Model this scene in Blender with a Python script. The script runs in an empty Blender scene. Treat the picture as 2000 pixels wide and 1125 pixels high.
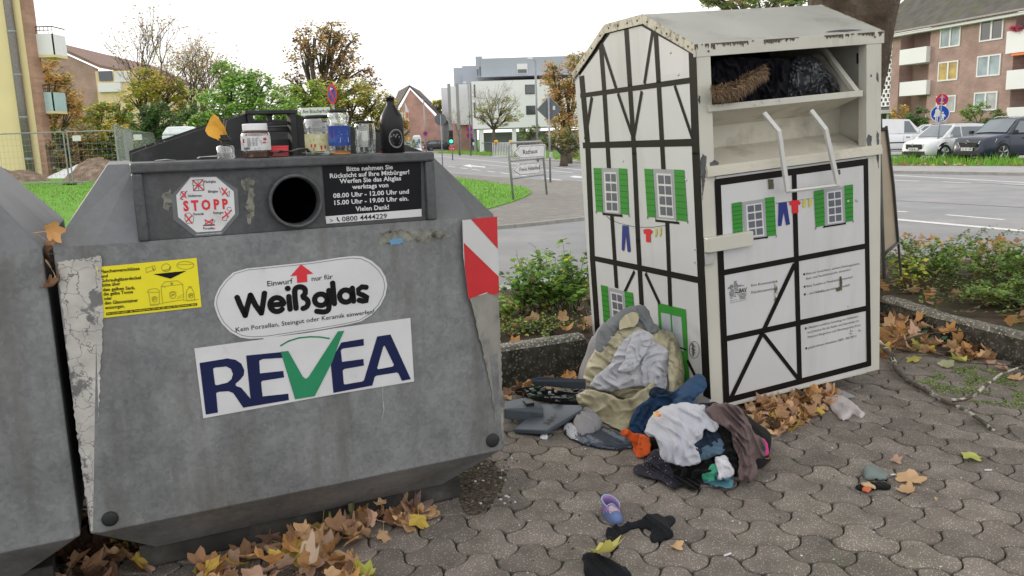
import bpy, bmesh, math, random
from math import sin, cos, pi, radians, sqrt, atan2, hypot
from mathutils import Vector as V, Matrix, noise
from mathutils.geometry import tessellate_polygon
random.seed(7)
RND = random.Random
scene = bpy.context.scene
col = scene.collection

# ---------------------------------------------------------------- camera of the photograph
FPX, PITCH, ROLL, EYE = 1603.0, 0.1823, -0.0314, 1.6
F_ = V((0, cos(PITCH), -sin(PITCH))); U_ = V((0, sin(PITCH), cos(PITCH))); X_ = V((1, 0, 0))
CX = X_*cos(ROLL) + U_*sin(ROLL); CU = U_*cos(ROLL) - X_*sin(ROLL); CF = F_
O = V((0, 0, EYE))
def ray(px, py): return CF + CX*((px-1000)/FPX) - CU*((py-562.5)/FPX)
def hit(px, py, P0, N):
    r = ray(px, py); return O + r*((P0-O).dot(N)/r.dot(N))
def proj(P): d = V(P)-O; k = d.dot(CF); return (1000+FPX*d.dot(CX)/k, 562.5-FPX*d.dot(CU)/k)
def gnd(px, py, z=0.0):
    r = ray(px, py); return O + r*((z-EYE)/r.z)
def at(px, py, Y):
    r = ray(px, py); return O + r*(Y/r.y)
cam = bpy.data.cameras.new("camera"); co = bpy.data.objects.new("camera", cam); col.objects.link(co)
cam.sensor_width = 36; cam.lens = FPX/2000*36; cam.clip_end = 2000; cam.clip_start = 0.05
M = Matrix((CX, CU, -CF)).transposed().to_4x4(); M.translation = O; co.matrix_world = M
scene.camera = co

# ---------------------------------------------------------------- materials
MATS = {}
def nodes(m):
    m.use_nodes = True; nt = m.node_tree; return nt, nt.nodes, nt.links
def mat(name, c, rough=.7, metal=0, var=.12, scale=8.0, bump=0.0, bscale=None, c2=None, c2scale=3, c2lo=.5, c2hi=.65,
        spec=.3, alpha=1, trans=0, speck=None, island=0, emit=0, streak=False, detail=5, coat=0):
    if name in MATS: return MATS[name]
    m = bpy.data.materials.new(name); nt, N, L = nodes(m); b = N["Principled BSDF"]
    tc = N.new("ShaderNodeNewGeometry"); pos = tc.outputs["Position"]
    if streak:
        mp = N.new("ShaderNodeMapping"); mp.inputs["Scale"].default_value = (1, 1, .12); L.new(pos, mp.inputs[0]); spos = mp.outputs[0]
    else: spos = pos
    n1 = N.new("ShaderNodeTexNoise"); n1.inputs["Scale"].default_value = scale; n1.inputs["Detail"].default_value = detail; L.new(pos, n1.inputs["Vector"])
    r = N.new("ShaderNodeMapRange"); r.inputs[1].default_value = .3; r.inputs[2].default_value = .7
    r.inputs[3].default_value = 1-var; r.inputs[4].default_value = 1+var; L.new(n1.outputs[0], r.inputs[0])
    cur = None
    base = N.new("ShaderNodeRGB"); base.outputs[0].default_value = (*c, 1); cur = base.outputs[0]
    if c2:
        n2 = N.new("ShaderNodeTexNoise"); n2.inputs["Scale"].default_value = c2scale; n2.inputs["Detail"].default_value = 8; n2.inputs["Roughness"].default_value = .65; L.new(spos, n2.inputs["Vector"])
        r2 = N.new("ShaderNodeMapRange"); r2.inputs[1].default_value = c2lo; r2.inputs[2].default_value = c2hi; L.new(n2.outputs[0], r2.inputs[0])
        mx = N.new("ShaderNodeMix"); mx.data_type = 'RGBA'; L.new(r2.outputs[0], mx.inputs[0]); L.new(cur, mx.inputs[6]); mx.inputs[7].default_value = (*c2, 1); cur = mx.outputs[2]
    if speck:
        (sc, ssc, sth) = speck
        vo = N.new("ShaderNodeTexVoronoi"); vo.inputs["Scale"].default_value = ssc; L.new(pos, vo.inputs["Vector"])
        lt = N.new("ShaderNodeMath"); lt.operation = 'LESS_THAN'; lt.inputs[1].default_value = sth; L.new(vo.outputs["Distance"], lt.inputs[0])
        mx = N.new("ShaderNodeMix"); mx.data_type = 'RGBA'; L.new(lt.outputs[0], mx.inputs[0]); L.new(cur, mx.inputs[6]); mx.inputs[7].default_value = (*sc, 1); cur = mx.outputs[2]
    mul = N.new("ShaderNodeVectorMath"); mul.operation = 'SCALE'; L.new(cur, mul.inputs[0]); L.new(r.outputs[0], mul.inputs["Scale"]); cur = mul.outputs[0]
    if island:
        r3 = N.new("ShaderNodeMapRange"); r3.inputs[3].default_value = 1-island; r3.inputs[4].default_value = 1+island; L.new(tc.outputs["Random Per Island"], r3.inputs[0])
        mul = N.new("ShaderNodeVectorMath"); mul.operation = 'SCALE'; L.new(cur, mul.inputs[0]); L.new(r3.outputs[0], mul.inputs["Scale"]); cur = mul.outputs[0]
    L.new(cur, b.inputs["Base Color"])
    b.inputs["Roughness"].default_value = rough; b.inputs["Metallic"].default_value = metal
    b.inputs["Specular IOR Level"].default_value = spec; b.inputs["Alpha"].default_value = alpha
    b.inputs["Transmission Weight"].default_value = trans; b.inputs["Coat Weight"].default_value = coat
    if emit: L.new(cur, b.inputs["Emission Color"]); b.inputs["Emission Strength"].default_value = emit
    if bump:
        nb = N.new("ShaderNodeTexNoise"); nb.inputs["Scale"].default_value = bscale or scale*4; nb.inputs["Detail"].default_value = 6; L.new(pos, nb.inputs["Vector"])
        bp = N.new("ShaderNodeBump"); bp.inputs["Strength"].default_value = 1; bp.inputs["Distance"].default_value = bump; L.new(nb.outputs[0], bp.inputs["Height"]); L.new(bp.outputs[0], b.inputs["Normal"])
    MATS[name] = m; return m

def leafmat(name, c, rough=.6, tr=.25, island=.35, k=1.0):
    c = tuple(min(.75, x*LK) for x in c)
    if name in MATS: return MATS[name]
    m = mat(name, c, rough, var=.2, scale=3, island=island, spec=.3)
    nt, N, L = nodes(m); b = N["Principled BSDF"]; out = N["Material Output"]
    t = N.new("ShaderNodeBsdfTranslucent"); L.new(b.inputs["Base Color"].links[0].from_socket, t.inputs[0])
    mx = N.new("ShaderNodeMixShader"); mx.inputs[0].default_value = tr; L.new(b.outputs[0], mx.inputs[1]); L.new(t.outputs[0], mx.inputs[2]); L.new(mx.outputs[0], out.inputs[0])
    return m

LK = 1.0
def galv(name, c1, c2, dirt):
    m = bpy.data.materials.new(name); nt, N, L = nodes(m); b = N["Principled BSDF"]
    g = N.new("ShaderNodeNewGeometry"); pos = g.outputs["Position"]
    wn = N.new("ShaderNodeTexNoise"); wn.inputs["Scale"].default_value = 30; wn.inputs["Detail"].default_value = 3; L.new(pos, wn.inputs["Vector"])
    sc = N.new("ShaderNodeVectorMath"); sc.operation = 'SCALE'; sc.inputs["Scale"].default_value = .035; L.new(wn.outputs["Color"], sc.inputs[0])
    ad = N.new("ShaderNodeVectorMath"); L.new(pos, ad.inputs[0]); L.new(sc.outputs[0], ad.inputs[1])
    vo = N.new("ShaderNodeTexVoronoi"); vo.inputs["Scale"].default_value = 70; L.new(ad.outputs[0], vo.inputs["Vector"])
    sep = N.new("ShaderNodeSeparateColor"); L.new(vo.outputs["Color"], sep.inputs[0])
    n1 = N.new("ShaderNodeTexNoise"); n1.inputs["Scale"].default_value = 4.6; n1.inputs["Detail"].default_value = 9; n1.inputs["Roughness"].default_value = .68; L.new(pos, n1.inputs["Vector"])
    mA = N.new("ShaderNodeMath"); mA.operation = 'MULTIPLY'; mA.inputs[1].default_value = .15; L.new(sep.outputs[0], mA.inputs[0])
    mB = N.new("ShaderNodeMath"); L.new(mA.outputs[0], mB.inputs[0]); L.new(n1.outputs[0], mB.inputs[1])
    rr = N.new("ShaderNodeMapRange"); rr.inputs[1].default_value = .38; rr.inputs[2].default_value = .8; L.new(mB.outputs[0], rr.inputs[0])
    mx = N.new("ShaderNodeMix"); mx.data_type = 'RGBA'; L.new(rr.outputs[0], mx.inputs[0]); mx.inputs[6].default_value = (*c1, 1); mx.inputs[7].default_value = (*c2, 1)
    mp = N.new("ShaderNodeMapping"); mp.inputs["Scale"].default_value = (5, 5, .8); L.new(pos, mp.inputs[0])
    n2 = N.new("ShaderNodeTexNoise"); n2.inputs["Scale"].default_value = 1.5; n2.inputs["Detail"].default_value = 8; n2.inputs["Roughness"].default_value = .6; L.new(mp.outputs[0], n2.inputs["Vector"])
    r2 = N.new("ShaderNodeMapRange"); r2.inputs[1].default_value = .5; r2.inputs[2].default_value = .72; r2.inputs[4].default_value = .75; L.new(n2.outputs[0], r2.inputs[0])
    mx2 = N.new("ShaderNodeMix"); mx2.data_type = 'RGBA'; L.new(r2.outputs[0], mx2.inputs[0]); L.new(mx.outputs[2], mx2.inputs[6]); mx2.inputs[7].default_value = (*dirt, 1)
    L.new(mx2.outputs[2], b.inputs["Base Color"]); b.inputs["Metallic"].default_value = .25
    r3 = N.new("ShaderNodeMapRange"); r3.inputs[3].default_value = .42; r3.inputs[4].default_value = .66; L.new(n1.outputs[0], r3.inputs[0]); L.new(r3.outputs[0], b.inputs["Roughness"])
    bp = N.new("ShaderNodeBump"); bp.inputs["Distance"].default_value = .0012; L.new(mB.outputs[0], bp.inputs["Height"]); L.new(bp.outputs[0], b.inputs["Normal"])
    MATS[name] = m; return m

def masonry(name, c1, c2, mortar, bw=.25, bh=.07, ax=(1, 0), rough=.9):
    """brick courses; ax = horizontal direction of the wall"""
    m = bpy.data.materials.new(name); nt, N, L = nodes(m); b = N["Principled BSDF"]
    g = N.new("ShaderNodeNewGeometry")
    d = N.new("ShaderNodeVectorMath"); d.operation = 'DOT_PRODUCT'; d.inputs[1].default_value = (ax[0], ax[1], 0); L.new(g.outputs["Position"], d.inputs[0])
    s = N.new("ShaderNodeSeparateXYZ"); L.new(g.outputs["Position"], s.inputs[0])
    cb = N.new("ShaderNodeCombineXYZ"); L.new(d.outputs["Value"], cb.inputs[0]); L.new(s.outputs[2], cb.inputs[1])
    t = N.new("ShaderNodeTexBrick"); t.inputs["Scale"].default_value = 1; t.inputs["Brick Width"].default_value = bw; t.inputs["Row Height"].default_value = bh
    t.inputs["Mortar Size"].default_value = .006; t.inputs["Color1"].default_value = (*c1, 1); t.inputs["Color2"].default_value = (*c2, 1); t.inputs["Mortar"].default_value = (*mortar, 1)
    L.new(cb.outputs[0], t.inputs["Vector"])
    n = N.new("ShaderNodeTexNoise"); n.inputs["Scale"].default_value = .8; n.inputs["Detail"].default_value = 7; L.new(g.outputs["Position"], n.inputs["Vector"])
    r = N.new("ShaderNodeMapRange"); r.inputs[1].default_value = .3; r.inputs[2].default_value = .7; r.inputs[3].default_value = .8; r.inputs[4].default_value = 1.2; L.new(n.outputs[0], r.inputs[0])
    mu = N.new("ShaderNodeVectorMath"); mu.operation = 'SCALE'; L.new(t.outputs[0], mu.inputs[0]); L.new(r.outputs[0], mu.inputs["Scale"])
    L.new(mu.outputs[0], b.inputs["Base Color"]); b.inputs["Roughness"].default_value = rough; MATS[name] = m; return m

# ---------------------------------------------------------------- mesh builder
ORG = {}
class MB:
    def __init__(s): s.v = []; s.f = []; s.m = []; s.mi = 0
    def vs(s, pts): i = len(s.v); s.v += [tuple(p) for p in pts]; return i
    def face(s, idx): s.f.append(tuple(idx)); s.m.append(s.mi)
    def poly(s, pts):
        i = s.vs(pts)
        if len(pts) <= 4: s.face(range(i, i+len(pts)))
        else:
            for t in tessellate_polygon([[V(p) for p in pts]]): s.face([i+k for k in t])
        return s
    def hull8(s, p):  # p: 4 bottom ccw, 4 top
        i = s.vs(p)
        for q in ((3,2,1,0),(4,5,6,7),(0,1,5,4),(1,2,6,5),(2,3,7,6),(3,0,4,7)): s.face([i+k for k in q])
        return s
    def box(s, a, b, fr=None):
        x0,y0,z0 = a; x1,y1,z1 = b
        p = [(x0,y0,z0),(x1,y0,z0),(x1,y1,z0),(x0,y1,z0),(x0,y0,z1),(x1,y0,z1),(x1,y1,z1),(x0,y1,z1)]
        if fr: p = [fr(*q) for q in p]
        return s.hull8(p)
    def prism(s, pts, ext):  # polygon extruded by vector
        n = len(pts); pts = [V(p) for p in pts]; ext = V(ext)
        i = s.vs(pts); j = s.vs([p+ext for p in pts])
        for t in tessellate_polygon([pts]): s.face([i+k for k in t]); s.face([j+k for k in reversed(t)])
        for k in range(n): s.face((i+k, i+(k+1)%n, j+(k+1)%n, j+k))
        return s
    def tube(s, pts, r, n=6, cap=True):
        pts = [V(p) for p in pts]; rs = r if isinstance(r, (list, tuple)) else [r]*len(pts)
        prev = None; rings = []
        for k, p in enumerate(pts):
            t = (pts[min(k+1, len(pts)-1)]-pts[max(k-1, 0)])
            t = t.normalized() if t.length > 1e-9 else V((0, 0, 1))
            a = prev if prev else (V((0,0,1)) if abs(t.z) < .9 else V((1,0,0)))
            x = (a - t*a.dot(t)); x = x.normalized() if x.length > 1e-6 else t.orthogonal().normalized()
            y = t.cross(x); prev = x
            rings.append(s.vs([p + (x*cos(2*pi*q/n) + y*sin(2*pi*q/n))*rs[k] for q in range(n)]))
        for a, b in zip(rings, rings[1:]):
            for q in range(n): s.face((a+q, a+(q+1)%n, b+(q+1)%n, b+q))
        if cap: s.face([rings[0]+q for q in reversed(range(n))]); s.face([rings[-1]+q for q in range(n)])
        return s
    def lathe(s, prof, c, n=24, ax=None, x=None, cap=True):  # prof: (r,h)
        ax = V(ax or (0,0,1)).normalized(); x = V(x).normalized() if x else ax.orthogonal().normalized(); y = ax.cross(x); c = V(c)
        rings = [s.vs([c + ax*h + (x*cos(2*pi*q/n)+y*sin(2*pi*q/n))*r for q in range(n)]) for r, h in prof]
        for a, b in zip(rings, rings[1:]):
            for q in range(n): s.face((a+q, a+(q+1)%n, b+(q+1)%n, b+q))
        if cap: s.face([rings[0]+q for q in reversed(range(n))]); s.face([rings[-1]+q for q in range(n)])
        return s
    def grid(s, fn, nu, nv):
        i = s.vs([fn(a/nu, b/nv) for b in range(nv+1) for a in range(nu+1)])
        for b in range(nv):
            for a in range(nu):
                k = i+b*(nu+1)+a; s.face((k, k+1, k+nu+2, k+nu+1))
        return s
    def build(s, name, mats, parent=None, smooth=False, label=None, cat=None, group=None, kind=None, bevel=0, loc=None, local=False):
        if not isinstance(mats, (list, tuple)): mats = [mats]
        if parent is not None: org = ORG.get(parent.name, V((0,0,0)))
        else:
            if loc is None:
                if s.v:
                    xs = [p[0] for p in s.v]; ys = [p[1] for p in s.v]; zs = [p[2] for p in s.v]
                    loc = V(((min(xs)+max(xs))/2, (min(ys)+max(ys))/2, min(zs)))
                else: loc = V((0,0,0))
                if kind == 'structure': loc = V((0,0,0))
            org = V(loc)
        if local: org = V((0,0,0))
        me = bpy.data.meshes.new(name)
        me.from_pydata([(p[0]-org.x, p[1]-org.y, p[2]-org.z) for p in s.v], [], s.f)
        for mm in mats: me.materials.append(mm)
        if len(mats) > 1: me.polygons.foreach_set("material_index", s.m)
        bm = bmesh.new(); bm.from_mesh(me); bmesh.ops.recalc_face_normals(bm, faces=bm.faces)
        bm.to_mesh(me); bm.free()
        if smooth: me.polygons.foreach_set("use_smooth", [True]*len(me.polygons))
        o = bpy.data.objects.new(name, me); col.objects.link(o)
        if parent is not None: o.parent = parent
        elif not local: o.location = org
        ORG[o.name] = org
        if bevel:
            b = o.modifiers.new("bevel", 'BEVEL'); b.width = bevel; b.segments = 2; b.limit_method = 'ANGLE'
        tag(o, label, cat, group, kind)
        return o
def tag(o, label=None, cat=None, group=None, kind=None):
    if label: o['label'] = label
    if cat: o['category'] = cat
    if group: o['group'] = group
    if kind: o['kind'] = kind
def thing(name, label, cat, loc=(0,0,0), group=None):
    o = bpy.data.objects.new(name, None); col.objects.link(o); o.location = loc; o.empty_display_size = .1
    ORG[o.name] = V(loc); tag(o, label, cat, group); return o
def copy_tree(o, parent=None):
    c = o.copy(); col.objects.link(c)
    if parent is not None: c.parent = parent
    ORG[c.name] = ORG.get(o.name, V((0,0,0)))
    for ch in list(o.children): copy_tree(ch, c)
    return c

# ---------------------------------------------------------------- text & planes
TXT = {}
def glyphs(st, bold=0.0, shear=0.0, fine=2):
    k = (st, bold, shear)
    if k in TXT: return TXT[k]
    c = bpy.data.curves.new("t", 'FONT'); c.body = st; c.offset = bold; c.shear = shear; c.resolution_u = fine; c.fill_mode = 'FRONT'
    o = bpy.data.objects.new("t", c); col.objects.link(o); bpy.context.view_layer.update()
    me = bpy.data.meshes.new_from_object(o.evaluated_get(bpy.context.evaluated_depsgraph_get()))
    vs = [(v.co.x, v.co.y) for v in me.vertices]; fs = [tuple(p.vertices) for p in me.polygons]
    bpy.data.objects.remove(o); bpy.data.curves.remove(c); bpy.data.meshes.remove(me)
    TXT[k] = (vs, fs); return TXT[k]
CAP = None
class Plane:
    def __init__(s, P0, N, up): s.P = V(P0); s.N = V(N).normalized(); s.up = V(up).normalized()
    def p(s, px, py, off=0): return hit(px, py, s.P + s.N*off, s.N)
    def poly(s, mb, pts, off): mb.poly([s.p(x, y, off) for x, y in pts])
    def stroke(s, mb, pts, w, off, closed=False):
        """w = width in pixels at this place"""
        q = [s.p(x, y, off) for x, y in pts]
        if closed: q.append(q[0])
        for a, b in zip(q, q[1:]):
            t = (b-a)
            if t.length < 1e-6: continue
            t.normalize(); mid = (a+b)/2; n = t.cross(s.N).normalized(); m0 = proj(mid); m1 = proj(mid+n*.01); m2 = proj(mid+t*.01); l2 = hypot(m2[0]-m0[0], m2[1]-m0[1]) or 1
            wm = w/2*.01/max(1e-6, abs((m1[0]-m0[0])*(m2[1]-m0[1])-(m1[1]-m0[1])*(m2[0]-m0[0]))/l2); n = n*wm; e = t*min(wm*.5, .006)
            mb.poly([a-n-e, b-n+e, b+n+e, a+n-e])
    def text(s, mb, st, L, R, cap, off, bold=0.0, shear=0.0):
        global CAP
        if CAP is None: CAP = max(y for x, y in glyphs("H")[0])
        vs, fs = glyphs(st, bold, shear)
        if not vs: return
        x0 = min(x for x, y in vs); x1 = max(x for x, y in vs)
        a = s.p(*L, off); b = s.p(*R, off); t = s.p(L[0], L[1]-cap, off)
        h = (t-a).dot(s.up)/CAP
        i = mb.vs([a + (b-a)*((x-x0)/(x1-x0)) + s.up*(y*h) for x, y in vs])
        for f in fs: mb.face([i+k for k in f])
def Z(off, sc, pts):  # zoom-crop coordinates -> photo pixels
    return [(off[0]+x/sc, off[1]+y/sc) for x, y in pts]
def ell(cx, cy, rx, ry, n=24, a0=0, rot=0):
    return [(cx+rx*cos(a0+2*pi*k/n)*cos(rot)-ry*sin(a0+2*pi*k/n)*sin(rot), cy+rx*cos(a0+2*pi*k/n)*sin(rot)+ry*sin(a0+2*pi*k/n)*cos(rot)) for k in range(n)]
UP = V((0,0,1))
# ---------------------------------------------------------------- light
scene.view_settings.view_transform = 'Standard'; scene.view_settings.look = 'None'; scene.view_settings.exposure = 0.2; scene.view_settings.gamma = 1
w = bpy.data.worlds.new("World"); scene.world = w; w.use_nodes = True; nt = w.node_tree; N = nt.nodes; L = nt.links
bg = N["Background"]; sky = N.new("ShaderNodeTexSky"); sky.sky_type = 'NISHITA'; sky.sun_disc = False
SUN_EL, SUN_AZ = radians(14), atan2(-.77, .62)
sky.sun_elevation = SUN_EL; sky.sun_rotation = SUN_AZ; sky.air_density = 1; sky.dust_density = 2
tcn = N.new("ShaderNodeTexCoord"); cn = N.new("ShaderNodeTexNoise"); cn.inputs["Scale"].default_value = 2.2; cn.inputs["Detail"].default_value = 6
L.new(tcn.outputs["Generated"], cn.inputs["Vector"])
cr = N.new("ShaderNodeMapRange"); cr.inputs[1].default_value = .3; cr.inputs[2].default_value = .7; cr.inputs[3].default_value = 12.3; cr.inputs[4].default_value = 15.0; L.new(cn.outputs[0], cr.inputs[0])
cc = N.new("ShaderNodeVectorMath"); cc.operation = 'SCALE'; cc.inputs[0].default_value = (1.0, .99, .985); L.new(cr.outputs[0], cc.inputs["Scale"])
mxs = N.new("ShaderNodeMix"); mxs.data_type = 'RGBA'; mxs.inputs[0].default_value = .9; L.new(sky.outputs[0], mxs.inputs[6]); L.new(cc.outputs[0], mxs.inputs[7])
L.new(mxs.outputs[2], bg.inputs[0]); bg.inputs[1].default_value = 0.1
sl = bpy.data.lights.new("sun", 'SUN'); sl.energy = 1.1; sl.angle = radians(11); sl.color = (1, .9, .76)
so = bpy.data.objects.new("sun", sl); col.objects.link(so)
sd = V((sin(SUN_AZ)*cos(SUN_EL), cos(SUN_AZ)*cos(SUN_EL), sin(SUN_EL))); so.rotation_euler = sd.to_track_quat('Z', 'Y').to_euler(); so.location = (-20, 20, 30)

# ---------------------------------------------------------------- ground
M_asph = mat("asphalt", (.265,.265,.27), .72, var=.1, scale=1.2, bump=.002, bscale=300, c2=(.33,.315,.31), c2scale=.35, detail=9, speck=((.42,.42,.42), 90, .12))
M_asph2 = mat("asphalt_footway", (.34,.335,.33), .8, var=.12, scale=2, bump=.002, bscale=200, detail=9)
M_grass = mat("grass_ground", (.085,.19,.028), .9, var=.3, scale=6, bump=.02, bscale=40)
M_lawn = mat("lawn_ground", (.14,.32,.04), .9, var=.22, scale=5, bump=.015, bscale=60)
M_soil = mat("soil", (.075,.055,.04), .95, var=.35, scale=9, bump=.015, bscale=30, c2=(.06,.075,.03), c2scale=4)
M_paint = mat("road_paint", (.72,.72,.7), .6, var=.12, scale=14, c2=(.35,.35,.35), c2scale=9, c2lo=.56, c2hi=.7)
M_kerb = mat("kerb_concrete", (.33,.32,.3), .85, var=.15, scale=6, bump=.002)
def sheet(name, pts, z, m, px=True):
    mb = MB(); mb.poly([(gnd(*p).x, gnd(*p).y, z) if px else (p[0], p[1], z) for p in pts]); return mb.build(name, m, kind='structure')
sheet('ground', [(-400,-30),(400,-30),(400,700),(-400,700)], -.06, M_grass, False)
E2 = V((-.27,.963,0)); R2 = V((.963,.27,0))
def al(a, l, z=0.0): p = E2*a + R2*l; return V((p.x, p.y, z))
mb = MB(); mb.poly([(-60,2,-.03),(-60,40,-.03),(-12.0,60,-.03),(-16.5,150,-.03),(-30,300,-.03),(-15,300,-.03)]+[tuple(al(a, l, -.03)) for a, l in ((155,26.5),(80,20.5),(45,17.2),(24,20),(19,21.8),(5,21.8),(-20,21.8))]+[(20,-20,-.03),(-60,-20,-.03)])
mb.build('road', M_asph, kind='structure')

# road paint
mb = MB()
def line3(a, b, wd, z=-.026):
    a = V(a); b = V(b); t = (b-a).normalized(); n = V((t.y, -t.x, 0))*wd/2; mb.poly([(p.x, p.y, z) for p in (a-n, b-n, b+n, a+n)])
def pl(ax, ay, bx, by, wd): line3(gnd(ax, ay), gnd(bx, by), wd)
pl(1690,337.5,2030,356,.14); pl(1700,421,2040,451,.2); pl(1848,416.5,1962,426,.12); pl(1700,407,1772,411,.12); pl(1744,350.3,1795,352,.12)
pl(1842,353,1897,355.5,.12); pl(1960,357,2010,359,.12)
pl(849,304,1140,331,.14); pl(905,297,1000,304,.12); pl(940,320,1118,336,.12)
for a, b in ((850,862),(875,889),(899,913),(922,938),(952,966),(978,996),(1060,1117),(1004,1040)): pl(a, 321+(a-850)*.12, b, 321+(b-850)*.12, .13)
pl(958,442.5,1000,440.5,.12)
mb.poly([(p.x,p.y,-.026) for p in (gnd(903,322.5),gnd(919,320),gnd(919,321.7),gnd(948,324.6),gnd(948,326.4),gnd(921,324.2),gnd(922,326))])
mb.poly([(p.x,p.y,-.026) for p in (gnd(1112,344),gnd(1122,342),gnd(1150,345),gnd(1150,347),gnd(1122,345.5))])
mb.build('road_markings', M_paint, kind='structure')
# seams and patches in the carriageway
mb = MB(); M_seam = mat("asphalt_seam", (.22,.22,.225), .7, var=.2, scale=5)
for (a, b, wd) in (((1750,389,),(2010,403),.09),((1740,345),(2010,361),.05)): line3(gnd(*a), gnd(*b), wd, -.0255)
mb.build('asphalt_seam', M_seam, kind='structure')

# far footway, verge and car park on the right
def strip(name, rows, z, m, wob=0):
    mb = MB(); mb.poly([(p.x, p.y, z) for p in rows]); return mb.build(name, m, kind='structure')
mb = MB(); K = [al(60,17.2),al(45,16.9),al(24,20),al(19,21.8),al(5,21.8),al(-5,21.8)]
for p, q in zip(K, K[1:]):
    t = (q-p).normalized(); n = V((-t.y, t.x, 0))*.14
    if n.dot(R2) < 0: n = -n
    mb.hull8([V((v.x,v.y,z)) for z in (-.03,.06) for v in (p, q, q+n, p+n)])
mb.build('kerb', M_kerb, kind='structure')
strip('footway', [al(60,17.4),al(45,17.05),al(24,20.1),al(19,21.9),al(-5,21.9),al(-5,26),al(22,26),al(27,23.1),al(45,19.6),al(60,19.4)], .045, M_asph2)
strip('verge', [al(75,19.5),al(45,19.4),al(27,22.8),al(22,25.4),al(-5,25.4),al(-5,60),al(75,60)], .05, M_grass)
strip('car_park', [al(8,27.6),al(24,28.2),al(34,27.2),al(48,30),al(48,46),al(8,46)], .062, M_asph2)
# island with lawn and cobbles left of the road
M_cob = mat("cobble_paving", (.2,.19,.175), .9, var=.25, scale=1.5, bump=.006, bscale=25)
def cobble(name):
    m = MATS["cobble_paving"]; nt, N, L = nodes(m); b = N["Principled BSDF"]
    g = N.new("ShaderNodeNewGeometry"); mp = N.new("ShaderNodeMapping"); mp.inputs["Rotation"].default_value = (0,0,.5); L.new(g.outputs["Position"], mp.inputs[0])
    t = N.new("ShaderNodeTexBrick"); t.inputs["Scale"].default_value = 1; t.inputs["Brick Width"].default_value = .2; t.inputs["Row Height"].default_value = .1; t.inputs["Mortar Size"].default_value = .006
    t.inputs["Color1"].default_value = (.3,.28,.26,1); t.inputs["Color2"].default_value = (.22,.205,.19,1); t.inputs["Mortar"].default_value = (.09,.09,.06,1)
    L.new(mp.outputs[0], t.inputs["Vector"]); L.new(t.outputs[0], b.inputs["Base Color"])
cobble(0)
def ground_px(pts): return [gnd(*p) for p in pts]
isl = ground_px([(1000,440.5),(1060,434.5),(1110,429),(1150,424),(1230,402),(1240,376),(1170,357),(1110,352),(1075,352),(1040,350),(960,345),(900,340)]) + [V((-14,52,0)), V((-50,50,0)), V((-50,11,0)), V((-3,13.6,0))]
mb = MB(); mb.prism([(p.x,p.y,-.05) for p in isl], (0,0,.052)); mb.build('cobble_path', MATS["cobble_paving"], kind='structure')
mb = MB()
q = [V(p) for p in isl[:5]]; q.insert(0, V((-3,13.6,0))); q.insert(0, V((-50,11,0)))
for p, r_ in zip(q, q[1:]):
    t = (r_-p).normalized(); n = V((t.y, -t.x, 0))*.12
    mb.hull8([V((v.x,v.y,z)) for z in (-.05,.03) for v in (p+n, r_+n, r_, p)])
mb.build('kerb', M_kerb, kind='structure')
lawn_edge = [(940,413),(972,404),(1000,395.5),(1025,386),(1037,379),(1038,374),(1026,368),(1000,363),(960,357),(900,349),(840,342)]
le = ground_px(lawn_edge)
lawn_poly = le + [V((-14,46,0)), V((-50,48,0)), V((-50,15,0)), V((-2.6,16,0))]
mb = MB(); mb.prism([(p.x,p.y,-.04) for p in lawn_poly], (0,0,.07)); mb.build('lawn', M_lawn, kind='structure')
# raised lawn on the left
def hz(x, y):
    a = max(0, min(1, (-x-1.5)/7)); b = max(0, min(1, (y-9)/12)); return .03 + .3*a*b*(1 if y < 40 else 1)
mb = MB(); mb.grid(lambda a, b: (lambda x, y: (x, y, hz(x, y)+.004))(-60+(60-3.4-.11*(38*b))*a, 8+38*b), 40, 40)
mb.build('lawn_bank', M_lawn, kind='structure', smooth=True)
# grass blades of the lawn tip (countless)
rg = RND(3)
M_blade = leafmat("grass_blade", (.2,.44,.05), .6, .3)
M_blade2 = leafmat("grass_blade_dry", (.2,.24,.07), .7, .3)
def inpoly(x, y, P):
    c = False
    for i in range(len(P)):
        a = P[i]; b = P[i-1]
        if (a[1] > y) != (b[1] > y) and x < (b[0]-a[0])*(y-a[1])/(b[1]-a[1])+a[0]: c = not c
    return c
def blades(name, poly, n, h, wd, mats, zf, seed=1, parent=None):
    r = RND(seed); mb = MB(); xs = [p[0] for p in poly]; ys = [p[1] for p in poly]; k = 0; tries = 0
    while k < n and tries < n*30:
        tries += 1; x = r.uniform(min(xs), max(xs)); y = r.uniform(min(ys), max(ys))
        if not inpoly(x, y, poly): continue
        k += 1; z = zf(x, y) if callable(zf) else zf; a = r.uniform(0, 2*pi); hh = h*r.uniform(.5, 1.3)*(.6+.8*max(0, noise.noise(V((x*1.3, y*1.3, seed)))+.3)); dx, dy = cos(a)*wd, sin(a)*wd; lx, ly = r.uniform(-.5,.5)*hh, r.uniform(-.5,.5)*hh
        mb.mi = 0 if r.random() < .72 else len(mats)-1
        mb.poly([(x-dx,y-dy,z),(x+dx,y+dy,z),(x+lx,y+ly,z+hh)])
    return mb.build(name, mats, kind='stuff', label='short green grass', cat='grass')
blades('lawn_grass', [(p.x,p.y) for p in le]+[(-6,40),(-6,20),(-2,17)], 9000, .07, .012, [M_blade, M_blade2], .03, 2)['label'] = 'bright green mown grass on the rounded lawn tip beside the arrow signpost'
blades('lawn_grass', [(-2.2,8.5),(-1.6,12),(-3,17),(-16,34),(-24,34),(-8,10)], 9000, .08, .014, [M_blade, M_blade2], hz, 5)['label'] = 'bright green grass seen between the two grey containers'
vg = [al(47,19),al(27,22.9),al(22,25.6),al(5,25.6),al(5,27.4),al(24,28.0),al(33,26.8),al(47,22)]
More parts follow.
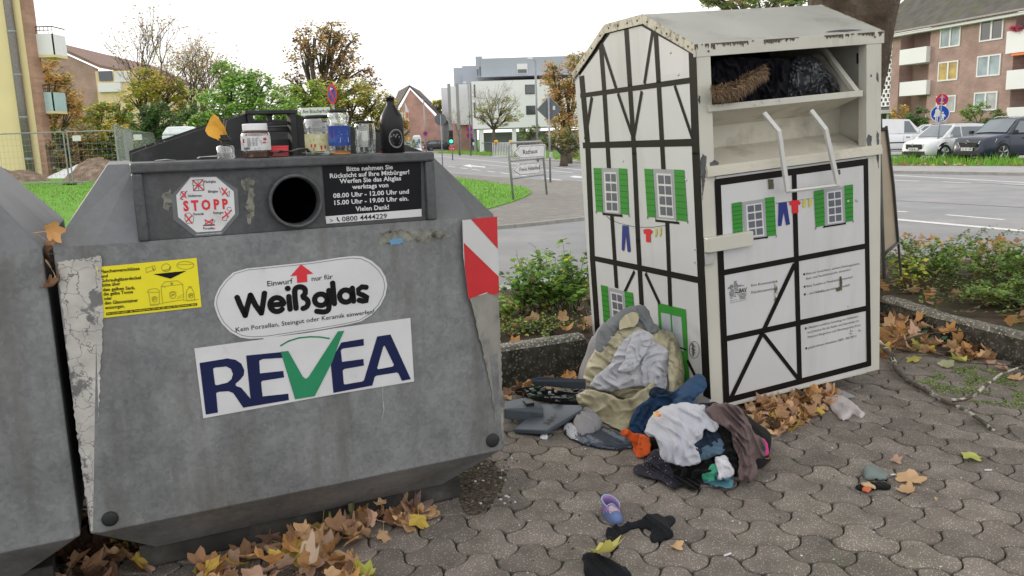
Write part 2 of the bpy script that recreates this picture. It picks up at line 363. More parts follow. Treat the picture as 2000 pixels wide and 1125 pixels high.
blades('verge_grass', [(p.x,p.y) for p in vg], 9000, .33, .02, [M_blade, M_blade2], .05, 7)['label'] = 'long uncut grass on the verge in front of the parked cars'
vg = [al(95,17.5),al(60,17.8),al(38,17.2),al(36,19),al(60,20),al(95,21)]
blades('verge_grass', [(p.x,p.y) for p in vg], 3500, .3, .03, [M_blade, M_blade2], .02, 8)['label'] = 'grass strip along the far kerb behind the arrow signpost'

# ---------------------------------------------------------------- near paving: wavy interlocking stones
M_sub = mat("joint_soil", (.05,.043,.034), .95, var=.4, scale=20, bump=.004, c2=(.06,.085,.025), c2scale=1.6, c2lo=.52, c2hi=.66)
sheet('paving_bed', [(-3,1.2),(6,1.2),(6,5.6),(3.3,6.6),(.5,6.0),(-3,5.2)], -.014, M_sub, False)
M_stone = mat("paving_stone", (.182,.156,.137), .85, var=.25, scale=7, bump=.0014, bscale=260, speck=((.42,.4,.36), 95, .24), island=.2,
              c2=(.13,.122,.092), c2scale=1.1, c2lo=.5, c2hi=.85, detail=9)
SL, SH, SA = .214, .18, .032
th = radians(-40); ex = V((cos(th), sin(th), 0)); ey = V((-sin(th), cos(th), 0)); org0 = V((1.10327, 3.19251, 0))
# org0 is a left-end midpoint of one stone
def kerb_near(x, y):
    return (y > 5.12 + .407/.914*(x+.06) and x < .9) or (x >= .9 and y > 6.6) or x > 3.05+ .0*(y) + max(0, (6.0-y))*.33 + .0
mb = MB(); rs = RND(11)
def stone_outline(nk=16, g=.0030, B=.03):
    """wavy on all four sides; neighbours interlock"""
    f = lambda x: SH/2 - SA*sin(2*pi*x/SL - .55); ye = f(SL/2); pts = []
    ex_ = lambda y: B*cos(pi*y/ye/2)**.8
    for k in range(nk+1): x = -SL/2 + SL*k/nk; pts.append((x, -f(x)))
    for k in range(1, 8): y = -ye + 2*ye*k/8; pts.append((SL/2+ex_(y), y))
    for k in range(nk+1): x = SL/2 - SL*k/nk; pts.append((x, f(x)))
    for k in range(1, 8): y = ye - 2*ye*k/8; pts.append((-SL/2+ex_(y), y))
    n = len(pts); sm = [((pts[k-1][0]+2*pts[k][0]+pts[(k+1)%n][0])/4, (pts[k-1][1]+2*pts[k][1]+pts[(k+1)%n][1])/4) for k in range(n)]
    sm = [((sm[k-1][0]+2*sm[k][0]+sm[(k+1)%n][0])/4, (sm[k-1][1]+2*sm[k][1]+sm[(k+1)%n][1])/4) for k in range(n)]
    def off(P, d):
        out = []
        for k in range(n):
            dx, dy = P[(k+1)%n][0]-P[k-1][0], P[(k+1)%n][1]-P[k-1][1]; l = hypot(dx, dy) or 1; out.append((P[k][0]-dy/l*d, P[k][1]+dx/l*d))
        return out
    return off(sm, g), off(sm, g+.003), off(sm, g+.0075)
SO, SO2, SO3 = stone_outline()
for row in range(-34, 34):
    for c in range(-40, 40):
        cx_ = (c + .5 + (row % 2)*.5)*SL; cy_ = row*SH
        P = org0 + ex*cx_ + ey*cy_
        if not (-2.6 < P.x < 4.6 and 1.5 < P.y < 7.2) or kerb_near(P.x, P.y): continue
        q = proj_ok = (P-O); dd = q.dot(CF)
        if dd < 1: continue
        u = 1000+FPX*q.dot(CX)/dd; v = 562.5-FPX*q.dot(CU)/dd
        if u < -300 or u > 2250 or v > 1350: continue
        z0 = rs.uniform(-.003, .003) + .006*noise.noise(V((P.x*1.5, P.y*1.5, 3))); tx = rs.uniform(-.012,.012); ty = rs.uniform(-.012,.012)
        rot = rs.uniform(-.012,.012)
        def W(x, y, z, s=1): x *= s; y *= s; xx = x*cos(rot)-y*sin(rot); yy = x*sin(rot)+y*cos(rot); q = P + ex*xx + ey*yy; return (q.x, q.y, z0 + z + x*tx + y*ty)
        n = len(SO)
        a = mb.vs([W(x, y, -.03) for x, y in SO]); b = mb.vs([W(x, y, -.006) for x, y in SO]); c1 = mb.vs([W(x, y, -.0014) for x, y in SO2]); c2 = mb.vs([W(x, y, 0) for x, y in SO3])
        for r0, r1 in ((a, b), (b, c1), (c1, c2)):
            for k in range(n): mb.face((r0+k, r0+(k+1)%n, r1+(k+1)%n, r1+k))
        mb.face([c2+k for k in range(n)])
mb.build('paving', M_stone, kind='structure')

# ---------------------------------------------------------------- planting bed and its kerb blocks
bed = [(-4,3.5),(-.06,5.25),(.55,5.55),(.75,6.3),(3.0,6.75),(3.16,6.0),(3.4,5.3),(4.4,3.2),(9,3.5),(7.4,6.4),tuple(gnd(2010,512,.17).xy),tuple(gnd(1860,505,.17).xy),tuple(gnd(1740,500,.17).xy),(3.0,9.2),(1.0,8.4),(-.05,7.7),(-5,5.6)]
mb = MB(); mb.poly([(x, y, .17) for x, y in bed]); mb.build('planting_bed', M_soil, kind='structure')
sheet('footway', [(-6,5.4),(-.05,7.7),(1.0,8.4),(2.2,9.6),(2.2,10.5),(.9,9.35),(.3,9.1),(-.1,8.9),(-6,6.6)], .0, mat("concrete_slab", (.42,.42,.42), .85, var=.12, scale=3, bump=.002), False)
M_peb = mat("exposed_aggregate", (.19,.18,.155), .8, var=.35, scale=30, bump=.006, bscale=70, speck=((.5,.47,.42), 50, .32), c2=(.05,.05,.04), c2scale=5, c2lo=.45, c2hi=.7)
M_pebd = mat("mossy_aggregate", (.065,.06,.05), .9, var=.4, scale=25, bump=.006, bscale=70, speck=((.16,.15,.13), 42, .3), c2=(.03,.035,.02), c2scale=6, c2lo=.45, c2hi=.65)
def kerbblock(p, q, h, wd, side, label):
    p = V((*p,0)); q = V((*q,0)); t = (q-p).normalized(); n = V((-t.y, t.x, 0))*wd*side; q = q - t*.006
    nseg = max(3, int((q-p).length/.05)); mb = MB(); rr_ = RND(int(p.x*100)+5)
    prof = [(0,-.03),(0,h*.5),(.004,h-.03),(.02,h-.006),(.05,h),(wd-.03,h),(wd-.004,h-.025),(wd,-.03)]
    rings = []
    for k in range(nseg+1):
        c = p.lerp(q, k/nseg)
        rings.append(mb.vs([c + n.normalized()*(a) + V((0,0,b + (.006*noise.noise(V((c.x*9,c.y*9,a*30))) if b > 0 else 0))) for a, b in prof]))
    for a, b in zip(rings, rings[1:]):
        for k in range(len(prof)-1): mb.mi = 1 if k < 2 else 0; mb.face((a+k, b+k, b+k+1, a+k+1))
    mb.face([rings[0]+k for k in range(len(prof))]); mb.face([rings[-1]+k for k in range(len(prof))])
    return mb.build('kerb_block', [M_peb, M_pebd], smooth=False, label=label, cat='kerb', group='exposed aggregate kerb blocks round the planting bed')
kerbblock((-3.6,3.62),(-1.0,4.78),.25,.14,1,'pebbled concrete kerb block behind the grey glass container')
kerbblock((-1.0,4.78),(.50,5.45),.25,.14,1,'pebbled concrete kerb block behind the smashed grey plastic casings')
kerbblock((.62,6.28),(3.0,6.72),.22,.14,1,'pebbled kerb block hidden behind the half-timbered clothes bank')
kerbblock((3.06,6.7),(3.16,5.93),.2,.14,1,'mossy dark kerb block just right of the clothes bank above the leaf drift')
kerbblock((3.16,5.93),(3.40,5.2),.2,.14,1,'pale pebbled kerb block above the broken branch')
kerbblock((3.40,5.2),(4.4,2.9),.2,.14,1,'pebbled kerb block at the right edge of the picture')
# ================================================================ grey steel glass containers
GA = .438; GD = V((cos(GA), sin(GA), 0)); GN = V((-sin(GA), cos(GA), 0)); G0 = V((-1.48719, 2.64821, .2899)); GW = 1.587
def g(u, v, w): return G0 + GD*u + UP*v + GN*w      # along, up, back
M_galv = galv("galvanised_steel", (.135,.14,.144), (.26,.268,.272), (.105,.1,.09))
M_galv2 = galv("galvanised_steel_sloped", (.125,.13,.14), (.165,.17,.18), (.11,.11,.11))
M_black = mat("weathered_black_rubber", (.028,.029,.03), .6, var=.25, scale=9, bump=.001, c2=(.075,.075,.078), c2scale=6, c2lo=.5, c2hi=.75)
M_dirtm = mat("dirty_dark_steel", (.045,.044,.042), .7, metal=.2, var=.3, scale=8, bump=.001, c2=(.09,.085,.075), c2scale=5)
M_ledge = galv("ledge_steel", (.045,.047,.05), (.1,.103,.108), (.06,.058,.055))
GDEP = 1.3
def glass_body(parent, du, hopper=True):
    G_ = lambda u, v, w: g(u+du, v, w)
    mb = MB(); D = GDEP; W_ = GW
    # walls
    sh = .045
    lo = [(0,0),(W_,0),(W_,D),(0,D)]
    def ring(f, v): return [G_(u, v, w) for u, w in f]
    f_top = [(.0,sh*.8),(.125,0),(W_-.11,0),(W_,sh*.8),(W_,D),(0,D)]
    f_bot = [(.0,.012),(.028,0),(W_-.02,0),(W_,.012),(W_,D),(0,D)]
    f_base = [(.2,.2),(.24,.2),(W_-.26,.2),(W_-.22,.2),(W_-.22,D-.2),(.2,D-.2)]
    f_roof = [(.188,.225),(.28,.225),(W_-.28,.225),(W_-.2,.225),(W_-.2,D-.225),(.188,D-.225)]
    R0 = mb.vs(ring(f_base, -.19)); R1 = mb.vs(ring(f_bot, 0)); R2_ = mb.vs(ring(f_top, 1.0)); R3 = mb.vs(ring(f_roof, 1.235))
    n = 6
    for a, b in ((R0, R1), (R1, R2_)):
        for k in range(n): mb.face((a+k, a+(k+1)%n, b+(k+1)%n, b+k))
    mb.face([R0+k for k in range(n)])
    b = mb.build('body', M_galv, parent, bevel=.004)
    mb = MB(); a = mb.vs(ring(f_top, 1.0)); c = mb.vs(ring(f_roof, 1.257))
    for k in range(n):
        if k != 1: mb.face((a+k, a+(k+1)%n, c+(k+1)%n, c+k))
    mb.poly([G_(.125,1,0), G_(.275,1,0), G_(.28,1.257,.225)]); mb.poly([G_(W_-.28,1.257,.225), G_(W_-.275,1,0), G_(W_-.11,1,0)])
    mb.face([c+k for k in range(n)])
    mb.build('roof', M_galv2, parent, bevel=.004)
    # foot rails
    for w0 in (.235, D-.36):
        mb = MB(); mb.box((.14,-.285,w0),(GW-.12,-.19,w0+.11), lambda x, y, z: G_(x, y, z)); mb.build('foot_rail', M_dirtm, parent, bevel=.006)
    # hopper housing
    u0, u1, v1 = .258, 1.325, 1.262
    mb = MB(); fr = lambda x, y, z: G_(x, y, z)
    mb.box((u0,1.0,-.012),(u0+.034,v1-.035,.26), fr); mb.box((u1-.038,1.0,-.012),(u1,v1-.035,.26), fr); mb.box((u0,v1-.035,-.014),(u1,v1,.34), fr)
    mb.build('hopper_frame', M_ledge, parent, bevel=.007)
    mb = MB(); cu, cv, cr = .787, 1.106, .088
    # front plate with a round hole
    hole = ell(cu, cv, cr, cr, 40); outer = []
    for k in range(40):
        a = 2*pi*k/40; dx, dy = cos(a), sin(a); xa, xb, ya, yb = u0+.034-cu, u1-.038-cu, 1.0-cv, v1-.035-cv
        tt = min([t for t in ((xb/dx if dx > 1e-9 else 1e9), (xa/dx if dx < -1e-9 else 1e9), (yb/dy if dy > 1e-9 else 1e9), (ya/dy if dy < -1e-9 else 1e9))])
        outer.append((cu+dx*tt, cv+dy*tt))
    xs = (u0+.034, u1-.038); ys = (1.0, v1-.035)
    for X in xs:   # snap nearest to corners
        for Y in ys:
            k = min(range(40), key=lambda k: hypot(outer[k][0]-X, outer[k][1]-Y)*(1 if 1 else 0)); outer[k] = (X, Y)
    a = mb.vs([G_(x, y, .012) for x, y in hole]); b = mb.vs([G_(x, y, .012) for x, y in outer])
    for k in range(40): mb.face((a+k, a+(k+1)%40, b+(k+1)%40, b+k))
    mb.build('hopper_plate', M_ledge, parent)
    mb = MB(); C = G_(cu, cv, 0)
    mb.lathe([(cr+.006,-.012),(cr+.010,.0),(cr+.010,.02),(cr+.006,.027),(cr,.027),(cr-.004,.02),(cr-.005,-.03)], C, 48, ax=-GN, cap=False)
    mb.build('insertion_ring', M_ledge, parent, smooth=True)
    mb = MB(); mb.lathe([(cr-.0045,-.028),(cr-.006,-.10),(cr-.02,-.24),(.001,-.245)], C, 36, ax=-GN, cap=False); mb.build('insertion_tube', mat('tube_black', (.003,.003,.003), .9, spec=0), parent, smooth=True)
    return parent
GC = thing('glass_container', 'large grey galvanised glass bank with round hole and Weißglas and blue-green lettered stickers', 'glass container', g(GW/2, -.29, .6))
GC['label'] = 'grey galvanised glass bank with round insertion hole, yellow, white and black stickers on its front'
glass_body(GC, 0)
GC2 = thing('glass_container', 'plain grey galvanised glass bank without stickers cut off by the left edge of the picture', 'glass container', g(-GW/2, -.29, .6))
glass_body(GC2, -GW-.03)
for t in (GC, GC2): t['group'] = 'grey steel glass banks standing side by side'

# top gear of the near container: side plates, lifting frame
mb = MB(); e = GN*.03
mb.prism([g(*p) for p in ((.27,1.235,.4),(.27,1.292,.4),(.618,1.405,.4),(.70,1.432,.4),(.70,1.235,.4))], e); mb.build('lifting_plate', M_black, GC, bevel=.003)
mb = MB(); mb.prism([g(*p) for p in ((.885,1.235,.4),(.885,1.43,.4),(.925,1.414,.4),(.98,1.405,.4),(1.27,1.335,.4),(1.32,1.30,.4),(1.432,1.256,.4),(1.432,1.235,.4))], e); mb.build('lifting_plate', M_black, GC, bevel=.003)
mb = MB()
mb.box((.70,1.235,.38),(.722,1.44,.46), g); mb.box((.865,1.235,.38),(.887,1.44,.46), g); mb.box((.692,1.428,.375),(.895,1.443,.47), g)
mb.box((.722,1.385,.41),(.865,1.399,.425), g); mb.box((.78,1.399,.41),(.80,1.428,.425), g); mb.box((.722,1.235,.44),(.865,1.33,.5), g)
mb.build('lifting_frame', M_black, GC, bevel=.003)
mb = MB(); mb.tube([g(.722,1.37,.46), g(.865,1.37,.46)], .012, 10); mb.build('lifting_bar', M_galv2, GC, smooth=True)
mb = MB(); mb.tube([g(.59,1.40,.46), g(.70,1.425,.5), g(.72,1.40,.8)], .008, 6)
mb.prism([g(*p) for p in ((.27,1.235,.85),(.27,1.30,.85),(.62,1.415,.85),(1.0,1.42,.85),(1.40,1.29,.85),(1.40,1.235,.85))], e); mb.build('rear_plate', M_black, GC)
mb = MB()
for k in range(3): mb.box((.33+k*.035,1.30+k*.006,.6),(.352+k*.035,1.325+k*.006,.64), g)
mb.build('hinge_lugs', M_black, GC, bevel=.003)

# ---- stickers on the front
GP = Plane(G0, -GN, UP)
S_white = mat("sticker_white", (.6,.6,.61), .5, var=.07, scale=6, c2=(.45,.44,.42), c2scale=5, c2lo=.6, c2hi=.75)
S_black = mat("print_black", (.008,.008,.009), .5, var=.1, spec=.12); S_red = mat("print_red", (.6,.03,.04), .5, var=.08)
S_navy = mat("print_navy", (.012,.017,.065), .45, var=.08, spec=.15); S_green = mat("print_green", (.02,.22,.1), .45, var=.08)
S_yel = mat("sticker_yellow", (.75,.66,.02), .5, var=.05); S_clear = mat("sticker_clear_film", (.13,.135,.14), .35, var=.1)
S_olive = mat("print_olive", (.25,.22,.03), .5)
M_oldpaint = mat("peeling_white_film", (.43,.415,.385), .8, var=.18, scale=14, bump=.0015, bscale=45, c2=(.14,.14,.14), c2scale=9, c2lo=.58, c2hi=.62)
def crackle(m, sc=26, th=.03):
    nt, N, L = nodes(m); b = N["Principled BSDF"]; src = b.inputs["Base Color"].links[0].from_socket
    g_ = N.new("ShaderNodeNewGeometry"); wn = N.new("ShaderNodeTexNoise"); wn.inputs["Scale"].default_value = 12; wn.inputs["Detail"].default_value = 6; L.new(g_.outputs["Position"], wn.inputs["Vector"])
    sc_ = N.new("ShaderNodeVectorMath"); sc_.operation = 'SCALE'; sc_.inputs["Scale"].default_value = .14; L.new(wn.outputs["Color"], sc_.inputs[0])
    ad = N.new("ShaderNodeVectorMath"); L.new(g_.outputs["Position"], ad.inputs[0]); L.new(sc_.outputs[0], ad.inputs[1])
    v = N.new("ShaderNodeTexVoronoi"); v.feature = 'DISTANCE_TO_EDGE'; v.inputs["Scale"].default_value = sc; L.new(ad.outputs[0], v.inputs["Vector"])
    lt = N.new("ShaderNodeMath"); lt.operation = 'LESS_THAN'; lt.inputs[1].default_value = th; L.new(v.outputs["Distance"], lt.inputs[0])
    mx = N.new("ShaderNodeMix"); mx.data_type = 'RGBA'; L.new(lt.outputs[0], mx.inputs[0]); L.new(src, mx.inputs[6]); mx.inputs[7].default_value = (.17,.165,.16,1); L.new(mx.outputs[2], b.inputs["Base Color"])
crackle(M_oldpaint, 15, .016)
M_pad = mat("rubber_pad", (.02,.021,.022), .6, var=.2)
def ragged(pts, amp, seed, step=6):
    out = []; r = RND(seed)
    for k, a in enumerate(pts):
        b = pts[(k+1) % len(pts)]; n = max(1, int(hypot(b[0]-a[0], b[1]-a[1])/step))
        for j in range(n):
            t = j/n; out.append((a[0]+(b[0]-a[0])*t + (r.uniform(-amp, amp) if j else 0), a[1]+(b[1]-a[1])*t + (r.uniform(-amp, amp) if j else 0)))
    return out
# corner strips follow the folded corner: plane fitted through its three corners
def tri_plane(a, b, c):
    n = (b-a).cross(c-a).normalized()
    if n.dot(O-a) < 0: n = -n
    return Plane(a, n, UP)
PL = tri_plane(g(0,1.0,.036), g(.125,1.0,0), g(0,0,.012)); PR = tri_plane(g(GW,1.0,.036), g(GW-.11,1.0,0), g(GW,0,.012))
mb = MB(); PL.poly(mb, ragged([(112,512),(197,500),(199,560),(201,640),(196,720),(192,820),(188,920),(185,1035),(178,1038),(158,900),(142,780),(124,620)], 2.2, 3), .0012); mb.build('peeling_strip', M_oldpaint, GC)
mb = MB(); PR.poly(mb, ragged([(917,580),(973,572),(979,700),(984,820),(984,868),(972,840),(955,740),(935,655)], 1.5, 4), .003); mb.build('peeling_strip', mat("worn_beige_film", (.24,.235,.21), .8, var=.2, scale=9, c2=(.12,.12,.12), c2scale=7), GC)
S_refl = mat("reflective_white", (.55,.55,.55), .4, var=.05); S_reflred = mat("reflective_red", (.5,.025,.03), .4, var=.08)
mb = MB(); PR.poly(mb, [(903,430),(971,423),(975,572),(968,574),(962,570),(915,584),(905,500)], .003); wb = mb.build('warning_sticker', S_refl, GC, label='red and white diagonal warning sticker')
mb = MB(); PR.poly(mb, [(920,428),(971,423),(972.5,486)], .0045); PR.poly(mb, [(905,470),(906,512),(975,572),(974.5,538)], .0045) if False else None
PR.poly(mb, [(906,474),(974,540),(975,572),(964,576),(950,571),(915,584),(908,520)], .0045); mb.build('red_stripes', S_reflred, wb)

# yellow sticker
def ob(nm, m, par, fn, bold=0):
    mb = MB(); fn(mb); return mb.build(nm, m, par)
zy = lambda *p: Z((180,495), 8.6545, p)
yk = ob('yellow_sticker', S_yel, GC, lambda mb: GP.poly(mb, zy((72,232),(1765,75),(1848,905),(172,1092)), .003))
def ytxt(mb):
    for st, a, b, bo in (("Flaschenverschlüsse",(148,334),(806,278),.022),("und",(158,412),(266,402),.022),("Schraubgläserdeckel",(166,488),(826,432),.022),("bitte über",(176,562),(478,534),.022),
        ("den gelben Sack,",(186,640),(728,602),.022),("die gelbe Tonne",(194,714),(694,672),.022),("oder",(204,790),(338,780),.022),("den Glascontainer",(214,866),(780,814),.022),("entsorgen.",(224,944),(552,912),.022)):
        L_, R_ = zy(a, b); GP.text(mb, st, L_, R_, 6.2, .0045, bo)
    GP.poly(mb, zy((1035,350),(1595,293),(1325,427)), .0045)
    GP.poly(mb, zy((235,1000),(1772,838),(1775,878),(238,1045)), .0045)
ob('lettering', S_black, yk, ytxt)
def ysm(mb):
    L_, R_ = zy((248,1032),(1758,868)); GP.text(mb, "Der Umwelt zuliebe - die Verschlüsse bitte nicht auf oder neben die Glascontainer legen!", L_, R_, 3.0, .006, .01)
ob('lettering', S_yel, yk, ysm)
def yart(mb):
    st = lambda pts, w, c=False: GP.stroke(mb, zy(*pts), w, .0045, c)
    st([(1165,560),(1228,480),(1440,462),(1530,520),(1550,780),(1190,838)], .9, True); st([(1165,560),(1530,520)], .8)
    GP.poly(mb, zy(*ell(1345,510,22,20,12)), .0045)
    st([(930,655),(960,610),(1080,590),(1138,632),(1138,655)], .9, True); st([(955,670),(985,880),(1110,870),(1135,840),(1132,665)], .9)
    st([(1650,570),(1600,620),(1588,700),(1600,800),(1735,790),(1722,670),(1690,600),(1660,570)], .9); st([(1625,565),(1690,562)], 1.2)
    st([(975,860),(1190,850)], .8); st([(1545,800),(1800,775)], .8)
    for cx, cy, r in ((1055,780,40),(1365,708,52),(1670,720,36)):
        st(ell(cx, cy, r, r, 16), 1.0, True); st([(cx-r*.5,cy+r*.3),(cx-r*.2,cy-r*.25),(cx+r*.3,cy-r*.2)], 1.8); GP.poly(mb, zy((cx+r*.2,cy-r*.55),(cx+r*.6,cy-r*.15),(cx+r*.15,cy+r*.1)), .0046)
        st([(cx-r*1.3,cy-r*.6),(cx-r*.6,cy-r*1.2),(cx+r*.3,cy-r*1.35),(cx+r*1.2,cy-r*.9)], .8)
    st([(905,250),(1050,205),(1075,265),(920,325)], .9, True); st(ell(1250,240,78,66,18), .9, True); st(ell(1575,200,145,66,22), .9, True); st([(1450,190),(1700,180)], .8); st([(1020,240),(1045,290)], 2.2)
    st([(1200,290),(1300,270),(1322,220)], 1.6); st([(1200,570),(1240,566)], .7); st([(1440,745),(1540,690)], .7); st([(1430,770),(1540,730)], .7)
ob('drawing', S_olive, yk, yart)

# white oval sticker
zw = lambda *p: Z((410,490), 5.5556, p)
oval = [(60,640),(45,580),(55,500),(95,410),(160,320),(250,235),(400,190),(560,175),(800,150),(1100,118),(1400,72),(1560,55),(1660,62),(1760,110),(1850,190),(1905,280),(1925,370),(1905,480),(1850,590),(1760,690),(1640,765),(1500,800),(1200,855),(900,900),(620,945),(430,955),(330,940),(220,880),(130,790),(85,710)]
ow = ob('oval_sticker', S_white, GC, lambda mb: GP.poly(mb, zw(*oval), .003))
def wt(mb):
    c = (985, 510); inner = [(c[0]+(x-c[0])*.972, c[1]+(y-c[1])*.95) for x, y in oval]
    GP.stroke(mb, zw(*inner), .7, .0045, True)
    GP.text(mb, "Einwurf", *zw((625,385),(900,352)), 10, .0045, .006); GP.text(mb, "nur für", *zw((1105,328),(1335,302)), 9.5, .0045, .006)
    GP.text(mb, "Kein Porzellan, Steingut oder Keramik einwerfen!", *zw((282,880),(1782,678)), 8.6, .0045, .004)
ob('lettering', S_black, ow, wt)
def wg(mb):
    st = lambda pts: big(mb, zw(*pts), 10.6)
    def big(mb, pts, w):
        # rounded thick stroke: quads and discs; stacked a hair apart
        q = [GP.p(x, y, .0045) for x, y in pts]
        L_, R_ = [], []
        wm = w*(q[0]-O).dot(CF)/FPX/2
        n = len(q); nm = []
        for k in range(n):
            t = (q[min(k+1,n-1)]-q[max(k-1,0)]).normalized(); nm.append(t.cross(GP.N).normalized())
        a = mb.vs([q[k]-nm[k]*wm for k in range(n)]); b = mb.vs([q[k]+nm[k]*wm for k in range(n)])
        for k in range(n-1): mb.face((a+k, a+k+1, b+k+1, b+k))
        for c_, nn in ((0, -1), (n-1, 1)):
            t = nm[c_].cross(GP.N)*(-nn)
            t = (q[min(c_+1,n-1)]-q[max(c_-1,0)]).normalized()*nn
            mb.poly([q[c_] + nm[c_]*wm*cos(pi*j/8) + t*wm*sin(pi*j/8) + GP.N*.0002 for j in range(9)])
    def arc(cx, cy, rx, ry, a0, a1, n=12): return [(cx+rx*cos(radians(a0+(a1-a0)*k/n)), cy+ry*sin(radians(a0+(a1-a0)*k/n))) for k in range(n+1)]
    off = 0
    st([(295,505),(330,590),(383,698)]); st([(383,700),(410,590),(440,480)]); st([(440,480),(495,590),(558,675)]); st([(558,675),(578,560),(592,460)])
    st([(655,590),(795,575)]); st(arc(725,582,72,75,-5,-330,18)[0:1] + arc(727,583,75,75,-8,-318,20))
    st([(856,495),(870,632)]); GP.poly(mb, zw(*ell(845,408,33,31,18)), .0047)
    st([(935,622),(922,500),(920,440)]+arc(978,430,56,40,-175,0,10)+[(1035,460),(1010,490)]); st(arc(1000,565,66,60,-75,80,12)+[(1000,622)][:0])
    st(arc(1204,530,68,62,-60,-300-120+0,20)); st([(1290,430),(1296,560),(1290,625)]+arc(1228,625,62,38,0,100,8)+[(1160,655)])
    st([(1332,350),(1352,572)])
    st(arc(1475,490,68,66,-55,-415,22)); st([(1545,405),(1560,545)])
    st([(1695,395),(1650,390),(1610,420),(1612,460),(1660,480),(1706,505),(1700,540),(1660,545),(1620,535)])
mbw = MB(); wg(mbw); mbw.build('lettering', S_black, ow)
ob('red_arrow', S_red, ow, lambda mb: GP.poly(mb, zw((988,145),(1122,246),(1052,256),(1058,336),(948,348),(942,268),(872,276)), .0046))

# lettered banner
zr = lambda *p: Z((370,610), 4.4444, p)
bn = ob('banner_sticker', S_white, GC, lambda mb: GP.poly(mb, zr((42,313),(420,262),(900,200),(1250,140),(1918,48),(1950,600),(1200,722),(120,920)), .003))
def navy(mb):
    P_ = lambda *p: GP.poly(mb, zr(*p), .0045)
    def ringed(outer, hole):  # polygon with hole
        A = [GP.p(*q, .0045) for q in zr(*outer)]; B = [GP.p(*q, .0045) for q in zr(*hole)]
        i = mb.vs(A+B)
        for t in tessellate_polygon([A, B]): mb.face([i+k for k in t])
    ringed([(88,440),(330,400),(400,412),(450,445),(475,500),(472,545),(440,585),(400,620),(405,640),(450,655),(530,750),(492,375),(800,345),(808,395),(640,405),(605,420),(612,530),(815,508),(822,565),(630,595),(622,610),(635,730),(858,706),(864,762),(468,828),(380,700),(340,685),(255,690),(232,700),(247,870),(142,888)],
           [(205,490),(220,480),(320,470),(360,490),(378,535),(365,580),(330,610),(235,633),(222,625)])
    ringed([(1318,262),(1512,230),(1515,288),(1330,315),(1314,330),(1325,430),(1510,405),(1515,462),(1345,492),(1330,505),(1340,618),(1350,626),(1500,600),(1515,590),(1630,210),(1745,192),(1922,580),(1845,595),(1815,530),(1800,522),(1625,550),(1608,562),(1588,635),(1250,700),(1225,430)],
           [(1695,288),(1775,455),(1765,470),(1640,494),(1630,485),(1682,300)])
ob('lettering', S_navy, bn, navy)
def grn(mb):
    GP.poly(mb, zr((792,342),(858,335),(985,560),(1010,578),(1035,560),(1290,165),(1345,160),(1310,235),(1240,430),(1088,728),(918,755)), .0052)
    pts = [(792,290),(860,250),(950,222),(1050,212),(1130,214),(1215,227)]
    GP.stroke(mb, zr(*pts), 3.0, .0046)
ob('green_tick', S_green, bn, grn)
# bubble under the banner film
mb = MB()
def bub(a, b):
    x = 640+a*620; y = 225-a*75 + b*(185*sin(pi*min(1,max(0,a)))**.6)
    q = zr((x, y))[0]; return GP.p(q[0], q[1], .0031+.0009*max(0, sin(pi*a))*max(0, sin(pi*b)))
mb.grid(bub, 16, 8); mb.build('film_blister', S_white, bn, smooth=True)

# octagonal sticker
HP = Plane(g(0,0,.012), -GN, UP)
zs = lambda *p: Z((330,335), 8.3333, p)
oc = ob('octagon_sticker', S_clear, GC, lambda mb: HP.poly(mb, zs((360,70),(770,70),(1120,290),(1140,700),(860,1035),(430,1060),(70,780),(40,380)), .002))
oi = ob('white_print', S_white, oc, lambda mb: HP.poly(mb, zs((350,100),(765,88),(1055,325),(1075,690),(845,965),(450,990),(150,740),(118,385)), .0032))
ob('lettering', S_red, oi, lambda mb: HP.text(mb, "S T O P P", *zs((240,640),(968,598)), 18.5, .0045, .045))
def oblk(mb):
    for st, a, b in (("Flachglas",(575,185),(765,178)),("Bleiglas",(642,345),(800,338)),("Glühbirnen",(308,415),(535,408)),("Keramik",(400,712),(570,705)),("Steingut",(722,690),(890,682)),("Porzellan",(560,945),(752,938))):
        HP.text(mb, st, *zs(a, b), 4.6, .0045, .012)
    s = lambda pts, w=.8, c=False: HP.stroke(mb, zs(*pts), w, .0042, c)
    s([(385,140),(555,130),(575,305),(400,315)], 1, True); s([(470,135),(488,310)]); s([(392,228),(565,218)])
    s(ell(230,370,42,48,12), .7, True); s([(185,440),(225,455)], 1.6); s([(815,260),(850,350),(930,360),(980,320)], .7); s([(940,400),(980,405),(985,320)], .7)
    s([(260,690),(330,670),(405,740),(395,830),(300,850),(262,790)], .7, True); s(ell(980,610,36,30,10), .7); s([(870,740),(960,690),(935,800),(870,790)], .7, True)
    s([(560,880),(745,872)], 1.6); s([(590,800),(600,860),(690,862),(705,790)], .8); s(ell(728,810,20,22,10), .7, True)
ob('lettering', S_black, oi, oblk)
def ox(mb):
    for a, b, c, d in (((395,150),(565,300),(545,140),(410,300)),((855,265),(955,390),(940,275),(870,385)),((200,325),(280,425),(290,320),(185,445)),((262,695),(375,845),(375,715),(282,815)),((912,650),(968,745),(1020,635),(868,760)),((585,785),(745,872),(715,772),(580,870))):
        HP.stroke(mb, zs(a, b), 2.4, .0048); HP.stroke(mb, zs(c, d), 2.4, .0050)
ob('red_crosses', S_red, oi, ox)
ob('lettering', S_white, oc, lambda mb: HP.text(mb, "www.gruener-punkt.de/glas", *zs((440,1035),(858,1005)), 2.6, .0035, .01))
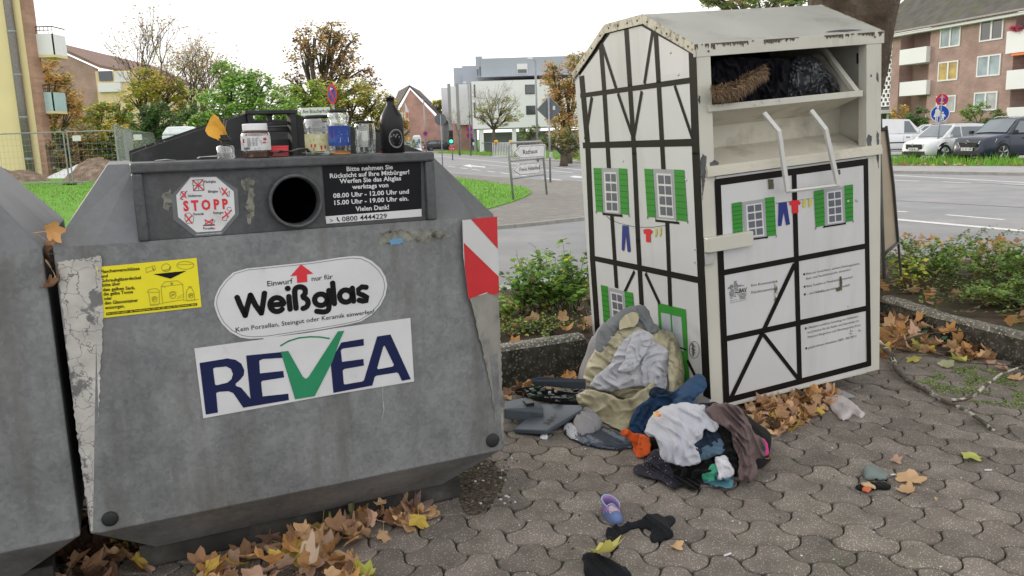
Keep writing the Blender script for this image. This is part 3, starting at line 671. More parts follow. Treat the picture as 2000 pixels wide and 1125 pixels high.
# black notice
zb = lambda *p: Z((180,320), 2.9412, p)
bk = ob('black_notice', mat("notice_black", (.008,.0085,.011), .45, var=.1, spec=.15), GC, lambda mb: HP.poly(mb, zb((1320,-8),(1888,-30),(1893,302),(1346,346)), .002))
ob('white_band', S_white, bk, lambda mb: HP.poly(mb, zb((1340,302),(1892,259),(1893,302),(1346,344)), .0032))
ob('lettering', S_black, bk, lambda mb: (HP.text(mb, "0800 4444229", *zb((1436,331),(1694,312)), 9.4, .0045, .006), HP.stroke(mb, zb((1365,318),(1384,325),(1366,334)), .8, .0045), HP.stroke(mb, zb((1408,308),(1410,320),(1420,330)), 2.2, .0045)))
def btx(mb):
    for st, a, b in (("Bitte nehmen Sie",(1462,42),(1728,30)),("Rücksicht auf Ihre Mitbürger!",(1366,82),(1822,58)),("Werfen Sie das Altglas",(1422,112),(1775,94)),("werktags von",(1494,145),(1702,133)),
                     ("08.00 Uhr - 12.00 Uhr und",(1385,196),(1820,170)),("15.00 Uhr - 19.00 Uhr ein.",(1392,236),(1818,210)),("Vielen Dank!",(1514,272),(1706,260))):
        HP.text(mb, st, *zb(a, b), 8.6, .0035, .022)
ob('lettering', S_white, bk, btx)
# rubber pads near the lower corners, old sticker remains
for x, y, r in ((215,1013,.027),(962,860,.03)):
    mb = MB(); mb.lathe([(r,0),(r,.004),(r*.7,.009),(r*.3,.011)], GP.p(x, y, .001), 20, ax=-GN); mb.build('rubber_pad', M_pad, GC, smooth=True)
M_rem = mat("sticker_remains", (.2,.2,.17), .9, var=.4, scale=30, c2=(.05,.05,.045), c2scale=25)
mb = MB(); GP.poly(mb, ragged([(740,455),(800,448),(850,450),(880,462),(850,472),(800,470),(765,478),(742,480)], 4, 9, 5), .0012); mb.build('sticker_remains', M_rem, GC)
mb = MB(); GP.poly(mb, ragged([(760,468),(785,464),(788,474),(764,480)], 1.5, 2, 4), .0022); mb.build('blue_remains', mat("blue_scrap", (.12,.26,.42), .7, var=.3), GC)
mb = MB(); HP.poly(mb, ragged([(318,378),(332,368),(340,392),(330,412),(318,405)], 3, 5, 5), .0015); mb.build('lichen_stain', M_rem, GC); mb = MB(); HP.poly(mb, ragged([(472,350),(490,345),(500,380),(498,420),(488,440),(480,420),(484,380)], 5, 8, 6), .0015); mb.build('lichen_stain', M_rem, GC)
M_scuff = mat("pale_scuff", (.4,.4,.41), .8, var=.3, scale=20)
mb = MB()
GP.stroke(mb, ((748,755),(747,775),(750,800),(746,818)), 1.2, .0016)
mb.build('drip_mark', M_scuff, GC)
# ================================================================ clothes bank (painted as a half-timbered house)
C0 = V((1.0951, 4.448, .04)); CD = V((.93403,.35102,.06612)); CZ = V((-.05837,-.03263,.99776)); CN = V((-.35239,.93580,.00999))
def c(u, v, w): return C0 + CD*u + CZ*v + CN*w
M_cream = mat("cream_enamel", (.56,.545,.48), .45, var=.06, scale=3, bump=.0006, bscale=20, c2=(.36,.34,.27), c2scale=5, c2lo=.58, c2hi=.78, streak=True, coat=.15)
M_cream_in = mat("cream_enamel_worn", (.64,.61,.52), .6, var=.1, scale=4, c2=(.28,.26,.21), c2scale=4, c2lo=.5, c2hi=.75)
M_roof = mat("grey_white_roof_sheet", (.5,.5,.48), .45, var=.08, scale=4, c2=(.27,.27,.25), c2scale=2.4, c2lo=.55, c2hi=.75)
M_panel = mat("white_printed_panel", (.58,.58,.59), .35, var=.04, scale=2, c2=(.4,.395,.36), c2scale=2.2, c2lo=.52, c2hi=.85, streak=True, coat=.3)
M_timber = mat("timber_print", (.011,.009,.008), .5, var=.2, scale=6, spec=.12)
M_moss = mat("fascia_grime", (.11,.09,.07), .95, var=.4, scale=40)
M_rust = mat("chipped_paint", (.1,.105,.11), .75, var=.3, scale=20)
CB = thing('clothes_bank', 'tall cream steel clothes bank printed as a half-timbered house with open hatch', 'clothes container', c(.61, 0, .7))
D_ = 1.45; W_ = 1.228
prof = [(0,0),(0,2.0),(.488,2.2),(.95,2.2),(D_,1.95),(D_,0)]    # (w,v)
mb = MB(); mb.prism([c(0,v,w) for w, v in prof], CD*.018); mb.build('side_panel', M_panel, CB)
mb = MB(); mb.prism([c(W_-.018,v,w) for w, v in prof], CD*.018); mb.build('side_panel', M_cream, CB)
mb = MB(); mb.box((.018,.0,D_-.02),(W_-.018,1.95,D_), c); mb.build('back_panel', M_cream, CB)
mb = MB(); mb.box((.018,.0,.02),(W_-.018,.03,D_-.02), c); mb.build('floor_panel', M_cream_in, CB)
# roof sheets with folded rims
rp = [(-.014,2.004),(.486,2.216),(.952,2.216),(D_+.014,1.962)]
mb = MB()
for (w0,v0),(w1,v1) in zip(rp, rp[1:]):
    mb.hull8([c(-.012,v0-.012,w0), c(W_+.014,v0-.012,w0), c(W_+.014,v1-.012,w1), c(-.012,v1-.012,w1), c(-.012,v0,w0), c(W_+.014,v0,w0), c(W_+.014,v1,w1), c(-.012,v1,w1)])
mb.build('roof', M_roof, CB, bevel=.003)
M_trim = mat("stained_trim", (.5,.47,.38), .4, var=.1, scale=6, c2=(.16,.12,.07), c2scale=26, c2lo=.5, c2hi=.62)
for U0, U1 in ((-.014,-.006),(W_+.008,W_+.016)):
    mb = MB()
    for (w0,v0),(w1,v1) in zip(rp, rp[1:]):
        mb.hull8([c(U0,v0-.052,w0), c(U1,v0-.052,w0), c(U1,v1-.052,w1), c(U0,v1-.052,w1), c(U0,v0+.002,w0), c(U1,v0+.002,w0), c(U1,v1+.002,w1), c(U0,v1+.002,w1)])
    mb.build('roof_trim', M_trim, CB, bevel=.0015)
mb = MB(); mb.box((-.014,1.938,-.016),(W_+.016,2.004,-.008), c); mb.build('fascia', M_cream, CB, bevel=.002)
mb = MB()
SP = Plane(c(0,0,0), -CD, CZ); FP = Plane(c(0,0,0), -CN, CZ)
for u in [(.0+.028*k) for k in range(45)]: pass
rg = RND(5)
FA = Plane(c(0,0,-.016), -CN, CZ)
def fasc(u, v): return c(u, v, -.0175)
x = -.01
while x < W_:
    wd = rg.uniform(.004,.03); dens = .75 if (x < .3 or .42 < x < .62 or x > .82) else .25
    if rg.random() < dens: 
        h = rg.uniform(.008,.03)*(1.2 if dens > .5 else .6); n = max(3, int(wd/.004)); 
        mb.poly([fasc(x, 2.002)] + [fasc(x+wd*k/n, 2.002-h*rg.uniform(.3,1)) for k in range(n+1)] + [fasc(x+wd, 2.002)])
    x += wd+.001
mb.build('moss_stains', M_moss, CB)
mb = MB()
for (wa,va),(wb,vb),n in (((-.014,1.976),(.486,2.19),5),((.486,2.19),(.952,2.19),4),((.952,2.19),(D_,1.935),4)):
    for k in range(n):
        t = (k+.5)/n; mb.lathe([(.006,0),(.006,.003),(.003,.005)], c(-.014, va+(vb-va)*t, wa+(wb-wa)*t), 8, ax=-CD)
for x, y in ((1384,100),(1709,72)): mb.lathe([(.006,0),(.005,.003),(.003,.004)], FP.p(x, y, .018), 8, ax=-CN)
mb.build('rivets', M_rust, CB, smooth=True)
# posts
mb = MB(); mb.box((0,.0,-.012),(.088,1.94,-.001), c); mb.box((.076,.0,0),(.088,1.94,.05), c); mb.build('corner_post', M_cream, CB, bevel=.002)
mb = MB(); mb.box((W_-.108,.0,-.012),(W_,1.94,-.001), c); mb.box((W_-.108,.0,0),(W_-.096,1.94,.05), c); mb.build('corner_post', M_cream, CB, bevel=.002)
# hatch interior
IL, IR = .02, W_-.02
mb = MB(); mb.hull8([c(*q) for q in ((.088,1.335,-.02),(W_-.10,1.335,-.02),(W_-.02,1.43,.32),(.02,1.43,.32),(.088,1.352,-.02),(W_-.10,1.352,-.02),(W_-.02,1.447,.32),(.02,1.447,.32))]); mb.box((.03,1.352,-.03),(W_-.01,1.372,-.006), c); mb.box((.03,1.318,-.036),(W_-.01,1.352,-.014), c)
mb.build('sill', M_cream_in, CB, bevel=.002)
mb = MB(); mb.hull8([c(IL,1.42,.30),c(IR,1.42,.30),c(IR,1.42,.32),c(IL,1.42,.32),c(IL,1.61,.29),c(IR,1.61,.29),c(IR,1.61,.31),c(IL,1.61,.31)]); mb.build('inner_wall', M_cream_in, CB)
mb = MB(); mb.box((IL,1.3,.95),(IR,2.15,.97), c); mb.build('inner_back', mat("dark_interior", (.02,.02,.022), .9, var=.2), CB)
# tray (open chute drawer)
mb = MB()
mb.hull8([c(.06,1.655,-.012),c(1.075,1.655,-.012),c(1.075,1.565,.285),c(.06,1.565,.285),c(.06,1.672,-.012),c(1.075,1.672,-.012),c(1.075,1.585,.285),c(.06,1.585,.285)])
tray = mb.build('tray', M_cream_in, CB, bevel=.002)
mb = MB(); mb.box((.055,1.655,-.03),(1.078,1.69,-.008), c); mb.build('tray_lip', M_cream, tray, bevel=.003)
mb = MB()
mb.prism([c(1.055,1.67,-.005), c(1.055,1.92,.30), c(1.055,1.90,.6), c(1.055,1.55,.6)], CD*.014)
mb.build('tray_cheek', M_cream_in, tray, bevel=.002)
mb = MB(); mb.hull8([c(1.04,1.69,-.01),c(1.075,1.69,-.01),c(1.075,1.69,.03),c(1.04,1.69,.03),c(1.04,1.945,.24),c(1.07,1.945,.24),c(1.07,1.945,.27),c(1.04,1.945,.27)]); mb.build('side_bar', M_cream, tray, bevel=.002)
# handle bar hanging in front of the door
Pw = lambda px, py, w: hit(px, py, c(0,0,w), -CN)
mb = MB()
h1 = [Pw(1492,221,-.03), Pw(1521,256,-.105), Pw(1538,374,-.085)]; h2 = [Pw(1584,216,-.03), Pw(1612,252,-.105), Pw(1637,362,-.085)]
mb.tube(h1, .016, 4); mb.tube(h2, .016, 4); mb.tube([h1[2]-CD*.008, h2[2]+CD*.008], .0095, 4); pass
mb.build('handle', mat("handle_enamel", (.62,.62,.6), .45, var=.06), CB, bevel=.002)
# door
mb = MB(); mb.box((.092,.012,-.014),(W_-.112,1.312,-.004), c); door = mb.build('door', M_panel, CB)
mb = MB(); mb.box((.088,.0,-.017),(W_-.108,.013,-.002), c); mb.build('door_rail', M_cream, CB)
mb = MB(); a = Pw(1380,490,-.014); ua = (a-C0).dot(CD); b_ = Pw(1463,465,-.014); ub = (b_-C0).dot(CD); va = (a-C0).dot(CZ); 
mb.box((.0,va-.005,-.055),(ub-.0,va+.075,-.0145), c); mb.build('lock_cover', M_cream, CB, bevel=.004)
mb = MB(); mb.box((.0,va-.075,-.03),(.055,va-.012,-.013), c); mb.build('lock_box', mat("lock_grey", (.42,.42,.41), .5), CB, bevel=.003)
# small fittings
mb = MB()
for x, y in ((1656,393),(1673,391),(1679,644),(1662,650),(1663,645)):
    mb.lathe([(.009,0),(.009,.003),(.005,.006)], FP.p(x, y, .0145), 10, ax=-CN)
for x, y in ((1217,315),(1290,385),(1340,352),(1357,487),(1357,512),(1325,146),(1310,103)):
    mb.lathe([(.007,0),(.006,.003),(.003,.004)], SP.p(x, y, .0005), 10, ax=-CD)
mb.build('screws', mat("screw_steel", (.5,.5,.5), .4, metal=.4), CB, smooth=True)

# ---- print on the side panel
z2 = lambda *p: Z((1120,300), 2.447, p); z7 = lambda *p: Z((1120,0), 2.25, p); zt = lambda *p: Z((1110,0), 5.624, p); z1 = lambda *p: Z((1360,300), 2.163, p)
def prt(nm, m, fn, par): mb = MB(); fn(mb); return mb.build(nm, m, par)
side = [o for o in CB.children if o.name.startswith('side_panel')][0]
def tim(mb):
    s = lambda pts, w, off=.0012: SP.stroke(mb, pts, w, off)
    s([(1136,150),(1148,285),(1157,504),(1168,660),(1172,720)], 10); s([(1131,142),(1188,62)], 9, .0014); s([(1185,62),(1254,45)], 9, .0016); s([(1250,44),(1351,100)], 10, .0014)
    s([(1352,96),(1359,300),(1370,545),(1381,775)], 15, .0018)
    s([(1134,187),(1354,156)], 10, .0020); s([(1139,284),(1362,278)], 13, .0020); s([(1157,504),(1373,549)], 11, .0020)
    s([(1173,84),(1180,178),(1189,327)], 8, .0022); s([(1223,57),(1230,167),(1238.5,300),(1246,470),(1253,594)], 8.5, .0022); s([(1280,59),(1286,160),(1295.5,329)], 8.5, .0022)
    s([(1195,423),(1204,561)], 7, .0022); s([(1303,437),(1309,597)], 7.5, .0022)
    for l in (((1175,85),(1203,172)),((1274,62),(1258.5,162)),((1155.5,191),(1143,272)),((1207,184),(1235.5,267)),((1253,180),(1238,267)),((1318,169),(1351,267)),((1238.5,531),(1220,570)),((1261,535),(1287.5,592)),((1343,705),(1358,735)),((1168,655),(1190,735))): s(l, 5.2, .0024)
    s(z2((140,288),(232,298)), 4.5, .0026); s(z2((392,320),(503,332)), 4.5, .0026)
prt('timber_print', M_timber, tim, side)
P_green = mat("print_shutter_green", (.035,.25,.03), .4, var=.06); P_grey = mat("print_frame_grey", (.33,.34,.36), .4, var=.04); P_pane = mat("print_pane", (.115,.12,.15), .4, var=.08); P_white = mat("print_white", (.62,.62,.62), .4, var=.03)
P_blue = mat("print_trouser_blue", (.02,.03,.2), .4, var=.06); P_red = mat("print_shirt_red", (.6,.02,.03), .4, var=.06); P_sock = mat("print_sock_yellow", (.55,.5,.1), .4, var=.06); P_lblue = mat("print_door_glass", (.4,.44,.48), .4)
def lerp2(a, b, t): return (a[0]+(b[0]-a[0])*t, a[1]+(b[1]-a[1])*t)
def window(PLn, par, z, fr, sh, cols=2, rows=4, off=.0022):
    """fr: frame quad tl,tr,br,bl ; sh: list of shutter quads"""
    f = prt('window_print', P_grey, lambda mb: PLn.poly(mb, z(*fr), off), par)
    def bil(q, a, b): return lerp2(lerp2(q[0], q[1], a), lerp2(q[3], q[2], a), b)
    def whites(mb):
        q = [bil(fr,.14,.09), bil(fr,.86,.09), bil(fr,.88,.97), bil(fr,.12,.97)]; PLn.poly(mb, z(*q), off+.0008)
    prt('white_bars', P_white, whites, f)
    def panes(mb):
        for i in range(cols):
            for j in range(rows):
                a0 = .18+.66*i/cols+.03; a1 = .18+.66*(i+1)/cols-.02; b0 = .115+.84*j/rows+.012; b1 = .115+.84*(j+1)/rows-.028
                PLn.poly(mb, z(bil(fr,a0,b0),bil(fr,a1,b0),bil(fr,a1,b1),bil(fr,a0,b1)), off+.0016)
    prt('panes', P_pane, panes, f)
    for s_ in sh:
        o = prt('shutter_print', P_green, lambda mb: PLn.poly(mb, z(*s_), off+.001), par)
        def sl(mb):
            for j in range(1, 8): PLn.stroke(mb, z(lerp2(s_[0], s_[3], j/8), lerp2(s_[1], s_[2], j/8)), .7, off+.0018)
            for k in (3,): PLn.stroke(mb, z(s_[3], (s_[3][0], s_[3][1]+8)), 1.2, off+.0018); PLn.stroke(mb, z(s_[2], (s_[2][0], s_[2][1]+8)), 1.2, off+.0018)
        prt('slat_lines', M_timber, sl, o)
window(SP, side, z2, [(133,68),(215,70),(226,290),(143,285)], [[(95,68),(133,70),(140,280),(108,276)],[(215,70),(255,72),(265,293),(226,288)]])
window(SP, side, z2, [(380,72),(480,76),(492,318),(397,308)], [[(338,72),(380,74),(393,305),(353,302)],[(480,76),(528,78),(545,325),(492,318)]])
window(SP, side, z2, [(163,638),(243,658),(258,850),(180,830)], [[(130,627),(163,635),(178,830),(145,822)],[(243,657),(283,665),(300,860),(258,852)]])
dr = prt('door_print', P_green, lambda mb: SP.poly(mb, z2((402,712),(537,745),(556,1120),(420,1080)), .0022), side)
prt('door_glass', P_lblue, lambda mb: (SP.poly(mb, z2((418,760),(462,768),(472,900),(428,890)), .003), SP.poly(mb, z2((470,772),(515,782),(527,945),(480,930)), .003)), dr)
prt('door_knob', M_timber, lambda mb: SP.stroke(mb, z2((510,928),(540,938)), 3, .0035), dr)
def wash(PLn, par, z, line, pants, shirt, socks):
    prt('washing_line', M_timber, lambda mb: PLn.stroke(mb, z(*line), .8, .0028), par)
    prt('trousers_print', P_blue, lambda mb: PLn.poly(mb, z(*pants), .0031), par)
    prt('shirt_print', P_red, lambda mb: PLn.poly(mb, z(*shirt), .0034), par)
    prt('socks_print', P_sock, lambda mb: [PLn.poly(mb, z(*s_), .0031) for s_ in socks], par)
wash(SP, side, z2, [(158,298),(175,315),(220,333),(300,352),(380,352),(438,343)], [(233,342),(262,345),(273,466),(266,472),(258,468),(250,385),(243,460),(236,466),(230,458)],
     [(333,365),(345,360),(365,360),(377,370),(373,385),(367,380),(368,424),(347,423),(345,382),(337,384)], [[(390,358),(399,358),(399,385),(392,400),(389,398)],[(412,352),(420,352),(420,385),(413,398),(410,395)]])
def emb(mb):
    SP.stroke(mb, z2(*ell(577,938,24,40,20)), .8, .0022, True); r = RND(4)
    for k in range(16):
        y = 908+k*3.8; a = 577-14+r.uniform(0,5); SP.stroke(mb, z2((a,y),(a+r.uniform(8,18),y+2)), .9, .0022)
prt('emblem', S_black, emb, side)

# ---- print on the door
def ftim(mb):
    s = lambda pts, w, off=.0152: FP.stroke(mb, z1(*pts), w, off)
    s([(90,118),(128,1046)], 12); s([(84,122),(722,34)], 13, .0156); s([(716,30),(730,893)], 9, .0152); s([(128,1043),(734,886)], 11, .0156)
    s([(413,78),(437,958)], 9.5, .0160); s([(105,505),(718,390)], 10.5, .0164); s([(122,783),(720,653)], 10.5, .0164)
    s([(414,470),(278,760),(148,1030)], 8, .0168); s([(287,768),(428,948)], 7.5, .0170)
    s([(222,364),(302,353)], 3, .0172); s([(538,310),(631,295)], 3, .0172)
prt('timber_print', M_timber, ftim, door)
window(FP, door, z1, [(195,205),(290,190),(300,350),(205,362)], [[(150,210),(192,203),(198,345),(157,352)],[(290,187),(330,182),(338,345),(298,350)]], off=.0172)
window(FP, door, z1, [(538,150),(625,138),(630,292),(545,304)], [[(497,158),(538,150),(542,303),(505,312)],[(625,135),(662,130),(663,283),(630,290)]], off=.0172)
FPb = Plane(c(0,0,-.0145), -CN, CZ)
wash(FPb, door, z1, [(335,210),(415,200),(498,187)], [(348,208),(382,205),(396,298),(380,303),(369,245),(360,305),(345,306)], [(392,205),(405,198),(430,196),(442,206),(438,217),(430,214),(432,250),(405,254),(403,216),(396,220)],
     [[(452,193),(464,191),(465,215),(458,230),(450,228)],[(476,190),(487,188),(488,213),(482,226),(475,224)]])
z5 = lambda *p: Z((1400,500), 5.627, p)
P_txt = mat("print_grey_text", (.1,.1,.105), .5)
def ftxt(mb):
    for st, a, b, cp in (("Ihre Kommunale",(378,338),(650,290),5.2),("Kleidersammlung",(382,415),(664,366),5.2),
        ("Bitte nur brauchbare, saubere Kleidungsstücke,",(983,208),(1575,92),4.4),("Bett- und Haushaltswäsche einwerfen!",(983,262),(1470,158),4.4),
        ("Bitte Textilien in Plastiksäcke verpacken!",(988,345),(1495,240),4.4),("... auch",(990,428),(1075,411),4.4),("paarweise gebündelt!",(1197,388),(1462,328),4.4),
        ("Öffentlich-rechtliche Sammlung von Altkleidern",(998,803),(1558,672),4.4),("und Schuhen für die Städte und Gemeinden im",(998,853),(1560,722),4.4),
        ("Rheinisch Bergischen und Oberbergischen Kreis",(1000,905),(1580,768),4.4),("gebührenfreies Infotelefon: 0800 - 805 805 0",(1002,1023),(1535,890),4.4),
        ("Bergischer",(145,497),(225,480),1.8),("Abfallwirtschaftsverband",(145,521),(326,482),1.8)):
        FP.text(mb, st, *z5(a, b), cp, .0155, .002)
    FP.text(mb, "Schuhe", *z5((1083,410),(1187,390)), 4.6, .0155, .02)
prt('lettering', P_txt, ftxt, door)
def flogo(mb):
    for x, y in ((961,201),(966,337),(968,422),(978,796),(984,1015)): FP.poly(mb, z5((x-9,y-10),(x+9,y-13),(x+9,y+9),(x-9,y+12)), .0158)
    FP.text(mb, "BAV", *z5((243,402),(335,386)), 7.4, .0158, .02, .25)
    r = RND(2)
    rows = [(190,220,280),(190,220,293),(188,222,306),(150,180,322),(190,232,319),(140,180,335),(188,270,331),(125,180,348),(188,300,343),(120,180,361),(192,235,357),(148,185,372),(195,240,372),(148,190,385),(200,238,386),(135,190,400),(198,236,401),(140,195,413),(205,325,408),(138,190,425),(228,325,421),(140,210,438),(240,325,434),(145,180,452),(190,212,446),(245,322,448),(150,172,466),(250,320,461),(255,315,474)]
    for a, b, y in rows: FP.stroke(mb, z5((a,y),(b,y-(b-a)*.17)), 1.0, .0158)
prt('logo_print', S_black, flogo, door)
M_olivepatch = mat("olive_torn_patch", (.085,.09,.055), .8, var=.3, scale=30)
if 1:
    def s(pts, am, sd): prt('torn_patch', M_olivepatch, lambda mb: FP.poly(mb, ragged(pts, am, sd, 3), .0185), door)
    s(z5((1352,225),(1372,225),(1380,300),(1376,345),(1378,375),(1318,392),(1312,355),(1352,340)), .5, 3)
    s(z1((303,108),(325,108),(328,148),(306,150)), .4, 5); s(z1((588,70),(608,68),(610,85),(600,92),(605,104),(596,102),(596,88)), .5, 6)
    s(z5((640,460),(655,455),(648,490),(634,498)), .4, 8); s(z5((1436,548),(1448,552),(1442,566)), .3, 8)
prt('sticker_rest', mat("sticker_rest", (.55,.54,.48), .7, c2=(.1,.1,.08), c2scale=60, c2lo=.5, c2hi=.55), lambda mb: FP.poly(mb, ragged(z5((642,285),(660,265),(668,290),(668,440),(645,470),(634,430)), .4, 2, 3), .0180), door)
if 1:
    for pts, sd in (([(1372,300),(1380,305),(1379,330),(1376,362),(1372,392),(1370,350),(1366,320)], 1),([(1386,318),(1395,312),(1405,318),(1398,326),(1387,326)], 2),([(1696,262),(1703,266),(1702,290),(1694,285),(1692,272)], 3),([(1712,255),(1717,262),(1716,330),(1712,310)], 4),([(1713,140),(1716,146),(1716,162),(1712,156)], 7),([(1700,146),(1703,145),(1703,150),(1700,151)], 6),([(1364,186),(1368,188),(1367,204),(1364,198)], 5)):
        prt('paint_chip', M_rust, lambda mb: FP.poly(mb, ragged(pts, .8, sd, 4), .0128), CB)
prt('dent_mark', M_rust, lambda mb: mb.poly([c(u, 2.004+.198*(w+.014)/.5+.0035, w) for u, w in ((.86,.02),(.9,.035),(.98,.045),(1.06,.038),(1.12,.02),(1.0,.008))]), CB)
prt('hatch_label', mat("dark_label", (.03,.035,.045), .5), lambda mb: mb.poly([c(W_-.0185, v, w) for v, w in ((1.84,.06),(1.84,.16),(1.9,.16),(1.9,.06))]), CB)
# ================================================================ crumpled cloth
def smoothpoly(P, n=4):
    out = []; m = len(P)
    for i in range(m):
        p0, p1, p2, p3 = P[i-1], P[i], P[(i+1)%m], P[(i+2)%m]
        for k in range(n):
            t = k/n; out.append(tuple(.5*((2*p1[j]) + (-p0[j]+p2[j])*t + (2*p0[j]-5*p1[j]+4*p2[j]-p3[j])*t*t + (-p0[j]+3*p1[j]-3*p2[j]+p3[j])*t**3) for j in (0,1)))
    return out
def edge_d(x, y, P):
    best = 1e9; bp = None
    for i in range(len(P)):
        ax, ay = P[i-1]; bx, by = P[i]; dx, dy = bx-ax, by-ay; l = dx*dx+dy*dy
        t = max(0, min(1, ((x-ax)*dx+(y-ay)*dy)/l)) if l else 0
        qx, qy = ax+dx*t, ay+dy*t; d = hypot(x-qx, y-qy)
        if d < best: best = d; bp = (qx, qy)
    return best, bp
class Ellip:
    def __init__(s, c, r): s.c = V(c); s.r = V(r)
    def __call__(s, px, py, lift=0):
        d = ray(px, py); r = s.r + V((lift,)*3); o = O - s.c
        od = V([o[i]/r[i] for i in range(3)]); dd = V([d[i]/r[i] for i in range(3)])
        A = dd.dot(dd); B = od.dot(dd); C = od.dot(od)-1; D = B*B-A*C
        t = (-B-sqrt(D))/A if D > 0 else -B/A
        p = O + d*t
        if p.z < .012: p = gnd(px, py, .012)
        return p
class Flat:
    def __init__(s, z=.004): s.z = z
    def __call__(s, px, py, lift=0): return gnd(px, py, s.z+lift)
class Wall:
    def __init__(s, P, N): s.P = V(P); s.N = V(N).normalized()
    def __call__(s, px, py, lift=0): return hit(px, py, s.P + s.N*lift, s.N)
def ridge(p):
    return 1-abs(noise.noise(p))*2.2
def garment(name, poly, surf, mat_, thick=.03, lift=0, amp=.014, freq=9, ang=0, aniso=3.2, step=2.3, R=22, seed=0, wob=2.0, label=None, cat=None, group=None, up=False, parent=None, tris=False, fine=.35):
    P = smoothpoly(poly, 4)
    P = [(x + 1.5*wob*noise.noise(V((x*.1, y*.1, seed))), y + 1.5*wob*noise.noise(V((x*.1, y*.1, seed+9)))) for x, y in P]
    xs = [p[0] for p in P]; ys = [p[1] for p in P]; x0, x1, y0, y1 = min(xs), max(xs), min(ys), max(ys)
    nx = int((x1-x0)/step)+2; ny = int((y1-y0)/step)+2; idx = {}; mb = MB(); ca, sa = cos(ang), sin(ang)
    for j in range(ny):
        for i in range(nx):
            x = x0+i*step; y = y0+j*step; d, bp = edge_d(x, y, P); ins = inpoly(x, y, P)
            if not ins:
                if d > step*.8: continue
                x, y = bp; d = 0
            B = surf(x, y, lift); vd = (O-B).normalized(); sc_ = (B-O).length/FPX
            # world-sized coordinates in the view of the surface, turned along the folds
            a = (x*ca + y*sa)*sc_; b = (-x*sa + y*ca)*sc_
            w1 = noise.noise(V((a*6, b*6, seed+3.3))); w2 = noise.noise(V((a*8, b*8, seed+7.7))); w3 = noise.noise(V((a*22, b*22, seed+1.3)))
            k1 = freq*1.35; f1 = 1-abs(sin(pi*(b*k1 + 2.3*w1 + .3*w3))); f2 = 1-abs(sin(pi*((b*.55+a*.83)*k1*.8 + 2.3*w2 + .3*w3))); f3 = 1-abs(sin(pi*((b*.8-a*.6)*k1*1.9 + 1.8*w2)))
            m1 = max(0, min(1, .5+1.9*noise.noise(V((a*5, b*5, seed+11))))); am = .45+.9*max(0, .4+noise.noise(V((a*9, b*9, seed+21))))
            f = (m1*f1 + (1-m1)*f2)**1.9*am*1.25 + f3**2*.3*(1-m1*.5) + fine*w3*.45 - .3
            e = min(1, d/(R*.55)); rise = sqrt(max(0, 1-(1-e)**2))
            if up: f += .35
            off = thick*(.55 if up else .42)*rise*(.8+.6*noise.noise(V((a*9, b*9, seed+1)))) + amp*(1.5 if up else 2.3)*f*((.1+.9*rise) if up else (.3+.7*rise))
            p = B + (UP if up else vd)*off
            if p.z < .003: p.z = .003 + .001*rise
            idx[(i, j)] = len(mb.v); mb.v.append(tuple(p))
    for j in range(ny-1):
        for i in range(nx-1):
            k = [idx.get(t) for t in ((i,j),(i+1,j),(i+1,j+1),(i,j+1))]
            if None not in k: mb.face(k)
            elif k.count(None) == 1: mb.face([t for t in k if t is not None])
    o = mb.build(name, mat_, parent, smooth=True, label=label, cat=cat, group=group)
    s = o.modifiers.new("thickness", 'SOLIDIFY'); s.thickness = .004; s.offset = -1
    return o
def cloth(name, c, rough=.9, var=.12, bump=.003, **k):
    m = mat(name, c, rough, var=var, scale=5, bump=bump, bscale=60, spec=.06, **k)
    m.node_tree.nodes["Principled BSDF"].inputs["Sheen Weight"].default_value = .04; return m

HA = Ellip((.70,4.88,.12), (.34,.40,.46)); HB = Ellip((.97,3.93,.0), (.36,.36,.27)); HC = Ellip((1.12,4.12,.0),(.3,.3,.36))
zc = lambda *p: Z((980,560), 2.6793, p)
C_grey = cloth("cloth_dark_grey", (.17,.18,.19)); C_beige = mat("coated_beige_fabric", (.43,.39,.265), .42, var=.12, scale=6, bump=.004, bscale=45, c2=(.22,.2,.14), c2scale=7); C_lining = cloth("cloth_pale_grey", (.46,.465,.5))
C_jean = cloth("cloth_blue", (.028,.062,.13), var=.25); C_orange = cloth("cloth_orange", (.5,.085,.02)); C_shirt = cloth("cloth_light_grey", (.46,.47,.52)); C_navy = cloth("cloth_navy", (.022,.035,.06)); C_steel = cloth("cloth_steel_blue", (.09,.15,.21))
C_floral = mat("cloth_navy_dotted", (.022,.022,.034), .85, var=.3, scale=9, bump=.0006, bscale=400, speck=((.35,.3,.36), 60, .17)); C_blk = cloth("cloth_black", (.012,.012,.013), var=.3); C_mauve = cloth("cloth_mauve_brown", (.135,.1,.098)); C_pink = cloth("cloth_pink", (.6,.05,.25))
C_film = mat("dark_blue_film", (.02,.035,.06), .22, var=.3, scale=12, bump=.004, bscale=35, spec=.6); C_mint = mat("mint_plastic_film", (.05,.34,.2), .3, var=.25, scale=8, bump=.003, bscale=30); C_teal = mat("teal_plastic_film", (.06,.16,.2), .28, var=.25, scale=8, bump=.003, bscale=30); C_wht = cloth("cloth_white", (.62,.62,.66)); C_greyp = cloth("cloth_mid_grey", (.27,.265,.28))
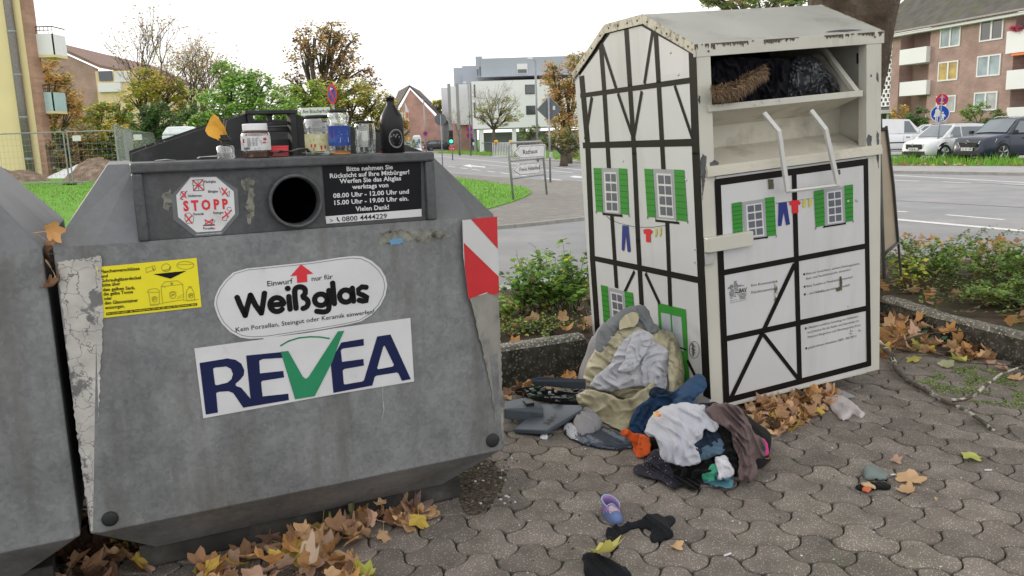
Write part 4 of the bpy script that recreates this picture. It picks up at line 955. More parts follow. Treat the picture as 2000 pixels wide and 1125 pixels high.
# solid cores of the two heaps so that they have a back
def core(nm, E_, sc, m, lb, cat, sd):
    mb = MB()
    def f(a, b):
        th_, ph = a*2*pi, b*pi/2*.999; k = 1+.16*noise.noise(V((cos(th_)*2, sin(th_)*2, ph*2+sd)))
        return V((E_.c.x + E_.r.x*sc*k*cos(th_)*cos(ph), E_.c.y + E_.r.y*sc*k*sin(th_)*cos(ph), max(.003, E_.c.z*0 + (E_.c.z+E_.r.z)*sc*k*sin(ph))))
    mb.grid(f, 40, 16); return mb.build(nm, m, smooth=True, label=lb, cat=cat)
core('dark_garment', HA, .86, C_greyp, 'crumpled dark garment buried under the beige jacket against the clothes bank', 'clothing', 1)
core('dark_garment', HB, .84, C_blk, 'crumpled black garment buried at the bottom of the front heap of clothes', 'clothing', 2)
garment('plastic_sheet', zc((330,725),(400,720),(520,740),(600,770),(680,800),(690,835),(620,848),(540,850),(460,835),(400,810),(335,775)), Flat(.01), C_film, thick=.035, amp=.008, freq=9, ang=.3, seed=1, up=True, label='shiny dark blue plastic sheet lying flat below the beige jacket', cat='plastic sheet')
garment('grey_garment', zc((395,690),(430,658),(480,668),(515,700),(520,745),(470,775),(420,785),(380,760),(372,725)), Flat(.02), C_greyp, thick=.09, amp=.012, freq=12, ang=1.2, seed=2, up=True, label='small grey cloth at the left tip of the heap beside the lettered casing', cat='clothing')
garment('grey_garment', zc((325,730),(365,720),(410,760),(400,800),(350,790),(325,760)), Flat(.012), C_lining, thick=.03, amp=.01, freq=14, seed=4, up=True, label='flat pale grey cloth scrap under the left tip of the heap', cat='clothing')
garment('hooded_sweater', zc((498,350),(490,290),(505,230),(540,190),(585,150),(640,112),(700,97),(745,100),(770,130),(790,175),(815,225),(812,245),(770,240),(730,215),(690,205),(640,215),(600,235),(570,280),(540,330)), HA, C_grey, thick=.05, lift=.03, amp=.012, freq=6, ang=-.9, seed=5, label='dark grey hooded sweater on top of the beige jacket, leaning on the clothes bank', cat='clothing')
garment('hood_lining', zc((620,180),(660,140),(705,135),(720,165),(700,205),(650,215),(615,225)), HA, C_beige, thick=.005, lift=.06, amp=.015, freq=16, ang=.5, seed=6, label='crumpled olive lining showing inside the dark grey hood', cat='clothing')
garment('beige_jacket', zc((432,505),(428,470),(440,420),(470,360),(520,290),(575,235),(640,212),(700,205),(760,215),(800,240),(850,225),(905,250),(935,310),(955,370),(962,440),(955,520),(930,545),(880,560),(800,560),(700,600),(560,560),(450,530)), HA, C_beige, thick=.05, lift=.02, amp=.013, freq=5.5, ang=-1.0, seed=7, label='large beige coated jacket slumped against the half-timbered clothes bank', cat='clothing')
garment('jacket_lining', zc((462,520),(480,480),(525,440),(570,400),(600,330),(640,280),(690,235),(750,228),(790,255),(800,290),(850,310),(872,350),(880,430),(885,500),(860,540),(800,545),(720,520),(620,540),(530,550)), HA, C_lining, thick=.035, lift=.06, amp=.017, freq=6, ang=-.8, seed=8, label='pale grey fabric lining spilling out of the open beige jacket', cat='clothing')
garment('grey_sleeve', zc((655,450),(600,440),(640,380),(665,300),(690,245),(745,230),(785,262),(770,320),(735,380),(700,430)), HA, C_lining, thick=.04, lift=.085, amp=.014, freq=13, ang=-1.05, seed=18, label='pale grey sleeve folded over the lining of the beige jacket', cat='clothing')
garment('beige_trousers', zc((388,580),(400,560),(440,540),(500,545),(560,560),(620,590),(680,575),(740,530),(790,500),(800,515),(770,560),(790,600),(740,640),(690,690),(650,750),(620,758),(560,725),(500,700),(450,675),(410,630)), HA, C_beige, thick=.05, lift=.09, amp=.013, freq=5, ang=.35, seed=9, label='beige trouser leg with waistband folded below the pale grey lining', cat='clothing')
garment('beige_strap', zc((872,360),(905,365),(930,400),(920,470),(900,545),(878,560),(874,480)), HA, C_beige, thick=.03, lift=.095, amp=.01, freq=15, ang=1.5, seed=19, label='folded beige jacket edge hanging down beside the green printed door', cat='clothing')
garment('blue_jeans', zc((668,760),(670,700),(690,660),(720,620),(760,590),(800,560),(850,565),(905,545),(950,510),(1000,470),(1035,452),(1070,490),(1068,530),(1030,570),(1000,600),(1060,620),(1080,640),(1000,680),(900,700),(800,740),(750,780),(690,780)), HC, C_jean, thick=.04, lift=.03, amp=.015, freq=7, ang=-.5, seed=10, label='dark blue jeans draped between the beige jacket and the grey shirt', cat='clothing')
garment('jeans_waistband', zc((770,560),(790,530),(830,528),(870,545),(905,552),(860,575),(800,585)), HC, C_navy, thick=.03, lift=.06, amp=.012, freq=15, ang=.3, seed=22, label='dark blue waistband lying on top of the blue jeans', cat='clothing')
garment('orange_cloth', zc((620,765),(655,740),(690,765),(750,775),(775,800),(780,850),(760,885),(710,888),(690,860),(675,810),(640,785)), HB, C_orange, thick=.04, lift=.0, amp=.014, freq=12, ang=1.0, seed=11, label='bright orange garment peeping out between the blue jeans and the grey shirt', cat='clothing')
garment('dotted_blouse', zc((683,960),(700,935),(740,920),(765,880),(800,850),(840,850),(870,900),(900,930),(930,990),(920,1040),(880,1045),(840,1020),(780,1000),(720,985)), HB, C_floral, thick=.05, lift=.0, amp=.02, freq=12, ang=.7, seed=12, label='dark navy blouse with tiny pale dots at the front left of the heap', cat='clothing')
garment('black_garment', zc((880,920),(960,900),(1060,890),(1110,920),(1090,980),(1050,1010),(1035,1055),(990,1060),(940,1040),(905,1058),(880,1035),(895,980)), HB, C_blk, thick=.045, lift=.015, amp=.02, freq=12, ang=1.4, seed=13, label='black cloth at the front of the heap between the dotted blouse and the mint bag', cat='clothing')
garment('navy_garment', zc((985,770),(1060,740),(1130,760),(1150,800),(1120,830),(1060,850),(1030,900),(960,880),(960,810)), HB, C_navy, thick=.045, lift=.02, amp=.018, freq=12, ang=-.5, seed=14, label='navy fleece garment tucked behind the light grey shirt', cat='clothing')
garment('steel_blue_garment', zc((1010,900),(1040,850),(1090,820),(1140,790),(1165,830),(1160,870),(1120,885),(1070,905),(1030,915)), HB, C_steel, thick=.045, lift=.03, amp=.016, freq=13, ang=-.6, seed=15, label='steel blue cloth roll to the right of the light grey shirt', cat='clothing')
garment('plastic_bag', zc((1050,1000),(1060,960),(1090,930),(1130,930),(1180,960),(1212,1000),(1200,1055),(1150,1050),(1100,1040),(1060,1025)), HB, C_teal, thick=.05, lift=.01, amp=.018, freq=13, ang=.2, seed=16, label='teal translucent plastic bag at the foot of the heap', cat='bag')
garment('plastic_bag', zc((1045,990),(1080,960),(1095,930),(1130,925),(1150,950),(1120,985),(1110,1020),(1075,1020)), HB, C_mint, thick=.03, lift=.035, amp=.014, freq=15, ang=-.3, seed=17, label='bright mint green plastic bag beside the white sock', cat='bag')
garment('black_garment', zc((1130,740),(1180,730),(1215,790),(1225,860),(1235,950),(1225,980),(1200,940),(1180,890),(1150,880),(1160,820)), HB, C_blk, thick=.04, lift=.03, amp=.018, freq=13, ang=1.3, seed=24, label='black cloth strip hanging between the steel blue cloth and the mauve garment', cat='clothing')
garment('white_sock', zc((1112,900),(1135,886),(1170,885),(1195,920),(1218,960),(1215,985),(1180,1000),(1135,1010),(1128,960)), HB, C_wht, thick=.04, lift=.05, amp=.008, freq=14, ang=.9, seed=20, label='clean white sock lying on the mint green bag', cat='sock')
garment('grey_shirt', zc((750,760),(760,710),(790,670),(825,640),(870,618),(950,606),(1000,612),(1060,620),(1065,650),(1090,680),(1125,705),(1138,735),(1110,760),(1060,745),(1050,790),(1020,820),(1035,870),(1042,915),(1000,935),(930,940),(885,925),(835,900),(825,850),(805,790),(770,785)), HB, C_shirt, thick=.05, lift=.055, amp=.021, freq=9.5, ang=1.1, seed=21, label='light grey cotton shirt with small neck label spread over the front heap', cat='clothing')
mb = MB(); q = [HB(x, y, .125) for x, y in zc((792,655),(832,652),(834,680),(796,685))]; mb.poly(q); mb.build('neck_label', mat("neck_label", (.6,.42,.2), .8, c2=(.5,.1,.05), c2scale=60, c2lo=.5, c2hi=.55), [o for o in bpy.data.objects if o.name.startswith('grey_shirt')][0])
garment('pink_garment', zc((1290,820),(1340,790),(1380,800),(1398,850),(1385,885),(1350,890),(1320,860)), HB, C_pink, thick=.05, lift=.02, amp=.012, freq=14, ang=.6, seed=25, label='bright pink garment edge under the mauve cloth', cat='clothing')
garment('mauve_garment', zc((1065,650),(1090,620),(1140,608),(1200,615),(1250,635),(1285,690),(1320,760),(1370,800),(1385,860),(1370,900),(1330,900),(1340,950),(1335,990),(1300,1025),(1250,1015),(1235,980),(1240,900),(1210,830),(1200,770),(1150,725),(1090,690)), HB, C_mauve, thick=.06, lift=.06, amp=.024, freq=12, ang=1.15, seed=23, label='mauve brown knit garment twisted over the right end of the heap', cat='clothing')

# cloths further along
garment('dropped_tights', Z((1100,940), 5, [(385,640),(430,590),(420,520),(440,480),(590,440),(640,405),(760,390),(800,350),(860,325),(940,325),(1000,350),(1050,335),(1095,380),(1085,430),(1040,470),(1075,520),(1060,560),(980,580),(880,605),(845,560),(860,500),(800,475),(720,460),(640,490),(560,540),(530,590),(530,650),(490,690),(440,680)]), Flat(), cloth("cloth_black_tights", (.014,.015,.018)), thick=.03, amp=.012, freq=16, ang=.4, seed=30, up=True, R=14, step=2.5, label='black tights dropped on the paving beside the child shoe', cat='tights')
garment('black_cloth', Z((1100,940), 5, [(215,925),(200,800),(190,740),(240,715),(320,710),(400,770),(500,800),(560,830),(620,870),(670,930),(640,960),(400,990)]), Flat(), MATS["cloth_black_tights"], thick=.05, amp=.014, freq=14, ang=.5, seed=31, up=True, R=18, label='black cloth under a yellow leaf at the bottom edge of the picture', cat='clothing')
garment('grey_rag', Z((1200,840), 2.5, [(1218,235),(1222,190),(1260,176),(1310,205),(1335,225),(1310,246),(1260,245)]), Flat(), cloth("cloth_grey_green", (.2,.24,.23)), thick=.035, amp=.008, freq=18, ang=.4, seed=32, up=True, R=14, step=2.5, label='grey green rag on the paving beside a large tan leaf', cat='rag')
garment('black_scrap', Z((1200,840), 2.5, [(1180,285),(1190,262),(1240,262),(1290,255),(1350,270),(1340,290),(1280,290),(1220,298)]), Flat(), C_blk, thick=.015, amp=.006, freq=18, seed=33, up=True, R=8, step=2, label='black plastic scrap below the grey green rag', cat='scrap')
garment('orange_scrap', Z((1200,840), 2.5, [(1208,296),(1215,280),(1240,278),(1255,292),(1240,300)]), Flat(.012), mat("orange_scrap", (.6,.14,.06), .6), thick=.012, amp=.003, freq=18, seed=34, up=True, R=5, step=1.5, label='tiny orange scrap on the black plastic scrap', cat='scrap')
garment('tan_scrap', Z((1200,840), 2.5, [(1203,262),(1250,258),(1280,285),(1230,278)]), Flat(.016), mat("tan_paper", (.5,.38,.22), .8), thick=.008, amp=.003, freq=18, seed=35, up=True, R=5, step=1.5, label='curled tan paper strip on the black plastic scrap', cat='scrap')
garment('pale_glove', Z((1560,400), 2.009, [(103,765),(130,752),(170,755),(200,770),(230,800),(262,825),(240,835),(215,822),(190,845),(165,845),(140,815),(118,790)]), Flat(), cloth("cloth_dirty_white", (.5,.46,.46)), thick=.04, amp=.012, freq=15, ang=.8, seed=36, up=True, R=14, step=2.5, label='dirty white crumpled cloth on the paving right of the clothes bank door', cat='rag')
mb = MB(); mb.prism([gnd(*p, .02) for p in Z((1560,400), 2.009, [(113,733),(158,720),(222,752),(180,760)])], (0,0,.001)); mb.build('clear_pack', mat("clear_pack", (.5,.52,.55), .2, alpha=.6), label='flat clear plastic hanger pack beside the dirty white cloth', cat='packaging')
garment('paper_tissue', zc((200,785),(212,772),(235,772),(243,790),(225,800),(205,798)), Flat(), C_wht, thick=.02, amp=.008, freq=25, seed=37, up=True, R=6, step=1.5, label='small white crumpled tissue in front of the lettered casing', cat='tissue')

# hatch contents: coat with fur collar and a dark plastic sack, resting on the tray
HT = Wall(c(0,1.7,.12), -CN)
zh = lambda *p: Z((1360,60), 5.882, p)
coat = garment('winter_coat', zh((112,910),(110,700),(130,500),(250,330),(500,300),(800,320),(1050,330),(1080,500),(1050,700),(1040,830),(1000,850),(900,850),(780,870),(700,880),(600,870),(400,890),(200,905)), HT, cloth("cloth_blue_black", (.009,.009,.013)), thick=.16, amp=.02, freq=8, ang=.5, seed=40, R=40, label='black winter coat with brown fur trim stuffed in the open hatch', cat='coat')
sack = garment('plastic_sack', zh((1020,830),(1030,700),(1050,560),(1080,400),(1120,300),(1250,270),(1400,330),(1500,450),(1600,540),(1640,650),(1620,770),(1450,800),(1250,815)), HT, mat("grey_black_film", (.03,.032,.038), .28, var=.25, scale=6, bump=.003, bscale=30, spec=.6), thick=.17, amp=.03, freq=9, ang=.25, aniso=4, seed=41, R=34, label='shiny dark grey plastic sack on the tray of the open hatch', cat='plastic sack')
fm = leafmat("fur", (.2,.125,.07), .8, .1, .5); fm2 = leafmat("fur_tips", (.38,.29,.19), .8, .1, .3); fm3 = leafmat("fur_roots", (.07,.04,.025), .8, .05, .4)
mb = MB(); r = RND(9); spine = zh((170,720),(300,700),(430,680),(540,600),(640,540),(720,480),(790,460))
for k in range(2600):
    t = r.random()*(len(spine)-1.001); i = int(t); f = t-i; a, b = spine[i], spine[i+1]
    x = a[0]+(b[0]-a[0])*f; y = a[1]+(b[1]-a[1])*f; wv = r.uniform(-1, 1)
    wid = (16 if i < 4 else 10); nx_, ny_ = .35, .94
    x += nx_*wv*wid*.6; y += ny_*wv*wid*.75
    B = HT(x, y, .17+.03*(1-wv*wv)+r.uniform(-.01,.01))
    dirp = V((nx_*wv*.5 + .25*r.uniform(-1,1) + .15, 0, 0)); dw = (CD*(nx_*(wv*.3)+r.uniform(-.5,.5)+.1) - CZ*(ny_*(wv+.45)+r.uniform(-.3,.3)) - CN*r.uniform(.2,.8)).normalized()
    Ln = r.uniform(.02,.045); sd_ = dw.cross(CN).normalized()*r.uniform(.001,.0022)
    mb.mi = r.choice((0,0,1,2)); mid = B+dw*Ln*.6; tip = B+dw*Ln - CZ*Ln*.25
    mb.poly([B-sd_, B+sd_, mid+sd_*.6, mid-sd_*.6]); mb.poly([mid-sd_*.6, mid+sd_*.6, tip])
mb.build('fur_collar', [fm, fm2, fm3], coat)
mb = MB()
for x, y in ((770,815),(965,797),(685,845)): mb.lathe([(.006,0),(.006,.003),(.003,.004),(.002,.002)], HT(*zh((x,y))[0], .16), 12, ax=-CN)
mb.build('press_studs', mat("stud_steel", (.6,.6,.6), .3, metal=.8), coat, smooth=True)

# ================================================================ smashed casings
P_case = mat("grey_plastic_casing", (.075,.09,.11), .4, var=.12, scale=6, bump=.0005, bscale=90); P_dark = mat("black_plastic_casing", (.014,.015,.017), .35, var=.2, scale=12)
def slab(name, pts, z0, z1, m, label, cat, tilt=None, bev=.006, group=None):
    mb = MB(); b = [gnd(x, y, z0) for x, y in pts]; mb.prism([(p.x, p.y, p.z) for p in b], (0,0,z1-z0)); return mb.build(name, m, label=label, cat=cat, bevel=bev, group=group)
def panel3(name, pts, th, m, label, cat, group=None):   # pts: (px,py,z) top face
    mb = MB(); mb.prism([gnd(x, y, z) for x, y, z in pts], (0,0,-th)); return mb.build(name, m, label=label, cat=cat, bevel=.007, group=group)
GR = 'smashed grey plastic appliance casings by the kerb'
p1 = panel3('plastic_casing', [(*zc((62,745))[0],.03),(*zc((205,612))[0],.05),(*zc((420,618))[0],.08),(*zc((425,640))[0],.08),(*zc((235,752))[0],.045)], .026, P_case, 'flat grey plastic casing with raised brand lettering nearest the camera', 'casing', GR)
tp = [gnd(*zc((62,745))[0],.03), gnd(*zc((205,612))[0],.05), gnd(*zc((420,618))[0],.08), gnd(*zc((235,752))[0],.045)]
nn = (tp[1]-tp[0]).cross(tp[3]-tp[0]).normalized(); nn = nn if nn.z > 0 else -nn
PP = Plane(tp[0], nn, (tp[3]-tp[1]))
mb = MB(); vs, fs = glyphs("SONY", .02)
A_ = PP.p(*zc((310,640))[0], .004); B_ = PP.p(*zc((205,718))[0], .004); up_ = nn.cross((B_-A_).normalized()); up_ = up_ if up_.dot(CX) > 0 else -up_
if CAP is None: CAP = .73
x1_ = max(x for x, y in vs); i = mb.vs([A_ + (B_-A_)*(x/x1_) - (nn.cross((B_-A_).normalized()))*(-1)*(y*.045/CAP) for x, y in vs])
for f in fs: mb.face([i+k for k in f])
mb.build('lettering', P_dark, p1)
panel3('plastic_casing', [(*zc((12,640))[0],.10),(*zc((15,600))[0],.11),(*zc((120,580))[0],.11),(*zc((185,600))[0],.10),(*zc((218,632))[0],.085),(*zc((215,660))[0],.07),(*zc((150,650))[0],.08)], .06, P_case, 'grey plastic casing end with handle recess half hidden by the glass container', 'casing', GR)
mb = MB(); mb.prism([gnd(*p, .113) for p in zc((110,592),(150,588),(170,606),(130,612))], (0,0,-.02)); mb.build('handle_recess', P_dark, [o for o in bpy.data.objects if o.name.startswith('plastic_casing')][-1])
panel3('plastic_casing', [(*zc((65,535))[0],.05),(*zc((130,520))[0],.09),(*zc((440,560))[0],.09),(*zc((445,608))[0],.045),(*zc((200,575))[0],.04)], .035, P_dark, 'open black casing shell full of broken parts under the lifted lid', 'casing', GR)
panel3('plastic_casing', [(*zc((150,478))[0],.22),(*zc((200,468))[0],.235),(*zc((440,482))[0],.24),(*zc((440,520))[0],.19),(*zc((260,508))[0],.185),(*zc((165,497))[0],.19)], .02, P_case, 'dark grey casing lid lifted above the black shell near the kerb', 'casing', GR)
mb = MB(); r = RND(3)
for k in range(70):
    x, y = zc((r.uniform(120,430), r.uniform(515,595)))[0]; p = gnd(x, y, r.uniform(.05,.10)); a = r.uniform(0, pi); s_ = r.uniform(.006,.022)
    mb.mi = r.choice((0,0,1,2)); mb.box((-s_,-s_*.5,-s_*.3),(s_,s_*.5,s_*.4), lambda X, Y, Z_: p + V((X*cos(a)-Y*sin(a), X*sin(a)+Y*cos(a), Z_)))
mb.build('broken_parts', [P_dark, mat("part_grey", (.25,.25,.26), .5), mat("part_green", (.02,.06,.03), .5)], [o for o in bpy.data.objects if o.name == 'plastic_casing.002'][0])

# child shoe
SHC = gnd(1196,1010); lay = V((.22,-1,0)).normalized(); lat = V((lay.y,-lay.x,0))*-1
P_lil = mat("shoe_lilac", (.3,.2,.42), .7, var=.12, scale=20); P_blu = mat("shoe_blue", (.11,.16,.32), .7, var=.15, scale=20); P_in = mat("shoe_inside", (.16,.09,.2), .9)
shoe = thing('child_shoe', 'small lilac and blue child slipper on the paving beside black tights', 'shoe', SHC)
def sh(a, l, z): return SHC + lay*a + lat*l + UP*z
def shw(t): return .034*(.62+.5*sin(pi*min(1, .18+t*.78)))*(1 if t < .85 else 1-((t-.85)/.15)**2*.45)
def shell(t, s_, h, grow=1): ang_ = s_*2*pi; return None
Lsh = .165; cy0 = -.09
mb = MB(); n = 28; out = []
for k in range(n):
    a = 2*pi*k/n; x = cos(a); y = sin(a); out.append((cy0+Lsh*.5+x*Lsh*.5, y*.034*(1+.18*x)))
for z0, z1, gs in ((0,.012,1.08),): mb.prism([sh(a, l*gs, z0) for a, l in out], (0,0,z1))
mb.build('sole', P_blu, shoe, bevel=.002)
mb = MB()
def upper(t, s_):   # t 0 heel..1 toe, s 0..1 across over the top
    a = cy0 + Lsh*t; w_ = .034*sqrt(max(0, 1-(2*t-1)**2))*(1+.18*(2*t-1)); h = .05*(1-.35*t)*(1-max(0,(t-.8)/.2)**2*.9); an = pi*s_
    return sh(a, -cos(an)*w_, .01+sin(an)*h)
def up2(a, b): return upper(.42+.575*a, b)
mb.grid(up2, 14, 14); mb.build('toe_cap', P_blu, shoe, smooth=True)
mb = MB()
def wallf(a, b):
    ph = pi*.5 + (a-.5)*pi*1.35 + pi*.5; x = cos(ph); y = sin(ph); hh = .052
    return sh(cy0+Lsh*.42 + x*Lsh*.42, y*.033, .01+b*hh*(1-.1*abs(a-.5)))
mb.grid(wallf, 18, 3); o = mb.build('heel_wall', P_lil, shoe, smooth=True); o.modifiers.new("t", 'SOLIDIFY').thickness = .004
mb = MB(); mb.prism([sh(a, l*.88, .012) for a, l in out], (0,0,.002)); mb.build('insole', P_in, shoe)
mb = MB(); mb.tube([upper(.44, s_/10) for s_ in range(11)], .0022, 5); mb.tube([wallf(a/16, 1) for a in range(17)], .0022, 5); mb.build('piping', mat("shoe_piping", (.35,.5,.7), .7), shoe, smooth=True)
mb = MB()
for t0, t1, s0, s1 in ((.52,.78,.25,.75),): mb.grid(lambda a, b: upper(t0+(t1-t0)*a, s0+(s1-s0)*b) + UP*.001, 8, 8)
mb.build('pale_print', mat("shoe_print", (.5,.38,.42), .7, c2=(.3,.22,.4), c2scale=70, c2lo=.48, c2hi=.52), shoe, smooth=True)

# ================================================================ things on the container top
ZT = 1.262
def top(px, w):  # a point on the ledge top at pixel column px and depth w
    Pq = hit(px, 300, g(0,0,w), GN); q = Pq - G0; u = q.dot(GD)
    return g(u, ZT+.001, w), (Pq-O).dot(CF)/FPX
M_glass = bpy.data.materials.new("jar_glass"); nt_, N_, L_n = nodes(M_glass)
tr_ = N_.new("ShaderNodeBsdfTransparent"); tr_.inputs[0].default_value = (.95,.97,.96,1); gl_ = N_.new("ShaderNodeBsdfGlossy"); gl_.inputs[0].default_value = (1,1,1,1); gl_.inputs["Roughness"].default_value = .09
lw_ = N_.new("ShaderNodeLayerWeight"); lw_.inputs[0].default_value = .4; mr_ = N_.new("ShaderNodeMapRange"); mr_.inputs[3].default_value = .12; mr_.inputs[4].default_value = .85; L_n.new(lw_.outputs["Facing"], mr_.inputs[0])
ms_ = N_.new("ShaderNodeMixShader"); L_n.new(mr_.outputs[0], ms_.inputs[0]); L_n.new(tr_.outputs[0], ms_.inputs[1]); L_n.new(gl_.outputs[0], ms_.inputs[2]); L_n.new(ms_.outputs[0], N_["Material Output"].inputs[0])
M_lidk = mat("black_lid", (.02,.02,.02), .35)
def jar(name, label, px, w, wpx, hpx, prof, mats_parts, cat='jar'):
    P, m = top(px, w); R_ = wpx*m/2; H = hpx*m; t = thing(name, label, cat, P)
    mb = MB(); mb.lathe([(r_*R_, h*H) for r_, h in prof], P, 28); mb.build('glass_body', M_glass, t, smooth=True)
    return t, P, R_, H
def band(t, P, R_, H, r0, h0, h1, m, nm='label', a0=0, a1=2*pi, r1=None):
    # partial cylinder facing the camera
    d = (O-P); base = atan2(d.y, d.x); mb = MB()
    mb.grid(lambda a, b: V((P.x+cos(base+(a0+(a1-a0)*a))*R_*(r0+((r1 or r0)-r0)*b), P.y+sin(base+(a0+(a1-a0)*a))*R_*(r0+((r1 or r0)-r0)*b), P.z+H*(h0+(h1-h0)*b))), 28, 2)
    return mb.build(nm, m, t, smooth=True)
def lid(t, P, R_, H, r_, h0, h1, m): mb = MB(); mb.lathe([(r_*R_*.96,h0*H),(r_*R_,h0*H+.001),(r_*R_,h1*H-.002),(r_*R_*.95,h1*H)], P, 28); return mb.build('lid', m, t, smooth=False, bevel=.001)
HI = pi*.42
# hazelnut spread jar with white lid
t, P, R_, H = jar('spread_jar', 'jar of brown spread with flat white lid and torn white label on the container top', 502, .13, 56, 65, [(.8,0),(.92,.04),(.96,.2),(1.0,.45),(1.0,.66),(.9,.76),(.82,.8)], 0)
band(t, P, R_, H, .955, .02, .78, mat("brown_spread", (.06,.022,.012), .35, c2=(.2,.12,.08), c2scale=40, c2lo=.55, c2hi=.7), 'contents', 0, 2*pi, .93)
lid(t, P, R_, H, .84, .8, 1.0, mat("white_lid", (.7,.7,.7), .4))
lb = band(t, P, R_, H, 1.015, .22, .64, mat("paper_label_white", (.62,.62,.62), .7, c2=(.4,.4,.4), c2scale=60), 'label', -HI*1.1, HI)
def lab_marks(t, lb, P, R_, H, r0, marks, m, nm='print'):
    d = (O-P); base = atan2(d.y, d.x); mb = MB()
    for a0, a1, h0, h1 in marks:
        f = lambda a, h: V((P.x+cos(base-a)*R_*r0*-1*-1, P.y+sin(base-a)*R_*r0, P.z+H*h))
        mb.poly([f(a0,h0), f(a1,h0), f(a1,h1), f(a0,h1)])
    mb.build(nm, m, lb)
lab_marks(t, lb, P, R_, H, 1.03, [(-.1+.0,.25,.56-.03*k,.57-.03*k) for k in range(8)]+[(.35,.6,.56-.03*k,.57-.03*k) for k in range(8)]+[(.45+.06*k,.48+.06*k,.25,.31) for k in range(8)], S_black)
lab_marks(t, lb, P, R_, H, 1.03, [(-.75,-.5,.5,.58),(-.7,-.45,.42,.46),(.85,1.0,.44,.56)], mat("label_red", (.4,.05,.04), .6))
# big tall jar
t, P, R_, H = jar('pickle_jar', 'tall empty jar with black lid and green and cream chilli label', 624, .2, 54, 76, [(.86,0),(.98,.04),(.98,.5),(.93,.56),(.98,.62),(1.0,.84),(.88,.9),(.86,.93)], 0)
lid(t, P, R_, H, .93, .93, 1.0, M_lidk); lb = band(t, P, R_, H, .995, .1, .54, mat("label_cream", (.55,.53,.32), .6, c2=(.35,.42,.15), c2scale=40), 'label', -HI, HI)
lab_marks(t, lb, P, R_, H, 1.01, [(-1.2,1.2,.45,.54)], mat("label_green", (.05,.13,.03), .6))
lab_marks(t, lb, P, R_, H, 1.012, [(-.35,.35,.36,.40),(-.5,-.1,.16,.24),(-.2,.4,.12,.2),(.2,.6,.2,.28)], mat("label_chilli", (.5,.04,.06), .6)); lab_marks(t, lb, P, R_, H, 1.014, [(-.15,.15,.42,.5)], mat("label_crest", (.6,.58,.45), .6))
# jar with blue label
t, P, R_, H = jar('sauce_jar', 'waisted jar with black lid, blue label and orange residue at the bottom', 665, .12, 42, 86, [(.8,0),(.96,.05),(1.0,.3),(1.0,.62),(.88,.72),(.98,.82),(.94,.9),(.8,.94)], 0)
lid(t, P, R_, H, .86, .945, 1.0, M_lidk); lb = band(t, P, R_, H, 1.015, .2, .64, mat("label_blue", (.02,.05,.25), .5, c2=(.05,.12,.35), c2scale=30), 'label', -HI*1.15, HI*1.15)
lab_marks(t, lb, P, R_, H, 1.03, [(-.9,-.05,.27,.38),(-.9,-.2,.44,.455),(-.9,.0,.49,.5)], S_white); lab_marks(t, lb, P, R_, H, 1.03, [(.45,1.2,.36,.56)], mat("label_red", (.4,.05,.04), .6))
band(t, P, R_, H, .95, .01, .09, mat("orange_residue", (.45,.2,.05), .5), 'residue')
# small jar
t, P, R_, H = jar('small_jar', 'small empty jar with black lid between the blue-labelled jar and the black bottle', 715, .18, 40, 62, [(.85,0),(.97,.05),(1.0,.4),(1.0,.82),(.9,.9),(.86,.94)], 0)
lid(t, P, R_, H, .94, .93, 1.0, M_lidk); band(t, P, R_, H, .9, .2, .7, mat("paper_inside", (.55,.55,.52), .8), 'paper_scrap', -.9, .3)
# black stoneware bottle
P, m = top(768, .1); R_ = 46*m/2; H = 108*m
t = thing('stoneware_bottle', 'matt black stoneware bottle with oval line label on the container top', 'bottle', P)
mb = MB(); mb.lathe([(.9*R_,0),(R_,.01*H),(R_,.5*H),(.985*R_,.58*H),(.88*R_,.66*H),(.6*R_,.76*H),(.38*R_,.83*H),(.32*R_,.88*H),(.32*R_,.95*H),(.38*R_,.955*H),(.38*R_,.975*H),(.3*R_,.98*H),(.12*R_,.985*H),(.12*R_,H)], P, 36)
bb = mb.build('bottle_body', mat("black_stoneware", (.012,.012,.013), .36, var=.15, bump=.0003, bscale=60), t, smooth=True)
d = (O-P); base = atan2(d.y, d.x); mb = MB()
def bl(a, h): return V((P.x+cos(base-a)*R_*1.012, P.y+sin(base-a)*R_*1.012, P.z+H*h))
def bstroke(pts, wd):
    for (a0,h0),(a1,h1) in zip(pts, pts[1:]):
        da, dh = (a1-a0)*R_, (h1-h0)*H; l = hypot(da, dh) or 1; na, nh = -dh/l*wd/R_, da/l*wd/H; mb.poly([bl(a0-na,h0-nh), bl(a1-na,h1-nh), bl(a1+na,h1+nh), bl(a0+na,h0+nh)])
bstroke([(-.35+.62*cos(2*pi*k/24), .25+.16*sin(2*pi*k/24)) for k in range(25)], .0007); bstroke([(-.35+.55*cos(2*pi*k/24), .25+.145*sin(2*pi*k/24)) for k in range(25)], .0004)
bstroke([(-1,.42),(.6,.42)], .0004); bstroke([(-.9,.085),(.5,.085)], .0004)
for a, h in ((-.7,.27),(-.5,.31),(-.35,.28),(-.2,.31),(0,.28)): bstroke([(a,h),(a+.1,h+.02),(a+.12,h-.02)], .0006)
for h, q in ((.235,.4),(.215,.42),(.19,.35),(.165,.28)): bstroke([(-.35-q,h),(-.35+q,h)], .0005)
mb.build('printed_label', mat("label_silver", (.4,.4,.4), .5), bb)
